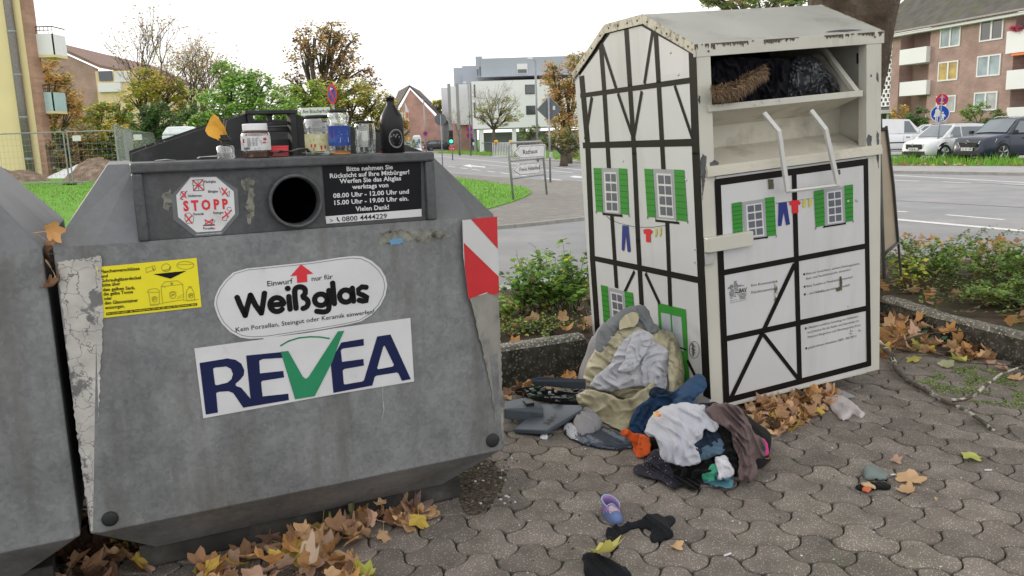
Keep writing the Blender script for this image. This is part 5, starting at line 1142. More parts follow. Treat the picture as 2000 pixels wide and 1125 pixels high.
# diffuser bottle with a leaf stuck on it
P, m = top(441, .1); R_ = 34*m/2; H = 36*m
t = thing('scent_bottle', 'small clear glass bottle with black screw cap and thin sticks under a curled leaf', 'bottle', P)
mb = MB(); mb.lathe([(.9*R_,0),(R_,.04*H),(R_,.62*H),(.85*R_,.7*H),(.4*R_,.74*H),(.4*R_,.8*H)], P, 24); mb.build('glass_body', M_glass, t, smooth=True)
mb = MB(); mb.lathe([(.45*R_,.76*H),(.45*R_,.98*H),(.8*R_,1.0*H),(.8*R_,1.1*H),(.5*R_,1.12*H),(.5*R_,1.28*H)], P, 20); mb.build('cap', M_lidk, t)
mb = MB()
for k, (a, b) in enumerate(((432,238),(437,232),(442,236),(435,246))): q = hit(a, b, P, GN); mb.tube([P + UP*H*1.2, q], .0008, 4)
mb.tube([P+UP*H*.7, P+UP*.003+GD*.01], .001, 4); mb.build('sticks', mat("reed_sticks", (.42,.33,.2), .8), t)
# red box, debris, shards
P, m = top(546, .2); mb = MB(); a = -.2; mb.box((-16*m,-.02,0),(16*m,.02,19*m), lambda x, y, z: P + GD*x + GN*y + UP*z); mb.box((-15*m,-.021,17*m),(17*m,.024,20*m), lambda x, y, z: P + GD*x + GN*y + UP*(z+.001))
mb.build('red_box', mat("red_translucent_plastic", (.7,.015,.03), .25, spec=.6), label='small bright red plastic box behind the spread jar', cat='box', bevel=.002)
P, m = top(742, .16); mb = MB(); mb.lathe([(.006,0),(.006,.012)], P + GD*0, 12, ax=GD); mb.build('red_plug', MATS["red_translucent_plastic"], label='tiny red cap left of the black bottle', cat='cap')
def sheetobj(name, pts, w, mt, lb, cat, z=.004, seed=1, amp=.006, th=.002):
    mb = MB(); P3 = [hit(x, y, g(0,0,w), GN) for x, y in pts]
    i = mb.vs([p - GN*.03 for p in P3]); j = mb.vs([p + GN*.03 + UP*amp*noise.noise(p*40) for p in P3]); n = len(P3)
    for k in range(n-1): mb.face((i+k, i+k+1, j+k+1, j+k))
    o = mb.build(name, mt, label=lb, cat=cat, smooth=True); o.modifiers.new("t", 'SOLIDIFY').thickness = th; return o
M_bark = mat("dark_grey_rind", (.1,.09,.085), .85, var=.3, scale=30)
sheetobj('bark_scrap', [(532,299),(545,293),(565,295),(585,290),(598,289),(606,298)], .15, M_bark, 'dark curled scrap of packaging behind the spread jar', 'scrap')
sheetobj('bark_scrap', [(470,293),(480,291),(530,296),(548,297)], .2, M_bark, 'flat dark strip under the spread jar', 'scrap')
sheetobj('glass_shard', [(590,298),(610,297),(650,298),(660,299)], .12, mat("shard", (.45,.5,.48), .1, alpha=.5), 'flat clear glass shard at the foot of the tall jar', 'shard')
sheetobj('foam_strip', [(385,309),(390,306),(425,305),(428,307)], .2, mat("foam_strip", (.4,.4,.38), .8), 'thin pale strip left of the small clear bottle', 'scrap')
sheetobj('foam_strip', [(303,313),(325,311),(342,312)], .12, MATS["foam_strip"], 'short pale strip near the left end of the container top', 'scrap')
# ================================================================ leaves
LK = 1.15
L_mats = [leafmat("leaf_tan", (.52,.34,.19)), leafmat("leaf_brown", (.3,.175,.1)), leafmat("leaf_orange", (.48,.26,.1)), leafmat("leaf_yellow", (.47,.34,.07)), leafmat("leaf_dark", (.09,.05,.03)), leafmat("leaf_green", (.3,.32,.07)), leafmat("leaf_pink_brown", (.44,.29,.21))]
L_ygreen = leafmat("leaf_yellow_green", (.5,.52,.13), .55, .25, .1)
def leaf_shape(r, R=.08, curl=1.0, lobes=5):
    """plane-tree leaf: returns verts, faces in local space (x forward = tip)"""
    pts = []; n = 30
    tips = [0, .85, -.85, 1.75, -1.75]
    for k in range(n):
        a = -pi + 2*pi*k/n; best = min(abs((a-t+pi) % (2*pi)-pi) for t in tips)
        rr = (1.0 if abs(a) < .5 else .9 if abs(a) < 1.4 else .62)
        q = max(0, 1-best/.5); rad = R*rr*(.62+.38*q**.9) * (1 if abs(a) < 2.5 else .62) * (1+.09*r.uniform(-1,1))
        pts.append((cos(a)*rad, sin(a)*rad))
    c1, c2, tw, ph = r.uniform(-.8,2.2)*curl, r.uniform(-.5,2.4)*curl, r.uniform(-1.4,1.4)*curl, r.uniform(0, 6)
    def z(x, y): 
        X, Y = x/R, y/R; return R*(.35*c1*X*X + .4*c2*Y*Y + .3*tw*X*Y + .08*sin(5*atan2(y, x+.001)+ph)*hypot(X,Y) + .05*noise.noise(V((X*3,Y*3,ph))))
    vs = [(0,0,0)] + [(x*.52, y*.52, z(x*.52, y*.52)) for x, y in pts] + [(x, y, z(x, y)) for x, y in pts]
    fs = [(0, 1+k, 1+(k+1)%n) for k in range(n)] + [(1+k, 1+n+k, 1+n+(k+1)%n, 1+(k+1)%n) for k in range(n)]
    # stalk
    b = len(vs); vs += [(-R*.25,-.0012,0),(-R*.25,.0012,0),(-R*1.0,.001,R*.08*ph/3),(-R*1.0,-.001,R*.08*ph/3)]; fs.append((b,b+1,b+2,b+3))
    mn = min(v[2] for v in vs); vs = [(x, y, q-mn) for x, y, q in vs]
    return vs, fs
def put_leaf(mb, r, P, R, curl=1, tilt=.35, yaw=None):
    vs, fs = leaf_shape(r, R, curl); yaw = r.uniform(0, 2*pi) if yaw is None else yaw
    Mx = Matrix.Rotation(yaw, 3, 'Z') @ Matrix.Rotation(r.gauss(0, tilt), 3, 'X') @ Matrix.Rotation(r.gauss(0, tilt), 3, 'Y')
    W3 = [Mx @ V(v) for v in vs]; mn = min(v.z for v in W3)
    i = mb.vs([P + v - UP*mn*.8 for v in W3])
    for f in fs: mb.face([i+k for k in f])
def litter(nm, lb, poly, n, R, zf, wts, seed, zmax=.05, curl=1.2, tilt=.45, px=True, zplane=0.0):
    r = RND(seed); mb = MB(); P = [(gnd(x, y, zplane).x, gnd(x, y, zplane).y) for x, y in poly] if px else poly
    xs = [p[0] for p in P]; ys = [p[1] for p in P]; k = 0; tr = 0
    while k < n and tr < n*40:
        tr += 1; x = r.uniform(min(xs), max(xs)); y = r.uniform(min(ys), max(ys))
        if not inpoly(x, y, P): continue
        d, _ = edge_d(x, y, P); k += 1; z = zf + r.random()*zmax*min(1, d/.15)
        mb.mi = r.choices(range(len(L_mats)), wts)[0]; put_leaf(mb, r, V((x, y, z)), R*r.uniform(.6,1.15), curl, tilt)
    o = mb.build(nm, L_mats, kind='stuff', label=lb, cat='leaf litter'); return o
# drift at the foot of the glass container
litter('leaf_drift', 'drift of tan and orange leaves along the foot of the glass bank', [(360,1135),(460,1090),(560,1055),(640,1035),(740,1000),(845,1000),(840,1020),(760,1045),(700,1080),(690,1120),(740,1140),(600,1200),(400,1200)], 150, .07, .0, (6,2,3,2,.3,.6,3), 1, .06)
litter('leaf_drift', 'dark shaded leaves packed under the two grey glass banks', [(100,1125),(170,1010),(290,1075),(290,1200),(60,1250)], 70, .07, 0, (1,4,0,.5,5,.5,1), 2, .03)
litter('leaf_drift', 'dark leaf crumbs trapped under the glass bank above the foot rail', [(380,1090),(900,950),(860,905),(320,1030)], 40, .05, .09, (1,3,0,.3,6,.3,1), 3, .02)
# drift under the clothes bank door and right of it
litter('leaf_drift', 'drift of curled tan leaves under the door of the clothes bank', [(1450,800),(1500,785),(1560,770),(1620,760),(1640,785),(1600,815),(1560,838),(1520,855),(1495,860),(1470,830)], 190, .055, 0, (7,3,2,1,1,0,3), 4, .07, 1.7)
litter('leaf_drift', 'deep drift of orange brown leaves between the clothes bank and the kerb', [(1720,590),(1790,612),(1840,640),(1900,655),(1950,690),(1940,712),(1870,700),(1800,690),(1720,700)], 300, .075, 0, (5,3,4,1.8,1.2,.6,4), 5, .11, 1.4)
litter('leaf_drift', 'brown leaves between the left kerb and the smashed casings', [(990,790),(1000,765),(1080,740),(1100,705),(1165,700),(1150,735),(1040,790)], 45, .07, 0, (4,4,4,1.5,1,0,3), 6, .05)
litter('leaf_litter', 'fallen orange and brown leaves lying on the planting bed', [(-1.5,4.9),(.55,5.7),(.8,6.6),(3.1,6.9),(3.35,6.0),(3.6,5.3),(4.4,3.6),(8,5),(6.6,8.5),(5,10.5),(1.0,8.0),(-.5,7.2)], 950, .075, .17, (3,4,4,2,2,1,3), 7, .05, 1.2, .5, False)
# single leaves on the open paving (things)
def one_leaf(lb, x, y, R, mt, seed, yaw, curl=1.0, tilt=.15, z=0, base=None):
    r = RND(seed); mb = MB(); P = base if base is not None else gnd(x, y, z+.004); put_leaf(mb, r, P, R, curl, tilt, yaw); return mb.build('fallen_leaf', mt, smooth=True, label=lb, cat='leaf')
Lm = MATS
one_leaf('yellow green maple-shaped leaf alone on the paving near the right edge', 1888, 893, .085, L_ygreen, 1, -.3, .7)
one_leaf('large tan leaf beside the grey green rag', 1775, 940, .1, Lm["leaf_tan"], 2, .9, .9)
one_leaf('small tan leaf with stalk just below the large tan leaf', 1776, 962, .055, Lm["leaf_tan"], 3, 1.8, .9)
one_leaf('small curled tan leaf near the black tights', 1318, 1071, .04, Lm["leaf_tan"], 4, .3, 1.8)
one_leaf('large bright yellow leaf draped on the black cloth at the bottom edge', 1172, 1082, .1, leafmat("leaf_bright_yellow", (.62,.56,.16), .5, .25, .05), 5, -.4, 1.0, .2, .045)
one_leaf('brown rolled leaf on the paving above the grey green rag', 1745, 902, .04, Lm["leaf_pink_brown"], 6, .1, 2.2)
one_leaf('pale green underside leaf in front of the deep leaf drift', 1842, 716, .085, leafmat("leaf_pale_green", (.42,.42,.26), .6, .2, .05), 7, .2, 1.3)
one_leaf('yellow green leaf standing right of the pale green leaf', 1880, 706, .09, L_ygreen, 8, 2.4, 1.6, .5)
one_leaf('yellow leaf with brown edge left of the pale green leaf', 1790, 705, .08, leafmat("leaf_yellow_b", (.5,.45,.1), .5, .25, .05), 9, 3.3, 1.2)
one_leaf('pale tan leaf on the moss at the right edge', 1978, 742, .07, Lm["leaf_tan"], 10, .5, 1.0)
one_leaf('long brown leaf at the right edge above the pale tan leaf', 1965, 722, .07, Lm["leaf_pink_brown"], 11, 3.0, 1.8)
one_leaf('orange leaf leaning on the kerb at the right edge', 1985, 700, .08, Lm["leaf_orange"], 12, 2.0, 1.2)
one_leaf('tan leaf lying on the foot rail of the glass bank', 745, 985, .04, Lm["leaf_tan"], 13, 2.0, 1.0, z=.1)
one_leaf('crumpled beige paper-like leaf at the front of the leaf drift', 600, 1105, .07, leafmat("leaf_beige", (.5,.38,.28), .8, .1, .05), 14, 1.0, 2.4, .4, .05)
one_leaf('dark green leaf at the left end of the drift by the foot rail', 690, 1022, .08, leafmat("leaf_dull_green", (.13,.13,.06), .6, .2, .05), 15, 1.5, 1.2, .6, .03)
one_leaf('grey brown curled leaf at the right end of the drift by the foot rail', 812, 1004, .08, leafmat("leaf_grey_brown", (.17,.12,.1), .7, .1, .05), 16, 2.2, 2.0, .5, .02)
one_leaf('brown leaf between the mauve garment and the paving', 1495, 905, .05, Lm["leaf_orange"], 17, 1.1, 1.3)
for k, (x, y, zz) in enumerate(((100,470,0),(98,492,0),(92,515,0),(100,540,0),(95,560,0))):
    P = hit(x, y, g(0,0,.04), GN); one_leaf(['orange','rust brown','dark brown','curled tan','small brown'][k]+' leaf wedged in the gap between the two glass banks', 0, 0, .05, Lm[("leaf_orange","leaf_brown","leaf_dark","leaf_tan","leaf_brown")[k]], 20+k, 1.5*k, 1.4, 1.2, base=P)
# the big curled leaf stuck into the scent bottle
P0l = top(441,.1)[0]; H_ = 36*top(441,.1)[1]
mb = MB(); crv = [(446,281),(437,262),(430,245),(416,240),(400,258),(408,270),(425,280),(440,285)]
def lq(x, y, w): return hit(x, y, g(0,0,w), GN)
rows = [[(443,284,.10),(446,280,.10),(447,276,.095)],[(424,272,.08),(436,262,.105),(444,262,.08)],[(408,266,.075),(424,250,.11),(438,246,.085)],[(400,256,.085),(418,242,.115),(430,236,.09)],[(404,246,.10),(417,233,.11),(426,228,.10)],[(412,228,.11),(416,222,.11),(420,224,.11)]]
def lf(a, b):
    t = a*(len(rows)-1.001); i = int(t); f = t-i; s_ = b*1.999; j = int(s_); h = s_-j
    q = [rows[i+di][min(2,j+dj)][k] for di in (0,1) for dj in (0,1) for k in range(3)]
    v = [(q[k]*(1-h)+q[3+k]*h)*(1-f)+(q[6+k]*(1-h)+q[9+k]*h)*f for k in range(3)]; return lq(v[0]+1.5*noise.noise(V((a*6,b*3,0))), v[1], v[2]+.004*noise.noise(V((a*9,b*9,2))))
mb.grid(lf, 24, 10); mb.build('curled_leaf', leafmat("leaf_golden", (.55,.3,.045), .55, .2, .03), smooth=True, label='large golden curled leaf stuck upright in the small clear bottle', cat='leaf')
# litter crumbs and butts
def bits(nm, lb, cat, pts, m, s):
    for k, (x, y, a, l) in enumerate(pts):
        P = gnd(x, y, .006); d = V((cos(a), sin(a), 0)); mb = MB(); mb.tube([P-d*l/2, P-d*l*.1, P+d*l/2], [s, s*1.05, s*.95], 8); mb.build(nm, m, label=lb[k], cat=cat, smooth=False)
mb = MB(); q = smoothpoly([(890,905),(925,890),(960,905),(985,940),(960,985),(925,1005),(900,985)], 5); mb.poly([tuple(gnd(x+4*noise.noise(V((x*.2,y*.2,0))), y+4*noise.noise(V((x*.2,y*.2,5))), .0035)) for x, y in q]); mb.build('dirt_patch', mat('dirt_crumbs', (.09,.075,.06), 1, var=.5, scale=60, bump=.006, bscale=90, c2=(.16,.135,.11), c2scale=30, spec=0), kind='structure')
bits('cigarette_end', ['white cigarette end on the paving near the bottom edge, right of the tan leaf','white butt between the grey green rag and the large tan leaf','thin white stick near the yellow green leaf'], 'litter', [(1421,1083,.5,.035),(1744,927,.2,.025),(1930,918,-.1,.03)], C_wht, .004)
bits('filter_stub', ['tan filter stub on the paving below the small tan leaf'], 'litter', [(1828,974,1.4,.02)], MATS["tan_paper"], .005)
# small pale grit
mb = MB(); r = RND(12)
for k in range(260):
    x = r.uniform(850,1990); y = r.uniform(830,1120)
    if k < 120: x = r.uniform(900,1010); y = r.uniform(890,985)
    P = gnd(x, y, .004); s_ = r.uniform(.0015,.005)*(1.4 if k < 120 else .8); mb.mi = r.choice((0,1,1,2,2,2,2)) if k < 120 else r.choice((0,1,1,2)); a = r.uniform(0,pi)
    mb.box((-s_,-s_*.7,-s_*.4),(s_,s_*.7,s_*.6), lambda X, Y, Q: P + V((X*cos(a)-Y*sin(a), X*sin(a)+Y*cos(a), Q)))
mb.build('grit', [C_wht, mat("grit_grey", (.2,.19,.17), .9), mat("grit_dark", (.05,.04,.03), .9)], kind='stuff', label='grit, twigs and shell crumbs scattered on the paving', cat='grit')
# moss cushions on the paving at the right
mb = MB(); r = RND(14); mp_ = [(gnd(x, y).x, gnd(x, y).y) for x, y in ((1780,745),(1830,720),(1900,715),(2010,735),(2010,800),(1920,790),(1850,775))]
k = 0
while k < 9000:
    x = r.uniform(min(p[0] for p in mp_), max(p[0] for p in mp_)); y = r.uniform(min(p[1] for p in mp_), max(p[1] for p in mp_)); k += 1
    if not inpoly(x, y, mp_) or noise.noise(V((x*7,y*7,1)))+.35*noise.noise(V((x*25,y*25,1))) < .0: continue
    a = r.uniform(0, 2*pi); s_ = r.uniform(.006,.013); mb.mi = r.choice((0,0,1)); mb.poly([(x,y,.001),(x+s_*cos(a),y+s_*sin(a),.002),(x+s_*.5*cos(a+1),y+s_*.5*sin(a+1),.006)])
mb.build('moss', [leafmat("moss", (.22,.32,.07), .9, .1), leafmat("moss_dark", (.1,.16,.035), .9, .1)], kind='stuff', label='green moss growing over the stones at the right', cat='moss')

# broken branch
B_bark = mat("branch_bark", (.1,.085,.065), .85, var=.3, scale=40, bump=.001, c2=(.5,.47,.4), c2scale=11, c2lo=.52, c2hi=.56); B_dark = mat("twig_bark", (.085,.07,.055), .85, var=.3, scale=40)
zz = lambda *p: Z((1560,400), 2.009, p)
br = thing('broken_branch', 'long forked fallen branch with flaking bark lying on the paving right of the clothes bank', 'branch', gnd(*zz((600,760))[0]))
def tw(pts, r0, r1, m, nm='twig', seed=1):
    P = []
    for k, (x, y, z_) in enumerate(pts): P.append(gnd(*zz((x, y))[0], z_))
    Q = []; n = len(P)
    for k in range(n-1):
        for j in range(4):
            t = j/4; p = P[k].lerp(P[k+1], t); Q.append(p + V((noise.noise(p*12)*.008, noise.noise(p*12+V((9,9,9)))*.008, 0)))
    Q.append(P[-1]); R_ = [ (r0+(r1-r0)*k/(len(Q)-1))*(1+.22*noise.noise(q*25)) for k, q in enumerate(Q)]
    mb = MB(); mb.tube(Q, R_, 8); return mb.build(nm, m, br, smooth=True)
tw([(320,550,.06),(350,575,.05),(372,615,.035),(385,650,.03),(430,690,.02),(500,730,.018),(560,765,.015),(620,790,.02),(680,820,.02),(725,855,.015),(765,885,.01)], .019, .008, B_bark, 'main_stem')
tw([(600,768,.02),(650,765,.03),(690,745,.05),(740,705,.06),(800,660,.05),(884,632,.05),(940,620,.05)], .013, .005, B_bark, 'fork')
tw([(372,615,.035),(362,590,.08),(385,555,.11),(430,525,.13),(500,508,.14),(580,498,.16),(680,496,.18),(760,500,.16)], .006, .003, B_dark)
tw([(380,630,.03),(410,600,.05),(432,585,.05)], .005, .003, B_dark)
tw([(365,560,.05),(450,575,.05),(560,595,.05),(660,620,.04),(760,625,.03),(884,635,.04)], .004, .003, B_dark)
tw([(515,520,.14),(540,560,.09),(580,590,.05)], .003, .0015, B_dark); tw([(680,820,.02),(690,810,.03)], .004, .002, B_dark); tw([(745,878,.01),(770,875,.015)], .004, .002, B_dark)
tw([(820,870,.01),(845,900,.01),(870,920,.01)], .003, .002, B_dark); tw([(820,866,.01),(855,862,.01)], .003, .002, B_dark)

# ================================================================ plants
LK = 2.0
G1 = leafmat("foliage_bright", (.16,.27,.055), .5, .42); G2 = leafmat("foliage_mid", (.095,.165,.045), .5, .42); G3 = leafmat("foliage_dark", (.045,.085,.03), .5, .42); G4 = leafmat("foliage_yellow", (.42,.36,.06), .55, .42); G5 = leafmat("foliage_olive", (.19,.2,.065), .55, .42)
G6 = leafmat("foliage_orange", (.34,.2,.08), .6, .42); G7 = leafmat("foliage_rust", (.27,.165,.1), .6, .42); G8 = leafmat("foliage_gold", (.4,.27,.08), .6, .42); Stem = mat("green_stem", (.09,.08,.04), .8, var=.2)
def leafq(mb, r, P, s, up=.3):
    a = r.uniform(0, 2*pi); d = V((cos(a), sin(a), r.uniform(-.5,.6))).normalized(); n = V((r.gauss(0,.6), r.gauss(0,.6), 1)); t = d.cross(n).normalized()
    mb.poly([P, P+d*s*.5+t*s*.33, P+d*s, P+d*s*.5-t*s*.33])
def plant(nm, lb, base, stems, h, spread, leaf, per, mts, wts, seed, arch=.3, cat='shrub', leafmin=.25, stemr=.004, group=None, lean=(0,0)):
    r = RND(seed); t = thing(nm, lb, cat, base, group); mS = MB(); mL = MB()
    for k in range(stems):
        a = r.uniform(0, 2*pi); hh = h*r.uniform(.45, 1.05); b = V(base) + V((r.uniform(-1,1)*spread*.35, r.uniform(-1,1)*spread*.35, 0)); d = V((cos(a), sin(a), 0))*spread*r.uniform(.2,1); d += V((lean[0], lean[1], 0))*r.random()
        pts = []
        for j in range(9):
            f = j/8; pts.append(b + d*(f**1.5) + UP*hh*(f - arch*f*f*f*r.uniform(.6,1.2)*.8) + V((r.gauss(0,.006), r.gauss(0,.006), 0)))
        mS.tube(pts, [stemr*(1-.75*j/8) for j in range(9)], 4)
        for j in range(per):
            f = leafmin + (1-leafmin)*r.random(); i = min(7, int(f*8)); p = pts[i].lerp(pts[i+1], f*8-i); mL.mi = r.choices(range(len(mts)), wts)[0]
            leafq(mL, r, p + V((r.gauss(0,leaf*.35), r.gauss(0,leaf*.35), r.gauss(0,leaf*.25))), leaf*r.uniform(.55,1.2))
    mS.build('stems', Stem, t, smooth=True); mL.build('leaves', mts, t); return t
pb = lambda px, py: gnd(px, py, .17)
plant('leafy_shrub', 'bright green leafy shrub growing against the side of the clothes bank', V((.42,6.6,.17)), 30, .62, .38, .062, 44, [G1, G2, G3, G4], (5,4,2,.4), 1)
plant('leafy_shrub', 'bright green leafy shrub with reddish leaves in the middle of the left bed', V((.12,6.5,.17)), 22, .5, .28, .058, 36, [G1, G2, G3, G7], (4,4,3,.5), 2)
plant('leafy_shrub', 'low yellow green plant by the right edge of the glass bank', V((-.12,6.3,.17)), 22, .26, .3, .045, 26, [G1, G5, G2, G4], (3,3,2,1.2), 3)
plant('tall_weed', 'tall thin weed with a light green tip beside the clothes bank', V((.47,6.7,.17)), 4, .98, .12, .055, 22, [G1, G2], (4,1), 4, .1, leafmin=.55)
for k, (x, y, h, lx) in enumerate(((.12,6.6,.92,-.25),(.18,6.6,.85,-.3),(-.02,6.5,.62,-.2),(.36,6.7,.75,-.22))):
    plant('dry_seed_stalk', ['tallest','second tallest','leftmost short','right-hand'][k]+' thin dark seed stalk rising from the left bed', V((x, y, .17)), 1, h, .01, .012, 30, [mat("seed_brown", (.07,.05,.04), .9)], (1,), 30+k, .15, 'weed', .65, .003, 'dry seed stalks in the left bed', (lx, 0))
plant('ground_cover', 'low mixed green ground cover in the left bed', V((.15,6.0,.17)), 70, .12, .5, .03, 14, [G5, G2, G3, G4], (3,3,2,1), 5, cat='ground cover')['kind'] = 'stuff'
plant('ground_cover', 'low mixed green ground cover behind the glass bank', V((-.5,5.7,.17)), 60, .12, .5, .03, 12, [G5, G2, G3, G4], (3,3,2,1), 6, cat='ground cover')['kind'] = 'stuff'
GRC = 'arching cotoneaster bushes in the right bed'
for k, (x, y, h, sp, st, lb) in enumerate((( 3.75,7.3,.55,.5,34,'arching green shrub directly right of the leaning board'),(4.4,7.2,.5,.6,40,'dense green shrub in the middle of the right bed'),(4.95,7.3,.62,.7,34,'green shrub with long sprays at the right edge, farther back'),(4.6,6.1,.38,.55,40,'low dark green shrub nearest the kerb at the right'),(3.9,6.3,.3,.45,30,'low green shrub just behind the mossy kerb block'),(5.3,6.5,.5,.6,30,'green shrub cut by the right edge of the picture'))):
    plant('cotoneaster', lb, V((x, y, .17)), st, h*1.1, sp, .036, 85, [G2, G1, G5, G3, G4], (5,3,3,2,.3), 50+k, .55, group=GRC, stemr=.003)
for k, (px, w_, h) in enumerate(((1745,.9,.55),(1935,.7,.75),(1990,1.0,.8),(1860,.6,.6))):
    b = at(px, 500, 7.4); plant('arching_spray', ['left','middle right','far right','small central'][k]+' long arching spray of tiny leaves against the road', V((b.x-.4, 7.4, .25)), 3, h, .2, .03, 60, [G2, G3, G5], (4,3,3), 70+k, .7, lean=(w_*.7, 0), leafmin=.2, stemr=.0025, group=GRC)
plant('yellow_sapling', 'small yellow green plant at the foot of the leaning board', V((3.45,7.0,.17)), 8, .4, .2, .06, 20, [G4, G5, G1], (3,3,1), 60)
plant('ground_cover', 'low green creeping cover over the right bed', V((4.4,6.5,.17)), 380, .2, 1.5, .03, 18, [G5, G2, G3, G7], (3,4,3,.4), 61, cat='ground cover')['kind'] = 'stuff'
plant('fern_tuft', 'small dark green leaves growing under the step in the right kerb', V((3.02,5.85,.0)), 12, .12, .14, .07, 5, [leafmat("foliage_bluegreen", (.03,.09,.055), .45, .2)], (1,), 62)
plant('hedge_sprig', 'small green sprig on the lawn behind the gap between the glass banks', V((-2.6,5.0,0)), 20, 1.28, .22, .05, 30, [G2, G3, G1], (4,3,2), 63, leafmin=.4)
# ================================================================ trees
T_bark = mat("tree_bark", (.12,.1,.08), .95, var=.25, scale=3, bump=.01, bscale=12)
def branchy(mb, r, P, d, L_, R_, lvl, maxl, spread=.5, kids=3, out=None, grav=.0):
    pts = [P]; n = 4; dd = d.copy()
    for k in range(n):
        dd = (dd + V((r.gauss(0,.1), r.gauss(0,.1), r.gauss(0,.05)+grav))).normalized(); pts.append(pts[-1]+dd*L_/n)
    mb.tube(pts, [R_*(1-.45*k/n) for k in range(n+1)], 5 if lvl > 1 else 8, cap=False)
    if out is not None and lvl >= maxl-1: out += pts[1:]
    if lvl >= maxl: return
    for k in range(kids):
        a = 2*pi*(k+r.random())/kids; t = r.uniform(.45, 1) if k else 1; i = min(n-1, int(t*n)); p = pts[i].lerp(pts[i+1], t*n-i) if i < n else pts[-1]
        x = dd.orthogonal().normalized(); y = dd.cross(x); nd = (dd*cos(spread*r.uniform(.6,1.2)) + (x*cos(a)+y*sin(a))*sin(spread*r.uniform(.6,1.2))).normalized()
        branchy(mb, r, p, nd, L_*r.uniform(.62,.85), R_*.55, lvl+1, maxl, spread, kids, out, grav)
def crown(nm, lb, Y, base_px, clumps, leaf, n, mts, wts, seed, trunk=.2, group=None, cat='tree', z0=0, sub=10, sv=.5, lvl=3, bare=None):
    """clumps: (px,py,rx,ry) of the crown masses as they stand at distance Y"""
    r = RND(seed); bx = at(base_px, 300, Y).x; base = V((bx, Y, z0)); t = thing(nm, lb, cat, base, group); m = Y/FPX
    C = []
    for px, py, rx, ry in clumps: p = at(px, py, Y + r.uniform(-.3,.3)*rx*m); C.append((p, rx*m, ry*m))
    top_ = max(c[0].z for c in C); mb = MB(); lowc = min(c[0].z-c[2]*.3 for c in C)
    hub = V((bx, Y, max(z0+.3, min(lowc, top_)*.8+z0*.2)))
    mb.tube([base-UP*.2, base.lerp(hub,.5)+V((r.gauss(0,.05),0,0)), hub], [trunk*1.25, trunk, trunk*.8], 8)
    tips = []
    for c_, rx, rz in C:
        q = c_ - UP*rz*.2; mid = hub.lerp(q, .5) + V((0,0,.1*rz)); mb.tube([hub, mid, q], [trunk*.6, trunk*.4, trunk*.22], 6)
        for k in range(5):
            a = r.uniform(0, 2*pi); e = q + V((cos(a)*rx*.8, sin(a)*rx*.8, r.uniform(-.3,.9)*rz)); mm = q.lerp(e,.5)+UP*.1*rz; mb.tube([mid, mm, e], [trunk*.25, trunk*.13, trunk*.04], 4); 
            for k2 in range(3):
                e2 = e.lerp(mm, r.random()*.8) + V((r.gauss(0,.3)*rx, r.gauss(0,.3)*rx, abs(r.gauss(0,.4))*rz)); mb.tube([e.lerp(mm, .5), e2], [trunk*.07, trunk*.02], 3)
    mb.build('trunk', T_bark, t, smooth=True)
    tot = sum(c[1]*c[2] for c in C); mb = MB()
    for c_, rx, rz in C:
        k = max(1, int(n*rx*rz/tot)); subs = []
        for j in range(sub):
            while True:
                v = V((r.uniform(-1,1), r.uniform(-1,1), r.uniform(-1,1)))
                if v.length < 1: break
            v = v.normalized()*v.length**.5; s_ = r.uniform(.22,.5)*sv*1.6; subs.append((c_+V((v.x*rx*.85, v.y*rx*.85, v.z*rz*.85)), rx*s_, rz*s_, r.random()))
        for j in range(k):
            s = r.choice(subs); v = V((r.gauss(0,1), r.gauss(0,1), r.gauss(0,1))).normalized()*(r.random()**.35)
            p = s[0] + V((v.x*s[1], v.y*s[1], v.z*s[2])); mb.mi = r.choices(range(len(mts)), wts)[0] if s[3] > .3 else r.choices(range(len(mts)), list(reversed(wts)))[0]
            leafq(mb, r, p, leaf*r.uniform(.6,1.3))
    mb.build('crown', mts, t); return t
def bare_tree(nm, lb, Y, base_px, H, seed, mts=None, leaves=0, leaf=.15, trunk=.2, kids=3, spread=.42, lvl=5, z0=0, L0=.3, group=None, ntr=1):
    r = RND(seed); bx = at(base_px, 300, Y).x; base = V((bx, Y, z0)); t = thing(nm, lb, 'tree', base, group); mb = MB(); tips = []
    mb.tube([base-UP*.2, base+UP*H*.16], [trunk*1.2, trunk], 8)
    for k in range(ntr): branchy(mb, r, base+UP*H*.15, V((r.gauss(0,.25) if ntr > 1 else .03, r.gauss(0,.15), 1)).normalized(), H*L0, trunk*.8, 0, lvl, spread, kids, tips, .03)
    mb.build('trunk', T_bark, t, smooth=True)
    if leaves:
        mb = MB()
        for k in range(leaves):
            p = r.choice(tips); mb.mi = r.randrange(len(mts)); leafq(mb, r, p + V((r.gauss(0,.2), r.gauss(0,.2), r.gauss(0,.2))), leaf*r.uniform(.6,1.3))
        mb.build('crown', mts, t)
    return t
GT = 'trees and bushes behind the building site'
crown('autumn_tree', 'orange brown tree between the yellow house and the brown gabled house', 56, 100, [(95,150,40,40),(115,185,45,45),(100,235,45,45),(140,215,25,30),(75,280,30,40)], .24, 5200, [G6,G7,G8,G5], (4,3,2,2), 1, group=GT, sub=16)
crown('olive_bush', 'round olive green bush in front of the brown gabled house', 44, 215, [(215,235,42,35),(185,225,28,22),(230,265,45,40),(180,275,40,40),(240,215,20,20)], .17, 6500, [G5,G2,G4,G8], (5,4,1.4,.5), 2, group=GT, sub=18)
crown('rust_bush', 'low rust coloured bush behind the construction fence at the left', 42, 140, [(135,290,40,35),(160,265,35,25),(120,320,30,25),(170,310,30,25)], .16, 3600, [G7,G6,G5,G3], (3,3,3,2), 3, group=GT, sub=14)
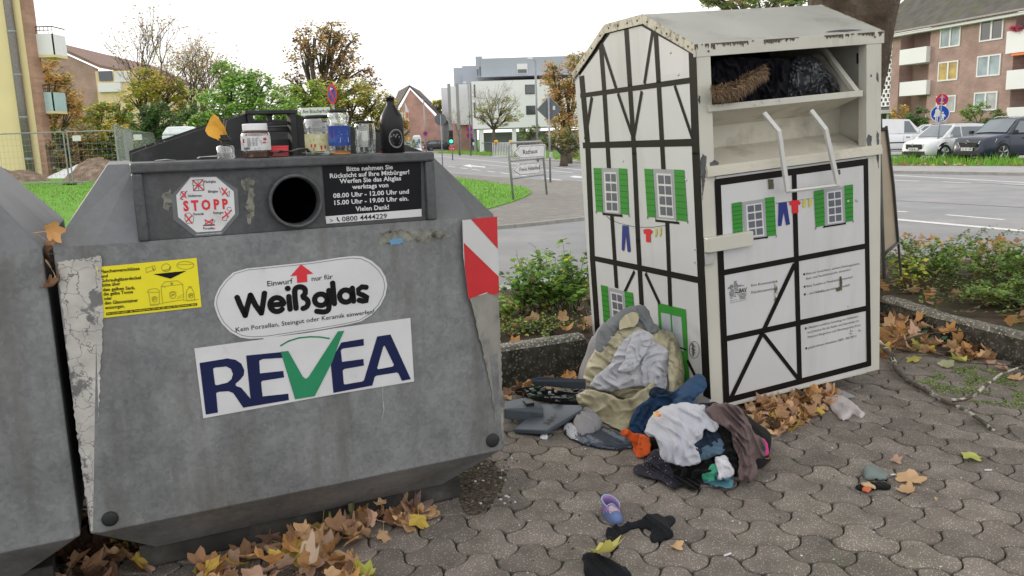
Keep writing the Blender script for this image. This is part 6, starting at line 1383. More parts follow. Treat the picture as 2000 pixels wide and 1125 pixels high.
crown('yellow_tree', 'bright yellow leaved tree above the dark yew', 50, 290, [(285,160,32,28),(310,180,40,30),(265,190,30,22),(330,205,30,25),(345,180,30,25)], .18, 4600, [G4,G8,G5,G1], (5,2,3,1), 4, group=GT, sub=16)
crown('dark_yew', 'dark green yew behind the white portable toilet', 41, 300, [(300,220,36,26),(280,240,30,26),(325,240,38,28),(300,262,45,24)], .13, 5000, [G3,G2], (5,1), 5, group=GT, sub=18)
crown('dark_conifer', 'second dark green conifer right of the yew', 43, 375, [(370,220,30,22),(360,245,32,25),(395,250,30,25),(380,275,40,20)], .13, 3800, [G3,G2], (4,2), 6, group=GT, sub=16)
crown('light_green_tree', 'light green willow-like tree in the centre behind the lifting frame', 40, 460, [(440,150,35,32),(420,205,45,38),(475,180,45,40),(460,235,60,40),(525,210,45,40),(395,240,25,25),(505,160,30,25),(560,225,35,35),(440,270,60,30)], .17, 14000, [G1,G2,leafmat("foliage_pale", (.24,.36,.11), .5, .35),G5], (4,3,4,1), 7, group=GT, sub=26)
crown('green_yellow_tree', 'green and yellow tree left of the street name plate', 46, 590, [(560,190,35,30),(600,180,35,28),(580,225,40,35),(620,215,30,30),(625,250,40,30)], .17, 5600, [G1,G4,G2,G5], (4,2.4,3,2), 8, group=GT, sub=20)
bare_tree('bare_tree', 'tall almost bare tree above the roof of the brown house', 58, 308, 10.8, 19, [G7,G5], 500, .2, .17, lvl=5, z0=.2, spread=.36, ntr=2, group=GT)
bare_tree('bare_tree', 'spreading half bare tree with pinkish leaves right of the tall bare tree', 50, 372, 7.6, 23, [G7,G6,G5], 1500, .17, .15, lvl=5, z0=.2, spread=.5, ntr=3, group=GT)
bare_tree('bare_tree', 'thin bare tree with few leaves growing out of the light green tree', 52, 425, 7.2, 31, [G7,G5,G1], 1300, .16, .12, lvl=5, z0=.2, spread=.5, ntr=2, group=GT)
crown('brown_tree', 'tall brown leaved tree in the centre standing behind the no stopping sign', 52, 628, [(600,70,38,32),(635,95,48,42),(670,90,40,40),(590,115,38,32),(690,130,42,35),(640,150,55,32),(575,160,28,24),(715,165,28,30),(655,60,34,22)], .2, 4600, [G7,G5,G8,T_bark], (5,2,1.6,2), 9, trunk=.35, group=GT, sub=24, sv=.45)
crown('golden_tree', 'golden green tree below the tall brown tree', 48, 680, [(640,190,40,30),(690,185,42,32),(730,200,36,35),(660,225,50,35),(715,235,50,35),(745,250,35,30),(760,225,25,30)], .17, 11000, [G4,G5,G8,G2,G7], (3,4,2,3,1.2), 10, group=GT, sub=26)
crown('orange_bush', 'orange bush at the right end of the row beside the red brick gable', 50, 775, [(770,215,22,26),(775,245,22,24),(790,262,16,14)], .16, 1600, [G8,G6,G5], (3,3,3), 11, group=GT, sub=12)
for k, (a, b) in enumerate(((100,180),(170,330),(300,470),(440,620),(600,790))):   # hedge line closing the view under the trees
    crown('hedge', ['leftmost','second','middle','fourth','rightmost'][k]+' stretch of the green hedge under the row of trees', 47+k, (a+b)/2, [(a+(b-a)*.2,292,(b-a)*.3,34),(a+(b-a)*.5,285,(b-a)*.3,36),(a+(b-a)*.85,290,(b-a)*.3,34)], .2, 2600, [G2,G3,G5], (3,4,2), 90+k, cat='hedge', group='hedge behind the building site', sub=14)
# trees on the right of the street
crown('half_bare_tree', 'half bare street tree with bent trunk in front of the white building', 72, 966, [(950,210,30,14),(985,205,30,16),(1000,225,24,18),(935,225,24,14),(968,235,40,16)], .13, 3600, [G5,G7,G2], (4,2,2), 12, trunk=.16, sub=22, sv=.4)
bare_tree('half_bare_tree', 'thin bare upper branches of the street tree in front of the white building', 72.3, 967, 6.2, 41, [G7], 500, .1, .09, lvl=5, spread=.5, ntr=2)
bare_tree('bare_sapling', 'small bare street tree left of the white barrier', 80, 898, 5.0, 43, [G7], 120, .12, .07, lvl=4, spread=.45)
crown('orange_tree', 'orange and green autumn tree at the left edge of the clothes bank', 48, 1110, [(1085,165,30,30),(1110,155,30,32),(1120,200,35,38),(1085,215,28,32),(1100,250,40,30),(1075,145,16,28),(1130,120,30,20)], .15, 8000, [G6,G8,G5,G2,leafmat("foliage_salmon", (.36,.2,.12), .6, .35)], (4,1.5,3,2.4,3.4), 13, sub=26)
crown('hedge', 'brown green hedge at the foot of the orange tree', 44, 1100, [(1070,275,25,25),(1100,280,25,28),(1130,285,25,28)], .13, 3000, [G5,G3,G7], (3,4,2), 14, cat='hedge', sub=14)
crown('hedge', 'dark green bush between the street lamp and the white building', 60, 1030, [(1030,262,18,16),(1048,260,12,18)], .16, 900, [G3,G5,G2], (3,3,2), 15, cat='hedge')
crown('distant_tree', 'small yellow green tree between the red gable and the white building', 130, 856, [(856,205,12,12),(860,215,10,10)], .4, 500, [G5,G4], (3,1), 16)
crown('distant_tree', 'tree crown rising behind the roof of the clothes bank', 30, 1480, [(1430,2,55,16),(1500,0,60,18),(1560,-5,40,20),(1390,-8,30,14)], .12, 5200, [G2,G5,G1,G7], (4,3,2,1), 17, sub=26, sv=.4)
# the big plane tree behind the clothes bank; unseen crown added to shade the foreground
PT = V((2.90, 7.6, .1)); t = thing('plane_tree', 'thick trunked plane tree directly behind the clothes bank', 'tree', PT)
mb = MB(); r = RND(21); nu, nv = 40, 60
M_pl = mat("plane_bark", (.1,.072,.052), .95, var=.4, scale=5, bump=.06, bscale=11, c2=(.14,.115,.085), c2scale=7, c2lo=.5, c2hi=.62)
def trk(a, b):
    z_ = b*4.4; an = a*2*pi; R_ = .37 + .10*math.exp(-z_*2) - .03*b + .13*max(0, b-.36)*1.2
    # measured silhouette of the right side: narrower at hatch height
    R_ += -.07*math.exp(-((z_-1.3)/.5)**2) + .05*noise.noise(V((cos(an)*1.5, sin(an)*1.5, z_*1.4))) + .02*noise.noise(V((cos(an)*6, sin(an)*6, z_*5)))
    cx_ = PT.x + .23*(z_/3) ; return V((cx_+cos(an)*R_, PT.y+sin(an)*R_, PT.z+z_))
mb.grid(trk, nu, nv); mb.build('trunk', M_pl, t, smooth=True)
mb = MB(); fork = V((PT.x+.34, PT.y, 4.3)); tips = []
for k, (dx, dy, dz) in enumerate(((-1,-.9,1),(.9,-.5,1.1),(.2,1,1.2),(-1.1,.5,.9),(-.2,-1.3,.8),(1.2,.6,.8),(0,-.2,1.6))):
    branchy(mb, r, fork-UP*.2, V((dx,dy,dz)).normalized(), 2.2, .2, 0, 3, .5, 3, tips, -.02)
mb.build('limbs', M_pl, t, smooth=True)
mb = MB(); mts = [G5, G4, G2, G7]
for k in range(15000):
    p = r.choice(tips) + V((r.gauss(0,.65), r.gauss(0,.65), r.gauss(0,.5)))
    if p.z < 3.9 + max(0, p.y-7)*.12: p.z = 4.2 + max(0, p.y-7)*.14 + r.random()
    mb.mi = r.choices(range(4), (4,2,3,1.5))[0]; leafq(mb, r, p, r.uniform(.12,.24))
mb.build('crown', mts, t)

# ================================================================ buildings
M_yel = mat("yellow_render", (.8,.66,.38), .9, var=.05, scale=.6); M_cr = mat("cream_render", (.78,.64,.38), .9, var=.05)
M_glassw = mat("window_glass", (.045,.055,.07), .06, var=.3, scale=.4, spec=1); M_wfr = mat("white_window_frame", (.75,.75,.75), .5, var=.03); M_whr = mat("white_render", (.82,.82,.83), .8, var=.03, scale=.3); M_curt = mat("curtain", (.45,.45,.46), .9, var=.2, scale=2)
M_zinc = mat("zinc_pipe", (.22,.2,.19), .5, metal=.5, var=.15); M_steel = mat("galvanised_pole", (.3,.31,.32), .45, metal=.4, var=.1); M_dk = mat("dark_metal", (.05,.05,.055), .5)
# yellow house at the left
yh = thing('yellow_house', 'yellow rendered house at the left edge with brown downpipe and balconies', 'house', (-26,41,0)); Yy = 41.0
B0 = lambda px, py, Y: at(px, py, Y)
xr = at(64, 200, Yy).x
mb = MB(); mb.box((-44,Yy,-.1),(xr,Yy+.9,13)); mb.box((-44,Yy+.9,-.1),(xr-6,Yy+9,13)); mb.build('wall', M_yel, yh)
mb = MB(); mb.box((-44,Yy-.12,-.1),(xr-2.35,Yy-.001,13)); mb.build('yellow_panel', M_cr, yh)
mb = MB(); mb.box((xr,Yy+.02,-.1),(xr+.3,Yy+.7,12.9)); mb.build('brick_pier', masonry("brick_thin", (.38,.2,.14), (.45,.27,.2), (.3,.26,.22), .3, .12), yh)
mb = MB(); mb.tube([(at(52,200,Yy).x-.15, Yy-.2, z_) for z_ in (0,4,8,13)], .19, 12); mb.build('downpipe', M_zinc, yh, smooth=True)
mb = MB()
for z_ in (1.2,3.2,5.2,7.2,9.2): mb.lathe([(.205,0),(.215,.05),(.205,.1)], (at(52,200,Yy).x-.15, Yy-.2, z_), 12)
mb.build('pipe_joint', M_steel, yh)
M_bpan = mat("balcony_glass_panel", (.45,.6,.62), .25, var=.06)
for k, (y0, y1, yb, m_) in enumerate(((66,107,52,M_whr),(180,217,166,M_bpan),(290,325,278,M_bpan))):
    xx0 = xr+.3; xx1 = at(104,y0,Yy+.6).x; z0 = at(100,y1,Yy+.6).z; z1 = at(100,y0,Yy+.6).z; zr_ = at(100,yb,Yy+.6).z
    mb = MB(); mb.box((xx0,Yy+.5,z0),(xx1,Yy+.56,z1)); mb.box((xx1-.05,Yy+.5,z0),(xx1,Yy+1.7,z1)); b = mb.build('balcony', m_, yh)
    mb = MB(); mb.box((xx0,Yy+.5,z0-.12),(xx1,Yy+1.7,z0-.002)); mb.build('balcony_floor', M_cr, b)
    mb = MB(); mb.tube([(xx0,Yy+.53,zr_),(xx1,Yy+.53,zr_),(xx1,Yy+1.7,zr_)], .03, 5); mb.tube([(xx0,Yy+.53,(zr_+z1)/2),(xx1,Yy+.53,(zr_+z1)/2)], .02, 5)
    for q in range(5): X = xx0+(xx1-xx0)*q/4; mb.tube([(X,Yy+.53,z1-.1),(X,Yy+.53,zr_)], .015, 4)
    mb.build('railing', M_dk, b)
crown('ivy', 'grey green climber hanging between the two lower balconies of the yellow house', Yy+1, 82, [(80,232,10,14),(84,255,10,14),(86,272,10,12)], .12, 1500, [leafmat("foliage_grey", (.2,.22,.17), .7, .2),G3], (4,2), 18, trunk=.03, cat='climber')
# brown gabled house
bh = thing('brown_house', 'brown brick gabled house with white balcony behind the trees on the left', 'house', (-38,84,0)); Yb = 82.0
M_bbr = masonry("brown_brick", (.4,.27,.22), (.45,.31,.25), (.3,.22,.18), .25, .08); M_brf = mat("brown_roof_tiles", (.24,.16,.13), .85, var=.15, scale=1.5)
A = at(86,88,Yb); Bc = at(188,134,Yb); x0 = at(40,134,Yb).x; 
mb = MB(); mb.prism([(x0-6,Yb,-.1),(Bc.x,Yb,-.1),(Bc.x,Yb,Bc.z),(A.x,Yb,A.z),(x0-6,Yb,Bc.z+1)], (0,.4,0)); mb.build('gable_wall', M_bbr, bh)
far = at(330,168,Yb+28); fr_ = at(240,110,Yb+28)
mb = MB(); mb.prism([V((A.x,Yb-.2,A.z+.25)), V((Bc.x+.4,Yb-.2,Bc.z+.05)), V((Bc.x+.4-2,Yb+30,Bc.z+.05)), V((A.x-2,Yb+30,A.z+.25))], (0,0,.3)); mb.build('roof', M_brf, bh)
mb = MB(); mb.box((Bc.x-9,Yb+.4,-.1),(Bc.x-.2,Yb+30,Bc.z-.3)); mb.build('side_wall', M_cr, bh)
mb = MB(); q = at(202,120,Yb+6); mb.lathe([(.05,0),(.05,.9)], (A.x+4.6,Yb+4,A.z-2.6), 6); mb.build('roof_vent', M_dk, bh)
for (a, b, cx1, d, m_, nm) in ((193,138,216,158,M_glassw,'window'),(193,161,235,180,M_whr,'balcony'),(223,140,250,160,M_wfr,'window')):
    p = at(a,d,Yb-.3); q = at(cx1,b,Yb-.3); mb = MB(); mb.box((p.x,Yb-.35 if nm == 'balcony' else Yb-.2,p.z),(q.x,Yb-.05,q.z)); mb.build(nm, m_, bh)
p = at(190,182,Yb-.1); q = at(262,137,Yb-.1); mb = MB(); mb.box((p.x,Yb-.04,p.z-3),(q.x,Yb+.3,q.z)); mb.build('bay_wall', M_cr, bh)
# red brick gable house
M_rbr = masonry("red_brick", (.48,.27,.23), (.53,.31,.27), (.4,.28,.24), .3, .1); Yr = 122.0
rh = thing('red_brick_house', 'red brick house with steep gable beyond the black bottle', 'house', (-14,Yr,0))
a, b, c_, d_, e_ = at(776,285,Yr), at(776,210,Yr), at(801,175,Yr), at(862,240,Yr), at(862,285,Yr)
mb = MB(); mb.prism([(a.x,Yr,-.1),(b.x,Yr,b.z-.8),(c_.x,Yr,c_.z),(d_.x,Yr,d_.z),(e_.x,Yr,-.1)], (0,.5,0)); mb.build('gable_wall', M_rbr, rh)
M_drf = mat("dark_roof", (.1,.085,.08), .8, var=.15)
mb = MB(); mb.prism([V((c_.x,Yr-.3,c_.z+.3)), V((b.x-.8,Yr-.3,b.z-1.4)), V((b.x-3.5,Yr+14,b.z-1.4)), V((c_.x-3.5,Yr+14,c_.z+.3))], (0,0,.35)); mb.prism([V((c_.x,Yr-.3,c_.z+.3)), V((d_.x+.6,Yr-.3,d_.z)), V((d_.x+.6,Yr+14,d_.z)), V((c_.x,Yr+14,c_.z+.3))], (0,0,.3)); mb.build('roof', M_drf, rh)
mb = MB(); mb.box((b.x-3,Yr+.5,-.1),(d_.x,Yr+14,b.z-1.5)); mb.build('side_wall', M_whr, rh)
for px in (783,794): p = at(px,228,Yr-.1); mb = MB(); mb.box((p.x-.35,Yr-.12,p.z-.6),(p.x+.35,Yr-.02,p.z+.6)); mb.build('window', M_wfr, rh)
# flat house beyond
p = at(838,262,150); mb = MB(); q = at(872,232,150); t = thing('distant_house', 'low flat roofed house between the red gable and the white building', 'house', (p.x,150,0)); mb.box((p.x,150,-.1),(q.x+1,160,q.z)); mb.build('wall', mat("grey_render", (.4,.41,.43), .8), t)
mb = MB(); mb.box((p.x-.4,149.6,q.z+.002),(q.x+1.4,160.4,q.z+.5)); mb.build('roof', M_drf, t)
p = at(845,210,150); q = at(858,196,150); mb = MB(); mb.box((p.x,151,p.z),(q.x,155,q.z)); mb.build('dormer', MATS["grey_render"], t)
# modern white and grey building
mw = thing('white_building', 'modern white building with grey upper storeys and ground floor columns', 'building', (0,100,0)); Yw = 98.0
M_gst = mat("grey_cladding", (.4,.43,.49), .7, var=.04, scale=.3); M_shd = mat("recess_wall", (.35,.37,.4), .8)
def wb(px0, py0, px1, py1, Y, dep, nm, m_, par=mw, zlow=None, bev=0):
    p = at(px0, py1, Y); q = at(px1, py0, Y); mb = MB(); mb.box((p.x,Y,p.z if zlow is None else zlow),(q.x,Y+dep,q.z)); return mb.build(nm, m_, par, bevel=bev)
wb(924,152,1145,252,Yw,14,'white_storeys',M_whr); wb(940,108,1145,150.5,Yw+1.5,12,'grey_storey',M_gst)
wb(930,110,941,150,Yw+1.6,12,'grey_corner',M_gst); wb(904,128,931,168,Yw+14,12,'grey_step',M_gst); wb(887,132,905,168,Yw+24,10,'grey_step',M_gst)
wb(866,171,880,280,Yw+30,8,'white_wing',M_whr,zlow=-.1); wb(881,168,895,280,Yw+22,8,'white_wing',M_whr,zlow=-.1); wb(896,164,924,244,Yw+12,8,'white_wing',M_whr)
wb(884,240,925,285,Yw+13,3,'brick_base',MATS["red_brick"],zlow=-.1)
wb(936,253,1145,290,Yw+4,1,'recess_wall',M_shd,zlow=-.1)
for px in (937,1001,1085): wb(px,250,px+7,292,Yw+.3,.5,'column',M_whr,zlow=-.1)
wb(924,240,929,292,Yw+2,3,'side_wall',M_shd,zlow=-.1)
for px in (879,895,922): wb(px-.4,163,px+.4,285,Yw+10.6,.1,'downpipe',M_steel,zlow=-.1)
for (a, b, c1, d) in ((1010,124,1030,144),(1026,165,1046,184),(1028,206,1046,224),(1014,251,1027,259)):
    f = wb(a,b,c1,d,Yw+(1.4 if b < 150 else -.06),.08,'window',M_wfr if b < 150 else M_dk); wb(a+1.2,b+(11 if b < 150 else 1.2),c1-1.2,d-1.2,Yw+(1.36 if b < 150 else -.09),.03,'pane',M_glassw,f)
for (a, b, c1, d) in ((932,135,934,148),(937,130,939,148),(926,165,928,190),(926,200,928,230)): wb(a,b,c1,d,Yw+(1.5 if b < 150 else -.05),.06,'window',M_glassw)
mb = MB(); 
for px in (938,1000,1084,940): pass
mb.tube([at(940,279,Yw+.2), at(1000,278,Yw+.2)], .04, 4); mb.tube([at(1005,278,Yw+.2), at(1085,276,Yw+.2)], .04, 4); mb.build('handrail', M_steel, mw)
# brick apartment block on the right
bd = V((-.27,.963,0)).normalized(); bp = V((35.9,67,0)); bn_ = V((-.963,-.27,0)).normalized()   # wall faces the street
BP = Plane(bp, bn_, UP); M_apt = masonry("apartment_brick", (.37,.245,.215), (.43,.29,.255), (.3,.22,.19), .26, .085, ax=(bd.x, bd.y))
ap = thing('apartment_block', 'brown brick apartment block with white balconies behind the parked cars', 'building', bp)
def s_of(px, py): q = BP.p(px, py); return (q-bp).dot(bd), q.z
def A_(s_, z_, o=0): return bp + bd*s_ + UP*z_ + bn_*o   # o towards the street
eave = s_of(1824,52.8)[1]; eave2 = s_of(1984,23.5)[1]; ev = (eave+eave2)/2
sL = s_of(1752,150)[0]; sB0 = s_of(1818,150)[0]; sR = s_of(1976,150)[0]; sE = s_of(2040,150)[0]; sLL = s_of(1712,150)[0]
mb = MB(); mb.box((sR,0,-10),(sB0,ev,0), lambda s_, z_, o: A_(s_, z_, o)); mb.build('wall', M_apt, ap)
mb = MB(); mb.box((sB0,0,-10),(sL,ev,-1.6), lambda s_, z_, o: A_(s_, z_, o)); mb.build('balcony_recess', M_apt, ap)
mb = MB(); mb.box((sE-6,0,-10),(sR,ev,-1.6), lambda s_, z_, o: A_(s_, z_, o)); mb.build('balcony_recess', M_apt, ap)
mb = MB(); mb.box((sB0-.01+.02,0,-1.59),(sB0+.3,ev,-.01), lambda s_, z_, o: A_(s_, z_, o)); mb.build('return_wall', M_apt, ap)
mb = MB(); mb.box((sL,0,-10),(sL+1.0,ev,-.2), lambda s_, z_, o: A_(s_, z_, o)); mb.build('wall_pier', M_apt, ap)
M_rt = mat("grey_roof_tiles", (.115,.11,.1), .9, var=.2, scale=1.2, bump=.03, bscale=6, c2=(.13,.14,.07), c2scale=1, c2lo=.5, c2hi=.7)
def rows_mat(m):
    nt, N, L = nodes(m); b = N["Principled BSDF"]; g_ = N.new("ShaderNodeNewGeometry"); s = N.new("ShaderNodeSeparateXYZ"); L.new(g_.outputs[0], s.inputs[0])
    w_ = N.new("ShaderNodeMath"); w_.operation = 'MULTIPLY'; w_.inputs[1].default_value = 4.2; L.new(s.outputs[2], w_.inputs[0]); f = N.new("ShaderNodeMath"); f.operation = 'FRACT'; L.new(w_.outputs[0], f.inputs[0])
    bm_ = N.new("ShaderNodeBump"); bm_.inputs["Distance"].default_value = .12; L.new(f.outputs[0], bm_.inputs["Height"]); L.new(bm_.outputs[0], b.inputs["Normal"])
rows_mat(M_rt)
mb = MB(); s0, s1 = sE-6, sLL+1.0
mb.hull8([A_(s0,ev-.1,.7),A_(s1,ev-.1,.7),A_(s1,ev+5.6,-6.5),A_(s0,ev+5.6,-6.5),A_(s0,ev+.1,.7),A_(s1,ev+.1,.7),A_(s1,ev+5.8,-6.5),A_(s0,ev+5.8,-6.5)]); rf = mb.build('roof', M_rt, ap)
mb = MB(); mb.tube([A_(s0,ev,.78), A_(s1,ev,.78)], .1, 6); mb.build('gutter', M_zinc, rf)
mb = MB(); mb.box((s0,ev-.32,-.0),(s1,ev-.12,.62), lambda s_, z_, o: A_(s_, z_, o)); mb.build('eaves_board', M_wfr, rf)
p = V(at(1882,12,58)); mb = MB(); mb.hull8([A_(0,ev+2.2,-1.9)+V((0,0,0)),A_(.8,ev+2.2,-1.9),A_(.8,ev+2.9,-2.8),A_(0,ev+2.9,-2.8),A_(0,ev+2.3,-1.7),A_(.8,ev+2.3,-1.7),A_(.8,ev+3.0,-2.6),A_(0,ev+3.0,-2.6)]); mb.build('skylight', M_steel, rf)
def awin(x0, y0, x1, y1, glass=M_glassw, curtain=False):
    (sa, za), (sb, zb_) = s_of(x0, y0), s_of(x1, y1); 
    if sa > sb: sa, sb = sb, sa
    z0, z1 = min(za, zb_), max(za, zb_); zm = (z0+z1)/2; 
    mb = MB(); t_ = .11; F = lambda a, b: mb.box((a[0],a[1],.012),(b[0],b[1],.07), lambda s_, z_, o: A_(s_, z_, o))
    F((sa,z0),(sb,z0+t_)); F((sa,z1-t_),(sb,z1)); F((sa,z0+t_),(sa+t_,z1-t_)); F((sb-t_,z0+t_),(sb,z1-t_)); F(((sa+sb)/2-t_*.7,z0+t_),((sa+sb)/2+t_*.7,z1-t_))
    w = mb.build('window', M_wfr, ap); mb = MB(); mb.box((sa+t_,z0+t_,.004),(sb-t_,z1-t_,.02), lambda s_, z_, o: A_(s_, z_, o)); mb.build('pane', glass, w)
    if curtain:
        mb = MB(); mb.box((sa+(sb-sa)*.1,z0+t_*1.3,.021),(sa+(sb-sa)*.42,z1-t_*1.3,.026), lambda s_, z_, o: A_(s_, z_, o)); mb.build('curtain', M_curt, w)
M_wgold = mat("glass_gold_reflection", (.5,.36,.12), .15, var=.4, scale=1.2); M_wpale = mat("glass_pale", (.35,.42,.46), .1, var=.4, scale=.8)
awin(1838,55.5,1875.5,89.5, M_wpale); awin(1916,40,1959,76, M_glassw); awin(1834,122,1870.5,156, M_wgold); awin(1910,110,1953.5,147, M_wpale); awin(1830,188,1866,219, M_wpale, True); awin(1904,181,1947,215, M_wpale, True)
def balc(x0, x1, rows):
    for (ya, yb) in rows:
        (sa, za), (sb, zb_) = s_of(x0, ya), s_of(x1, yb)
        if sa > sb: sa, sb = sb, sa
        z0, z1 = min(za, zb_), max(za, zb_)
        mb = MB(); mb.box((sa,z0,.3),(sb,z1,.4), lambda s_, z_, o: A_(s_, z_, o)); mb.box((sa,z0,-1.5),(sa+.1,z1,.298), lambda s_, z_, o: A_(s_, z_, o)); mb.box((sb-.1,z0,-1.5),(sb,z1,.298), lambda s_, z_, o: A_(s_, z_, o)); b = mb.build('balcony', M_whr, ap)
        mb = MB(); mb.box((sa+.1,z0+.02,-1.6),(sb-.1,z0+.15,.296), lambda s_, z_, o: A_(s_, z_, o)); mb.build('balcony_floor', M_whr, b)
        mb = MB(); mb.box((sa+.25,z0+.2,-1.58),(sa+1.7,z0+2.4,-1.5), lambda s_, z_, o: A_(s_, z_, o)); d = mb.build('balcony_door', M_wfr, ap); mb = MB(); mb.box((sa+.55,z0+.5,-1.49),(sa+1.35,z0+2.2,-1.47), lambda s_, z_, o: A_(s_, z_, o)); mb.build('pane', M_glassw, d)
balc(1765,1816,((98,121),(161,184)))
(sa, za) = s_of(1768,230); mb = MB(); mb.box((sB0+.6,0.3,-1.58),(sB0+2.0,2.4,-1.5), lambda s_, z_, o: A_(s_, z_, o)); mb.build('balcony_door', M_wfr, ap)
balc(1975,2040,((62,97),(138,170),(210,238)))
M_awn = mat("orange_awning", (.65,.2,.08), .8); mb = MB(); (sa, za), (sb, zb_) = s_of(1984,100), s_of(2040,92); mb.hull8([A_(sb,za-.35,.5),A_(sa,za-.35,.5),A_(sa,za-.35,-1),A_(sb,za-.35,-1),A_(sb,za-.1,.3),A_(sa,za-.1,.3),A_(sa,za,-1),A_(sb,za,-1)]); mb.build('awning', M_awn, ap)
mb = MB(); r = RND(8)
for k in range(300): 
    s_, z_ = s_of(1990+r.uniform(-6,14), 56+r.gauss(0,3)); leafq(mb, r, A_(s_, z_, .45+r.uniform(-.1,.1)), .2)
mb.build('balcony_flowers', [leafmat("geranium_pink", (.6,.1,.15), .6)], ap)
# white openwork staircase wall
mb = MB(); s0, s1 = sL+1.0, sLL+1.2; mb.box((s0,0,-10),(s1,ev,-.5), lambda s_, z_, o: A_(s_, z_, o)); mb.build('stair_recess', mat("stair_dark", (.16,.15,.14), .9), ap)
mb = MB(); zlo = s_of(1740,207)[1]; cw, ch = .55, .36; z_ = zlo; row = 0
while z_ < ev-.2:
    s_ = s0 - (.27 if row % 2 else 0)
    while s_ < s1: 
        a, b = max(s0, s_), min(s1, s_+.18)
        if b > a: mb.box((a,z_+.08,-.44),(b,z_+ch,-.3), lambda q, z2_, o: A_(q, z2_, o))
        s_ += cw
    mb.box((s0,z_,-.44),(s1,z_+.08,-.3), lambda q, z2_, o: A_(q, z2_, o)); z_ += ch; row += 1
mb.build('openwork_screen', M_whr, ap)
mb = MB(); mb.box((s0-.3,2.6,-.3),(s1+2,2.9,1.2), lambda q, z2_, o: A_(q, z2_, o)); mb.box((s0-.3,0,-.28),(s0+.3,2.59,-.2), lambda q, z2_, o: A_(q, z2_, o)); mb.build('porch', M_whr, ap)
mb = MB(); mb.box((s0+.7,1.0,-.42),(s0+2.0,2.2,-.36), lambda q, z2_, o: A_(q, z2_, o)); mb.build('stair_window', M_glassw, ap)
for k, (px, Y, cl, n, ms, w_, lb) in enumerate(((1757,58,[(1755,225,14,18),(1765,215,10,12)],900,[G8,G6,G5],(3,3,2),'small orange shrub beside the porch of the apartment block'),
    (1795,56,[(1792,225,20,16),(1800,238,20,12),(1780,235,12,12)],2200,[G3,G2],(4,2),'round dark green bush left of the blue pedestrian sign'),
    (1908,56,[(1900,215,22,16),(1885,225,16,12),(1920,210,16,14),(1910,235,20,10)],1600,[G5,G1,G2],(2,2,4),'airy light green shrub below the right window column'),
    (1950,55,[(1950,225,20,18),(1962,240,20,12),(1935,240,16,12)],1600,[G2,G5,G3],(4,2,2),'green shrub below the right balconies'),
    (1850,57,[(1858,245,14,8),(1925,245,30,8),(1880,247,24,7)],1300,[G5,G4,G2],(3,2,3),'low yellow green hedge behind the parked cars'))):
    crown('garden_shrub', lb, Y, px, cl, .14, n, ms, w_, 100+k, trunk=.06, cat='shrub', sub=14)
# behind the containers: fill the horizon line with far hedges left of the street
for k, (px0, px1, py, Y, ms) in enumerate(((-60,100,300,75,[G5,G7]),(1150,1400,262,110,[G2,G3]),(1400,1760,258,90,[G2,G5]))):
    crown('far_hedge', ['left far hedge behind the yellow house','far row of bushes hidden behind the clothes bank','far row of bushes behind the plane tree trunk'][k], Y, (px0+px1)/2, [(px0+(px1-px0)*f,py-14,(px1-px0)*.16,24) for f in (.1,.3,.5,.7,.9)], .4, 1800, ms, (3,2), 110+k, cat='hedge')
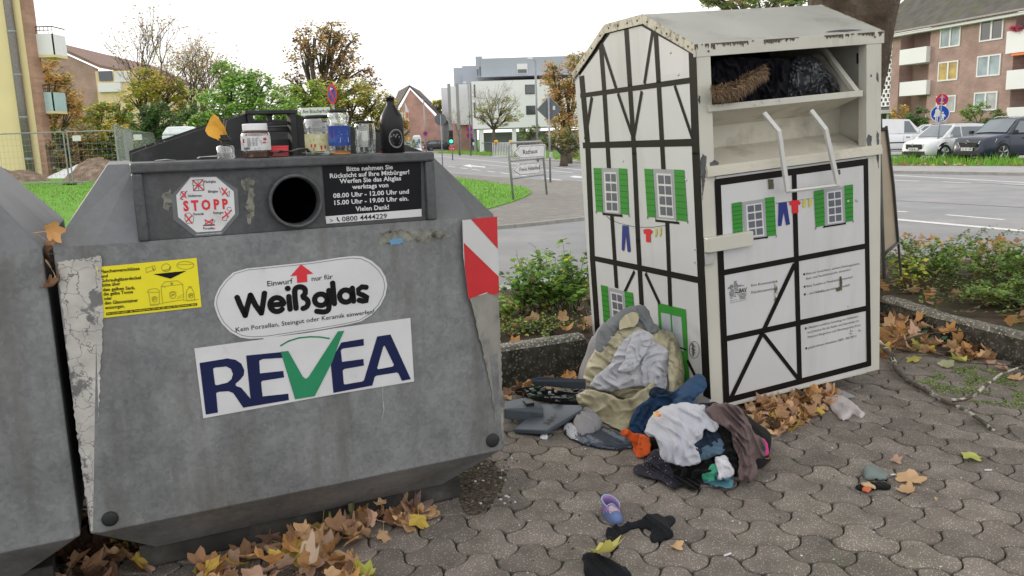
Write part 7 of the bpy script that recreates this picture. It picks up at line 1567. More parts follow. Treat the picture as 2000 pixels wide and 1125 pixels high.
# ================================================================ vehicles
C_gls = mat("car_glass", (.1,.13,.15), .04, var=.2, scale=1, spec=1); C_tyre = mat("tyre", (.02,.02,.022), .85); C_rim = mat("alloy_rim", (.45,.46,.48), .3, metal=.7); C_trim = mat("black_trim", (.02,.02,.022), .5); C_chr = mat("chrome", (.6,.6,.62), .15, metal=1); C_lamp = mat("headlamp_glass", (.55,.58,.62), .08, spec=1); C_tail = mat("tail_lamp", (.35,.01,.015), .15, spec=.8); C_plate = mat("number_plate", (.7,.7,.68), .5)
def paintm(n, c): return mat(n, c, .3, var=.03, scale=2, coat=.8 if c[0] > .3 else .2, spec=.4)
def car(name, label, loc, head, Lc, Wc, Hc, paint, kind='hatch', group='cars parked in front of the apartment block', plate=None, z0=.065, emblem=False, front=True):
    t = thing(name, label, 'van' if kind == 'van' else 'car', (0,0,0), group); hw = Wc/2; xf = Lc/2
    hood = {'hatch':.62,'suv':.63,'van':.6,'small':.6}[kind]*Hc; belt = {'hatch':.64,'suv':.64,'van':.6,'small':.62}[kind]*Hc
    cowl = {'hatch':.25,'suv':.24,'van':.26,'small':.3}[kind]*Lc - 0
    st = []  # stations: x, ztop, halfwidth, zsill
    st = [(xf,.42*hood,.72*hw,.30),(xf-.05,.72*hood,.82*hw,.24),(xf-.16,.86*hood,.92*hw,.22),(xf-.4,.93*hood,.98*hw,.2),(xf-.8,.99*hood,hw,.2),(cowl,belt*1.0,hw,.2),(0,belt,hw,.2),(-Lc*.25,belt*1.02,hw,.2),(-xf+.45,belt*1.03,.98*hw,.22),(-xf+.12,belt*(1.0),.92*hw,.26),(-xf,.62*belt,.86*hw,.32)]
    mb = MB(); rings = []
    for x, zt, w_, zs in st:
        rings.append(mb.vs([(x,-.9*w_,zs),(x,-.985*w_,zs+.12*(zt-zs)),(x,-w_,zs+.5*(zt-zs)),(x,-.97*w_,zs+.8*(zt-zs)),(x,-.9*w_,zt-.025),(x,-.72*w_,zt),(x,0,zt+.025),(x,.72*w_,zt),(x,.9*w_,zt-.025),(x,.97*w_,zs+.8*(zt-zs)),(x,w_,zs+.5*(zt-zs)),(x,.985*w_,zs+.12*(zt-zs)),(x,.9*w_,zs)]))
    n = 13
    for a, b in zip(rings, rings[1:]):
        for k in range(n): mb.face((a+k, b+k, b+(k+1)%n, a+(k+1)%n))
    mb.face([rings[0]+k for k in range(n)]); mb.face([rings[-1]+k for k in range(n)])
    body = mb.build('body', paint, t, smooth=True)
    # cabin
    xr0 = {'hatch':-xf+.12,'suv':-xf+.15,'van':-xf+.04,'small':-xf+.12}[kind]; rake = {'hatch':.75,'suv':.7,'van':.62,'small':.72}[kind]; rr = {'hatch':.55,'suv':.45,'van':.1,'small':.4}[kind]
    A1, A2, A3, A4 = (cowl,belt-.01), (cowl-rake,Hc-.05), (xr0+rr,Hc-.07), (xr0,belt)
    wb_, wt = .9*hw, .72*hw if kind != 'van' else .8*hw
    prof_ = [A1,((A1[0]*.5+A2[0]*.5),(A1[1]+A2[1])/2+.02),A2,((A2[0]+A3[0])/2,Hc),A3,((A3[0]*.5+A4[0]*.5),(A3[1]+A4[1])/2+.03),A4]
    def wz(z_): return wb_+(wt-wb_)*max(0,(z_-belt)/(Hc-belt))**1.15
    mb = MB(); l = mb.vs([(x,wz(z_),z_) for x, z_ in prof_]); r_ = mb.vs([(x,-wz(z_),z_) for x, z_ in prof_]); m_ = mb.vs([(x,0,z_+.02) for x, z_ in prof_])
    for k in range(len(prof_)-1): mb.face((l+k,l+k+1,m_+k+1,m_+k)); mb.face((m_+k,m_+k+1,r_+k+1,r_+k))
    for b in (l, r_):
        for k in range(1, len(prof_)-2): mb.face((b, b+k, b+k+1)) if k != 0 else None
        mb.face((b, b+len(prof_)-2, b+len(prof_)-1))
    mb.build('roof', paint, t)
    def sidewin(pts, nm='side_window'):
        for s_ in (1,-1):
            mb = MB(); mb.prism([(x, s_*(wz(z_)+.004), z_) for x, z_ in pts], (0, s_*.008, 0)); mb.build(nm, C_gls, t)
    zl, zu = belt+.03, Hc-.13
    fx = lambda f, z_: A1[0]+(A2[0]-A1[0])*((z_-belt)/(Hc-belt)) - .1; bx = lambda z_: A4[0]+(A3[0]-A4[0])*((z_-belt)/(Hc-belt)) + .12
    xm = cowl-rake-.28
    sidewin([(fx(0,zl)-.12,zl),(fx(0,zu)-.02,zu),(xm+.05,zu),(xm+.05,zl)]);
    if kind == 'van': pass
    else: sidewin([(xm-.04,zl),(xm-.04,zu),(bx(zu)+.25,zu-.02),(bx(zl)+.12,zl)])
    # windscreens: raised sheets
    def screen(a, b, off, nm):
        mb = MB(); P4 = []
        for (x, z_), f in ((a,.86),(b,.86)): P4.append((x, z_, wz(z_)*f))
        d = V((-(b[1]-a[1]), 0, (b[0]-a[0]))).normalized(); d = d if d.x*off > 0 else -d
        q = [V((P4[0][0],-P4[0][2],P4[0][1])), V((P4[0][0],P4[0][2],P4[0][1])), V((P4[1][0],P4[1][2],P4[1][1])), V((P4[1][0],-P4[1][2],P4[1][1]))]
        mid0 = V((P4[0][0],0,P4[0][1]+.02)); mid1 = V((P4[1][0],0,P4[1][1]+.02))
        mb.poly([q[0]+d*.035, mid0+d*.035, mid1+d*.035, q[3]+d*.035]); mb.poly([mid0+d*.035, q[1]+d*.035, q[2]+d*.035, mid1+d*.035]); mb.build(nm, C_gls, t)
    L2 = lambda a, b, f: (a[0]+(b[0]-a[0])*f, a[1]+(b[1]-a[1])*f)
    screen(L2(A1,A2,.06), L2(A1,A2,.93), 1, 'windscreen')
    if kind != 'van': screen(L2(A4,A3,.1), L2(A4,A3,.88), -1, 'rear_window')
    # wheels
    R_ = .33 if kind != 'suv' else .36; wx = Lc/2-.82
    for sx in (wx, -wx+.1):
        for sy in (1, -1):
            mb = MB(); mb.lathe([(R_+.07,0),(R_+.07,.012)], (sx, sy*(hw-.028), R_+.02), 24, ax=(0,sy,0)); mb.build('wheel_arch', C_trim, t)
            mb = MB(); mb.lathe([(R_*.6,-.2),(R_,-.2),(R_,-.02),(R_-.02,.0),(R_*.72,.005),(R_*.7,-.03)], (sx, sy*(hw+.015), R_), 28, ax=(0,sy,0)); w_ = mb.build('wheel', C_tyre, t, smooth=False)
            mb = MB(); mb.lathe([(R_*.72,-.02),(R_*.7,-.005),(R_*.66,-.012),(R_*.64,-.05)], (sx, sy*(hw+.018), R_), 28, ax=(0,sy,0), cap=False)
            for k in range(5):
                a = 2*pi*k/5+.3
                for da in (-.11,.11): mb.tube([(sx+cos(a)*.03, sy*(hw+.008), R_+sin(a)*.03), (sx+cos(a+da)*R_*.66, sy*(hw+.002), R_+sin(a+da)*R_*.66)], .016, 4)
            mb.build('rim', C_rim, w_)
    zg = hood*.66
    mb = MB(); mb.box((xf-.03,-.38*hw*1.3,zg-.1),(xf+.022,.38*hw*1.3,zg+.1)); gr = mb.build('grille', C_trim, t, bevel=.02)
    if kind in ('suv','small'):
        mb = MB(); mb.box((xf+.0,-.5*hw,zg+.07),(xf+.035,.5*hw,zg+.1)); 
        if kind == 'suv': mb.tube([(xf+.03,-.5*hw,zg+.08),(xf+.03,-.36*hw,zg-.12),(xf+.03,.36*hw,zg-.12),(xf+.03,.5*hw,zg+.08)], .012, 4)
        mb.tube([(xf+.045+0*k, .06*cos(2*pi*k/12), zg+.085+.06*sin(2*pi*k/12)) for k in range(13)], .009, 4); mb.tube([(xf+.045,-.05,zg+.07),(xf+.045,.05,zg+.10)], .01, 4)
        mb.build('chrome_trim', C_chr, gr)
    mb = MB(); mb.box((xf-.06,-.7*hw,.26),(xf+.03,.7*hw,.40)); mb.build('air_intake', C_trim, t, bevel=.02)
    for s_ in (1,-1):
        mb = MB(); mb.hull8([V(p) for p in ((xf-.05,s_*.52*hw,zg+.0),(xf-.38,s_*.93*hw,zg+.06),(xf-.42,s_*.97*hw,zg+.07),(xf-.0,s_*.50*hw,zg+.01),(xf-.1,s_*.52*hw,zg+.11),(xf-.5,s_*.9*hw,zg+.2),(xf-.52,s_*.955*hw,zg+.19),(xf-.06,s_*.52*hw,zg+.12))]); mb.build('headlight', C_lamp, t)
        mb = MB(); mb.box((-xf-.02,s_*.68*hw,belt*.78),(-xf+.2,s_*.93*hw,belt*.97)); mb.build('tail_light', C_tail, t, bevel=.02)
        mb = MB(); mb.tube([(cowl-.12,s_*(hw-.05),belt+.02),(cowl-.12,s_*(hw+.06),belt+.04)], .02, 6); mb.box((cowl-.22,s_*(hw+.10)-.07,belt+.0),(cowl-.08,s_*(hw+.10)+.07,belt+.13)); mb.build('door_mirror', C_trim if kind == 'suv' else paint, t, bevel=.03)
        mb = MB()
        for x_ in (cowl-.02, xm, xm-.95): mb.box((x_,s_*(hw+.0005)-.002,.4),(x_+.006,s_*(hw+.0005)+.002,belt-.05))
        mb.box((xm+.12,s_*(hw-.005)-.012,belt*.82),(xm+.3,s_*(hw-.005)+.014,belt*.82+.03)); mb.box((-Lc*.3,s_*(hw+.002)-.01,.30),(Lc*.25,s_*(hw+.002)+.01,.34)); mb.build('door_lines', C_trim, t)
    for x_, sg in ((xf+.03,1),(-xf-.02,-1)):
        zz_ = .44 if sg > 0 else belt*.66
        mb = MB(); mb.box((x_-.012,-.26,zz_),(x_+.012,.26,zz_+.11)); pl_ = mb.build('number_plate', C_plate, t)
        if plate and sg > 0:
            vs, fs = glyphs(plate, .01); x1_ = max(x for x, y in vs); mb = MB(); i = mb.vs([(x_+.014, -.23+.46*x/x1_, zz_+.02+y*.1) for x, y in vs]); [mb.face([i+k for k in f]) for f in fs]; mb.build('lettering', S_black, pl_)
    if kind == 'suv':
        for s_ in (1,-1): mb = MB(); mb.tube([(cowl-.8,s_*.62*hw,Hc-.0),(cowl-1.0,s_*.66*hw,Hc+.05),(-xf+.8,s_*.66*hw,Hc+.05),(-xf+.6,s_*.62*hw,Hc-.04)], .018, 5); mb.build('roof_rail', C_chr, t, smooth=True)
    if kind == 'van':
        mb = MB(); 
        for s_ in (1,-1): mb.box((-xf+.3,s_*(hw-.01)-.012,.62),(cowl-.2,s_*(hw-.01)+.02,.68))
        mb.build('side_moulding', C_trim, t)
    t.location = (loc[0], loc[1], z0); t.rotation_euler = (0,0,head); return t
hs = atan2(-.32, -.945)
gw = gnd(1958,316,.065); Hd = V((cos(hs), sin(hs), 0)); Ld = V((-Hd.y, Hd.x, 0))
cc0 = gw - Hd*(4.28/2-.82) - Ld*.9
car('parked_car', 'dark blue compact SUV with alloy wheels parked at the right edge', cc0, hs, 4.28, 1.8, 1.66, paintm("paint_dark_blue", (.018,.025,.05)), 'suv', plate="GL PD 100")
car('parked_car', 'small white car facing the street next to the dark blue SUV', V((cc0.x,cc0.y,0)) - Ld*2.75 + Hd*.1, hs, 3.95, 1.7, 1.5, paintm("paint_white", (.72,.73,.75)), 'small', plate="GL")
car('parked_van', 'white delivery car with long bonnet at the left end of the parked row', (19.55,42.2,0), -.1, 4.2, 1.83, 1.82, MATS["paint_white"], 'van')
car('parked_car', 'white hatchback partly hidden behind the white delivery car', (25.0,49.5,0), radians(165), 4.0, 1.75, 1.52, MATS["paint_white"], 'hatch')
car('parked_car', 'dark grey hatchback seen from behind between the white cars', (24.7,45.2,0), .33, 4.3, 1.78, 1.56, paintm("paint_dark_grey", (.03,.033,.042)), 'hatch')
p = gnd(802,296); car('oncoming_car', 'pale car on the street beyond the right end of the glass bank', (at(803,290,72).x,72,0), radians(-80), 4.2, 1.76, 1.45, paintm("paint_silver", (.5,.54,.58)), 'hatch', group='vehicles on the street in the distance', z0=-.03)
car('distant_car', 'second pale car farther down the street behind the black bottle', (at(787,284,110).x,110,0), radians(-80), 4.2, 1.76, 1.6, MATS["paint_silver"], 'hatch', group='vehicles on the street in the distance', z0=-.03)
car('distant_car', 'dark parked car in front of the low brick base of the white building', (at(858,279,118).x,118,0), radians(10), 4.4, 1.78, 1.45, MATS["paint_dark_grey"], 'hatch', group='vehicles on the street in the distance', z0=-.03)

# ================================================================ signs and poles
def pole(t, base, h, r_, m_=M_steel, lean=(0,0), nm='post'):
    mb = MB(); mb.tube([V(base), V(base)+V((lean[0],lean[1],h))], r_, 10); return mb.build(nm, m_, t, smooth=True)
def face_to(P, tilt=0): d = V((O.x-P.x, O.y-P.y, 0)).normalized(); return d
S_blue = mat("sign_blue", (.01,.06,.38), .4); S_sred = mat("sign_red", (.55,.015,.03), .4); S_back = mat("sign_back_grey", (.13,.14,.155), .6, var=.08); S_wh = mat("sign_white", (.68,.68,.68), .5)
def disc(t, C_, nrm, R_, m_, nm, th=.01, rim=None):
    mb = MB(); mb.lathe([(R_,0),(R_,th)], C_, 32, ax=nrm); return mb.build(nm, m_, t)
def sframe(C_, nrm): x = UP.cross(nrm).normalized(); return lambda a, b, o=0: C_ + x*a + UP*b + nrm*o
# no stopping sign with street name plate
Yn = 22.5; C_ = at(649,184,Yn); nrm = V((.45,-1,0)).normalized()
t = thing('no_stopping_sign', 'oval-looking no stopping sign with white arrow on a grey pole above the tall jars', 'traffic sign', V((C_.x,C_.y,0)))
pole(t, (C_.x,C_.y+.04,0), C_.z+.25, .03)
nrm = V((-.78,-.62,0)).normalized()
d0 = disc(t, C_, nrm, .275, S_sred, 'sign_face'); F = sframe(C_, nrm)
mb = MB(); mb.lathe([(.205,0),(.205,.003)], C_+nrm*.0105, 32, ax=nrm); mb.build('blue_field', S_blue, d0)
mb = MB()
for s_ in (1,-1): mb.poly([F(-.15-.03,s_*.15-.0,.0145+.001*s_),F(-.15+.03,s_*.15+s_*.03,.0145+.001*s_),F(.15+.03,-s_*.15,.0145+.001*s_),F(.15-.03,-s_*.15-s_*.03,.0145+.001*s_)])
mb.build('red_cross', S_sred, d0)
mb = MB(); mb.poly([F(-.09,.14,.017),F(-.02,.19,.017),F(-.02,.155,.017),F(.09,.155,.017),F(.09,.125,.017),F(-.02,.125,.017),F(-.02,.09,.017)]); mb.build('white_arrow', S_wh, d0)
t = thing('street_name_sign', 'white street name plate fixed to the pole of the no stopping sign', 'street sign', V((C_.x-.4,C_.y,0)))
y_ = Yn-.06; mb = MB(); pa, pb_ = at(588,226,y_), at(644,209,y_); mb.box((pa.x,y_-.01,pa.z),(pb_.x,y_+.01,pb_.z)); pt = mb.build('plate', S_wh, t)
SPl = Plane((0,y_-.012,0), (0,-1,0), UP); mb = MB(); SPl.text(mb, "Am Büscherhof", (591,221.5), (642,220), 7.2, 0, .012); mb.build('lettering', S_black, pt)
# round sign from the back, diamond sign from the back
b = gnd(865,333); C_ = at(860,233,b.y); t = thing('round_sign', 'round traffic sign seen from its grey back beside the lawn', 'traffic sign', b); pole(t, b, C_.z+.2, .03)
disc(t, C_+V((0,.05,0)), V((0,1,0)), .3, S_back, 'sign_face')
b = gnd(1075,356); C_ = at(1073,213,b.y); t = thing('diamond_sign', 'diamond shaped traffic sign seen from its dark grey back right of the arrow signpost', 'traffic sign', b); pole(t, b, C_.z+.45, .035)
mb = MB(); s_ = .42; mb.prism([C_+V((0,.05,s_)), C_+V((s_,.05,0)), C_+V((0,.05,-s_)), C_+V((-s_,.05,0))], (0,.012,0)); f = mb.build('sign_face', S_back, t); 
mb = MB(); mb.tube([C_+V((0,.055,s_)), C_+V((s_,.055,0)), C_+V((0,.055,-s_)), C_+V((-s_,.055,0)), C_+V((0,.055,s_))], .012, 4); mb.build('rim', M_steel, f)
mb = MB(); mb.box((C_.x+.12,C_.y+.035,C_.z-.03),(C_.x+.2,C_.y+.048,C_.z+.1)); mb.build('small_sticker', S_wh, f)
q = at(1076,302,b.y); mb = MB(); mb.box((q.x-.06,q.y-.05,q.z-.1),(q.x+.06,q.y+.05,q.z+.08)); mb.build('pole_box', mat("beige_box", (.5,.48,.42), .6), t, bevel=.01)
# arrow signpost
b1, b2 = gnd(1003,392), gnd(1068,380); t = thing('direction_sign', 'tubular frame signpost with two white arrow signs Rathaus and Frei-u. Hallenbad at the lawn tip', 'signpost', (b1+b2)/2)
dx = (b2-b1); dx.z = 0; w_ = dx.length; dx.normalize(); nr = V((dx.y,-dx.x,0)); h_ = at(1000,279,b1.y).z
# the frame leans a little to the left at its top
Pf = lambda a, b: b1 + dx*a + UP*b + V((-.10,0,0))*(b/h_)
PLs = Plane(b1+V((-.05,0,0)), nr, UP)
mb = MB(); mb.tube([Pf(0,0), Pf(0,h_*.93), Pf(.03,h_*.98), Pf(.1,h_), Pf(w_-.1,h_), Pf(w_-.03,h_*.98), Pf(w_,h_*.93), Pf(w_,0)], .03, 10); mb.build('tube_frame', M_steel, t, smooth=True)
zf = lambda *p: Z((980,270), 8.6538, p)
zq = [PLs.p(*zf((190,x))[0]).z for x in (385,680)]
for z_ in (zq[0], zq[1]): mb = MB(); mb.tube([Pf(0,z_), Pf(w_,z_)], .022, 8); mb.build('cross_bar', M_steel, t, smooth=True)
for out, inn, st, L_, R__, cp in (([(190,235),(310,118),(735,98),(740,320),(310,350)],[(212,235),(318,138),(718,120),(722,305),(310,332)],"Rathaus",(362,275),(604,248),8.5),([(190,540),(310,432),(655,405),(655,592),(310,630)],[(205,540),(315,440),(645,415),(648,585),(312,618)],"Frei-u. Hallenbad",(302,560),(640,522),7.6)):
    mb = MB(); o3 = [PLs.p(*q, .035) for q in zf(*out)]; mb.prism(o3, -nr*.012); a = mb.build('arrow_board', S_wh, t)
    mb = MB(); PLs.stroke(mb, zf(*inn), .7, .0375, True); PLs.text(mb, st, *zf(L_, R__), cp, .0375, .008); mb.build('lettering', S_black, a)
# pedestrian sign with no stopping sign above, on the verge
b = gnd(1828,314,.05); C_ = at(1836,222,b.y); nrm = V((-.5,-1,0)).normalized(); t = thing('pedestrian_sign', 'blue round pedestrian path sign with adult and child on the verge before the parked cars', 'traffic sign', b); pole(t, b, at(1838,188,b.y).z, .035, lean=(.1,0))
d0 = disc(t, C_, nrm, .36, S_wh, 'sign_face'); F = sframe(C_, nrm)
mb = MB(); mb.lathe([(.33,0),(.33,.003)], C_+nrm*.0105, 36, ax=nrm); mb.build('blue_field', S_blue, d0)
mb = MB(); K = 1/(250*.86)*.72
def fp(pts, o=.0155): mb.poly([F((x-378)*K*.9, (345-y)*K, o) for x, y in pts])
fp(ell(348,267,17,17,12)); fp([(330,288),(362,288),(378,318),(388,352),(380,357),(366,330),(382,378),(298,384),(318,330),(318,300)]); fp([(320,384),(334,384),(334,430),(322,436)], .0156); fp([(340,384),(354,384),(352,434),(340,440)], .0156)
fp(ell(412,333,13,13,10)); fp([(396,350),(430,350),(448,376),(442,390),(426,372),(430,398),(400,398),(400,365),(384,360),(380,346)]); fp([(398,398),(410,398),(404,430),(388,432)], .0156); fp([(416,398),(428,398),(426,425),(412,432)], .0156)
mb.build('white_figures', S_wh, d0)
C2_ = at(1840,195,b.y); d1 = disc(t, C2_+nrm*.002, nrm, .235, S_sred, 'upper_sign'); F = sframe(C2_+nrm*.002, nrm)
mb = MB(); mb.poly([F(x,y,.012) for x, y in ell(-.11,0,.06,.055,12)]); mb.poly([F(x,y,.012) for x, y in ell(.11,0,.06,.055,12)]); mb.build('blue_field', S_blue, d1)
mb = MB()
for y_, s_ in ((.11,-1),(-.11,1)): mb.poly([F(s_*x,y_+y,.013) for x, y in ((-.08,.01),(.0,.01),(.0,.04),(.08,0),(.0,-.04),(.0,-.01),(-.08,-.01))])
mb.build('white_arrows', S_wh, d1)
# street lamps
def lamp(lb, px, py_top, Y, arm, h=None, group='street lamps along the street'):
    q = at(px, py_top, Y); t = thing('street_lamp', lb, 'street lamp', V((q.x,Y,0)), group); pole(t, (q.x,Y,0), q.z, .07)
    mb = MB(); mb.tube([(q.x,Y,q.z-.02),(q.x-arm*.4,Y,q.z+.05),(q.x-arm*.5,Y,q.z+.05)], .035, 6); mb.build('arm', M_steel, t)
    mb = MB(); mb.hull8([V((q.x-arm,Y-.12,q.z+.06)),V((q.x-arm*.3,Y-.14,q.z)),V((q.x-arm*.3,Y+.14,q.z)),V((q.x-arm,Y+.12,q.z+.06)),V((q.x-arm*.9,Y-.08,q.z+.14)),V((q.x-arm*.35,Y-.09,q.z+.16)),V((q.x-arm*.35,Y+.09,q.z+.16)),V((q.x-arm*.9,Y+.08,q.z+.14))]); mb.build('lamp_head', mat("lamp_shell", (.6,.62,.65), .5), t, bevel=.02)
lamp('tall grey street lamp directly right of the half bare street tree', 1045.5, 117, 52, .5)
lamp('smaller grey street lamp in front of the white wings of the white building', 914, 163, 76, .5)
lamp('thin grey street lamp against the red brick gable', 827.5, 195, 100, .4)
# narrow twin flag-like pole signs near the red house
t = thing('banner_post', 'narrow post with small white and orange flag sign in front of the red gable', 'sign', at(791,285,80)); q = at(791,200,80); pole(t, (q.x,80,0), q.z, .05); mb = MB(); mb.prism([q+V((0,-.05,0)), q+V((.3,-.05,-.8)), q+V((.3,-.05,-1.8)), q+V((0,-.05,-1.7))], (0,.03,0)); mb.build('flag', S_wh, t); mb = MB(); mb.prism([q+V((.02,-.06,-.9)), q+V((.28,-.06,-.95)), q+V((.28,-.06,-1.5)), q+V((.02,-.06,-1.5))], (0,-.01,0)); mb.build('orange_patch', M_awn, t)
# twin round pink signs
q = at(917,258,78); t = thing('no_stopping_sign', 'pair of small red and blue round signs one above the other before the brick base', 'traffic sign', V((q.x,78,0))); pole(t, (q.x,78,0), q.z+.5, .03)
for dz in (.28,-.32):
    mb = MB(); mb.lathe([(.3,0),(.3,.01)], (q.x,77.95,q.z+dz), 20, ax=(0,-1,0)); a = mb.build('sign_face', S_sred, t); mb = MB(); mb.lathe([(.2,0),(.2,.003)], (q.x,77.938,q.z+dz), 20, ax=(0,-1,0)); mb.build('blue_field', S_blue, a)
q = at(831,261,100); t = thing('no_stopping_sign', 'tiny round red and blue sign on the thin lamp before the red gable', 'traffic sign', q); mb = MB(); mb.lathe([(.28,0),(.28,.01)], (q.x,99.85,q.z), 16, ax=(0,-1,0)); a = mb.build('sign_face', S_sred, t); mb = MB(); mb.lathe([(.18,0),(.18,.003)], (q.x,99.838,q.z), 16, ax=(0,-1,0)); mb.build('blue_field', S_blue, a)
# traffic light
q = at(881,268,62); t = thing('traffic_light', 'dark traffic light showing green beside the far kerb', 'traffic light', V((q.x,62,0))); pole(t, (q.x+.04,62.1,0), q.z+.5, .05)
mb = MB(); mb.box((q.x-.15,61.9,q.z-.5),(q.x+.15,62.1,q.z+.5)); mb.build('housing', C_trim, t, bevel=.02)
M_go = mat("signal_green", (.05,.9,.45), .3, emit=1.6); M_off = mat("signal_off", (.04,.02,.02), .3)
for dz, m_ in ((-.3,M_go),(0,M_off),(.3,M_off)): mb = MB(); mb.lathe([(.13,0),(.11,.02)], (q.x,61.89,q.z+dz), 18, ax=(0,-1,0)); mb.build('lens', m_, t)
b = gnd(884,297); t = thing('red_barrier_foot', 'small red plastic barrier block at the far kerb under the traffic light', 'barrier', b); mb = MB(); mb.hull8([b+V(v) for v in ((-.45,-.2,0),(.45,-.2,0),(.45,.2,0),(-.45,.2,0),(-.35,-.1,.75),(.3,-.1,.75),(.3,.1,.75),(-.35,.1,.75))]); mb.build('block', mat("barrier_red", (.6,.04,.03), .5), t, bevel=.05); mb = MB(); mb.box((b.x-.2,b.y-.2,.35),(b.x+.2,b.y-.155,.45)); mb.build('reflector', S_wh, t)
# white barrier with two orange lamps
Yq = 66; t = thing('barrier', 'long white slatted construction barrier with two orange lamps on the far verge', 'barrier', at(985,297,Yq)); a, b = at(963,296,Yq), at(1003,296,Yq); tp = at(963,279,Yq).z
mb = MB(); n = 14; 
for k in range(n): x = a.x+(b.x-a.x)*k/(n-1); mb.box((x-.035,Yq-.02,.15),(x+.035,Yq+.02,tp-.05))
mb.box((a.x-.05,Yq-.03,tp-.05),(b.x+.05,Yq+.03,tp)); mb.box((a.x-.05,Yq-.03,.05),(b.x+.05,Yq+.03,.15)); mb.build('slat_panel', S_wh, t)
for px in (969,998): q = at(px,276,Yq); mb = MB(); mb.lathe([(.05,-.2),(.05,-.05),(.17,0),(.17,.14),(.08,.2)], (q.x,Yq,q.z-.1), 12); mb.build('warning_lamp', mat("amber_lamp", (.75,.4,.03), .35), t, smooth=True)
# pedestrian far away
q = at(922,286,96)
def person(P, lb):
    m_ = bpy.data.meshes.new('person'); vs = [(0,0,.92),(0,0,1.2),(0,0,1.42),(0,0,1.5),(0,0,1.64),(.19,0,1.4),(.24,.02,1.12),(.22,-.1,.9),(-.19,0,1.4),(-.24,.0,1.12),(-.22,-.08,.9),(.1,0,.88),(.12,-.04,.48),(.12,.05,.08),(.12,-.08,.04),(-.1,0,.88),(-.11,.06,.48),(-.11,.12,.08),(-.11,0,.04)]
    es = [(0,1),(1,2),(2,3),(3,4),(2,5),(5,6),(6,7),(2,8),(8,9),(9,10),(0,11),(11,12),(12,13),(13,14),(0,15),(15,16),(16,17),(17,18)]
    m_.from_pydata(vs, es, []); o = bpy.data.objects.new('person', m_); col.objects.link(o); o.location = P; sk = o.modifiers.new('s', 'SKIN'); rad = [.15,.16,.15,.06,.115,.07,.055,.045,.07,.055,.045,.1,.075,.05,.045,.1,.075,.05,.045]
    for v, r_ in zip(m_.skin_vertices[0].data, rad): v.radius = (r_, r_*.85)
    m_.skin_vertices[0].data[0].use_root = True; o.modifiers.new('d', 'SUBSURF').levels = 1; o.modifiers['d'].render_levels = 1
    m_.materials.append(mat("dark_clothes", (.03,.03,.035), .9)); tag(o, lb, 'person')
    mb = MB(); mb.lathe([(.005,.13),(.09,.09),(.125,0),(.11,-.06)], (P.x,P.y+.02,P.z+1.66), 12); ORG[o.name] = V(P); mb.build('hair', mat("dark_hair", (.03,.02,.015), .8), o, smooth=True)
    mb = MB(); mb.box((P.x+.08,P.y-.22,P.z+.75),(P.x+.3,P.y-.08,P.z+1.1)); mb.build('white_bag', S_wh, None, label='white bag carried by the distant pedestrian', cat='bag', bevel=.03)
person(V((q.x,q.y,max(-.03,q.z*0))), 'person in dark clothes walking on the far pavement before the brick base')
# portable toilets
def potty(lb, px, py, Y, wpx, z0, dark):
    c_ = at(px, py, Y); w_ = wpx*Y/FPX/2; t = thing('portable_toilet', lb, 'portable toilet', V((c_.x,Y,z0)), 'white and blue portable toilets'); h_ = c_.z-z0; W1 = mat("toilet_white", (.7,.72,.75), .4); B1 = mat("toilet_blue", (.03,.2,.42), .4)
    mb = MB(); mb.box((c_.x-w_,Y,z0),(c_.x+w_,Y+w_*2,z0+h_*.86)); mb.build('cabin', W1, t, bevel=.04)
    mb = MB(); mb.hull8([V(v) for v in ((c_.x-w_*1.02,Y-.02,z0+h_*.865),(c_.x+w_*1.02,Y-.02,z0+h_*.865),(c_.x+w_*1.02,Y+w_*2,z0+h_*.865),(c_.x-w_*1.02,Y+w_*2,z0+h_*.865),(c_.x-w_*.7,Y+.1,z0+h_),(c_.x+w_*.7,Y+.1,z0+h_),(c_.x+w_*.7,Y+w_*1.8,z0+h_),(c_.x-w_*.7,Y+w_*1.8,z0+h_))]); mb.build('roof', W1, t, bevel=.06)
    mb = MB()
    for a, b in ((-.95,-.6),(.35,.9)): mb.box((c_.x+w_*a,Y-.03,z0+.1),(c_.x+w_*b,Y-.002,z0+h_*.8))
    mb.build('blue_panel', B1, t)
    mb = MB()
    for k in range(5): mb.box((c_.x-w_*.5+k*w_*.16,Y-.04,z0+.2),(c_.x-w_*.44+k*w_*.16,Y-.002,z0+h_*.82))
    mb.build('door_ribs', W1, t)
potty('white and blue portable toilet behind the construction fence on the left', 342, 247, 27.5, 56, .3, 0)
potty('small distant white and blue portable toilet left of the silver car', 813, 264, 90, 15, 0, 0)
# construction fence
fz = .28
def fence(lb, P, Q, h_=2.0, gap=.16):
    t = thing('construction_fence', lb, 'construction fence', (P+Q)/2, 'galvanised mesh fence panels round the building site'); d = (Q-P); n = max(2, int(d.length/gap)); mb = MB()
    for k in range(1, n): mb.tube([P+d*k/n+UP*.15, P+d*k/n+UP*(h_-.03)], .004, 3, cap=False)
    for k in range(1, 9): mb.tube([P+UP*h_*k/9, Q+UP*h_*k/9], .004, 3, cap=False)
    mb.build('wire_mesh', M_steel, t)
    for X in (P+d*.003, Q-d*.003): mb = MB(); mb.tube([X, X+UP*h_], .028, 8); mb.build('fence_post', M_steel, t)
    mb = MB(); mb.tube([P+UP*h_, Q+UP*h_], .024, 8); mb.tube([P+UP*.15, Q+UP*.15], .02, 6); mb.build('rail', M_steel, t)
    for X in (P, Q): 
        mb = MB(); mb.box((X.x-.35,X.y-.12,X.z-.02),(X.x+.35,X.y+.12,X.z+.12)); mb.build('concrete_foot', M_kerb, t, bevel=.02)
fa = [at(-60,358,31), at(140,362,31), at(257,366,31.2)]
fa = [V((p.x, p.y, fz)) for p in fa]
fence('leftmost construction fence panel in front of the yellow house', fa[0]+V((0,0,0)), fa[1]-V((.06,0,0)))
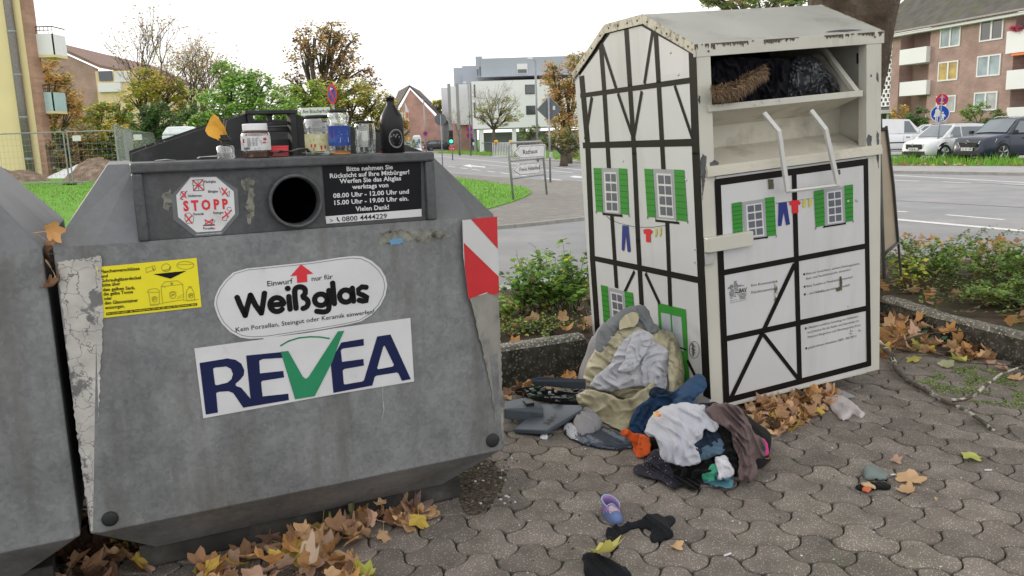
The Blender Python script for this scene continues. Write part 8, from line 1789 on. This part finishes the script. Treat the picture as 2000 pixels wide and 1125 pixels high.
fence('construction fence panel in front of the dirt mound', fa[1]+V((.06,0,0)), fa[2]-V((.06,0,0)))
e1 = at(243,360,31.0); e1.z = fz; e2 = at(330,360,45.0); e2.z = fz
fence('construction fence panel turning back toward the portable toilet', V((e1.x,31.5,fz)), V((e2.x,45,fz)))
e3 = at(262,360,30.6); e4 = at(400,360,30.6); fence('construction fence panel in front of the portable toilet', V((e3.x,30.8,fz)), V((e4.x,24.0,fz)), gap=.16)
for px, py, Y in ((150,270,31),(269,268,30.7)):
    q = at(px,py,Y-.06); mb = MB(); mb.box((q.x-.15,q.y-.02,q.z-.1),(q.x+.15,q.y,q.z+.1)); mb.build('fence_plate', S_wh, label=['small white plate on the fence before the dirt mound','small white plate on the fence before the toilet'][px > 200], cat='sign')
# dirt mounds and tarpaulin
M_dirt = mat("dirt_mound_soil", (.2,.14,.1), .95, var=.3, scale=4, bump=.05, bscale=9, c2=(.3,.22,.16), c2scale=3)
def mound(nm, lb, cx_, cy_, rx, ry, h_, m_, seed, cat='mound', z0=.25):
    mb = MB(); mb.grid(lambda a, b: (lambda th_, q: V((cx_+rx*q*cos(th_), cy_+ry*q*sin(th_), z0+h_*max(0,(1-q*q))**.9*(1+.35*noise.noise(V((cos(th_)*q*2.5, sin(th_)*q*2.5, seed)))) + .09*h_*noise.noise(V((cos(th_)*q*9, sin(th_)*q*9, seed)))-.02)))(a*2*pi, b+.001), 60, 24); return mb.build(nm, m_, smooth=True, label=lb, cat=cat)
q = at(205,340,36); mound('dirt_mound', 'brown mound of excavated soil behind the fence between the two containers', q.x, 36, 1.75, 1.6, .95, M_dirt, 1)
q = at(15,345,36); mound('dirt_mound', 'low brown mound of soil at the foot of the yellow house', q.x, 36, 1.9, 1.2, .62, M_dirt, 2)
q = at(190,315,40); mound('white_tarpaulin', 'white tarpaulin covering a heap behind the dirt mound', q.x, 40, 2.6, 1.4, .75, mat("tarpaulin_white", (.68,.68,.7), .5, bump=.05, bscale=2), 3, 'tarpaulin')
# leaning board at the right of the clothes bank
t = thing('leaning_board', 'beige board in a dark metal frame standing behind the right side of the clothes bank', 'board', gnd(1735,590,.1))
Yl = 6.35; a, b_, c2_, d_ = at(1700,252,Yl), at(1733,250,Yl), at(1757,488,Yl-.0), at(1727,522,Yl)
a0 = at(1690,560,Yl); M_bd = mat("beige_board", (.5,.42,.32), .7, var=.05, c2=(.3,.25,.2), c2scale=3, c2lo=.55, c2hi=.8); M_fr = mat("weathered_frame", (.06,.06,.055), .6, metal=.3, var=.3, scale=20)
mb = MB(); mb.prism([at(1700,256,Yl), at(1731,254,Yl), at(1755,472,Yl), at(1728,496,Yl), at(1700,500,Yl)], (0,.012,0)); bo = mb.build('board_panel', M_bd, t)
mb = MB(); mb.tube([at(1731,246,Yl-.01), at(1745,360,Yl-.01), at(1760,540,Yl-.01)], .011, 4); mb.tube([at(1700,254,Yl-.01), at(1731,252,Yl-.01)], .014, 6); mb.build('frame', M_fr, t)
mb = MB(); mb.tube([at(1727,496,Yl-.012), at(1756,473,Yl-.012)], .011, 6); mb.build('lower_bar', M_galv2, t, smooth=True)
mb = MB(); mb.tube([at(1719,232,Yl-.03), at(1719,250,Yl-.03)], .017, 8); mb.tube([at(1718,300,Yl-.03), at(1727,545,Yl-.03)], .014, 8); mb.build('support_post', mat("dark_grey_post", (.1,.11,.115), .6, metal=.2, var=.2), t, smooth=True)
# parking sign etc far right strip of kerb leaves
litter('leaf_litter', 'fallen leaves lying along the far footway below the verge', [tuple(al(a, l).xy) for a, l in ((6,25.2),(22,25.0),(27,22.7),(27,23.2),(22,25.7),(6,25.9))], 260, .13, .05, (3,3,4,2,1,0,2), 77, .05, 1.2, .4, False)
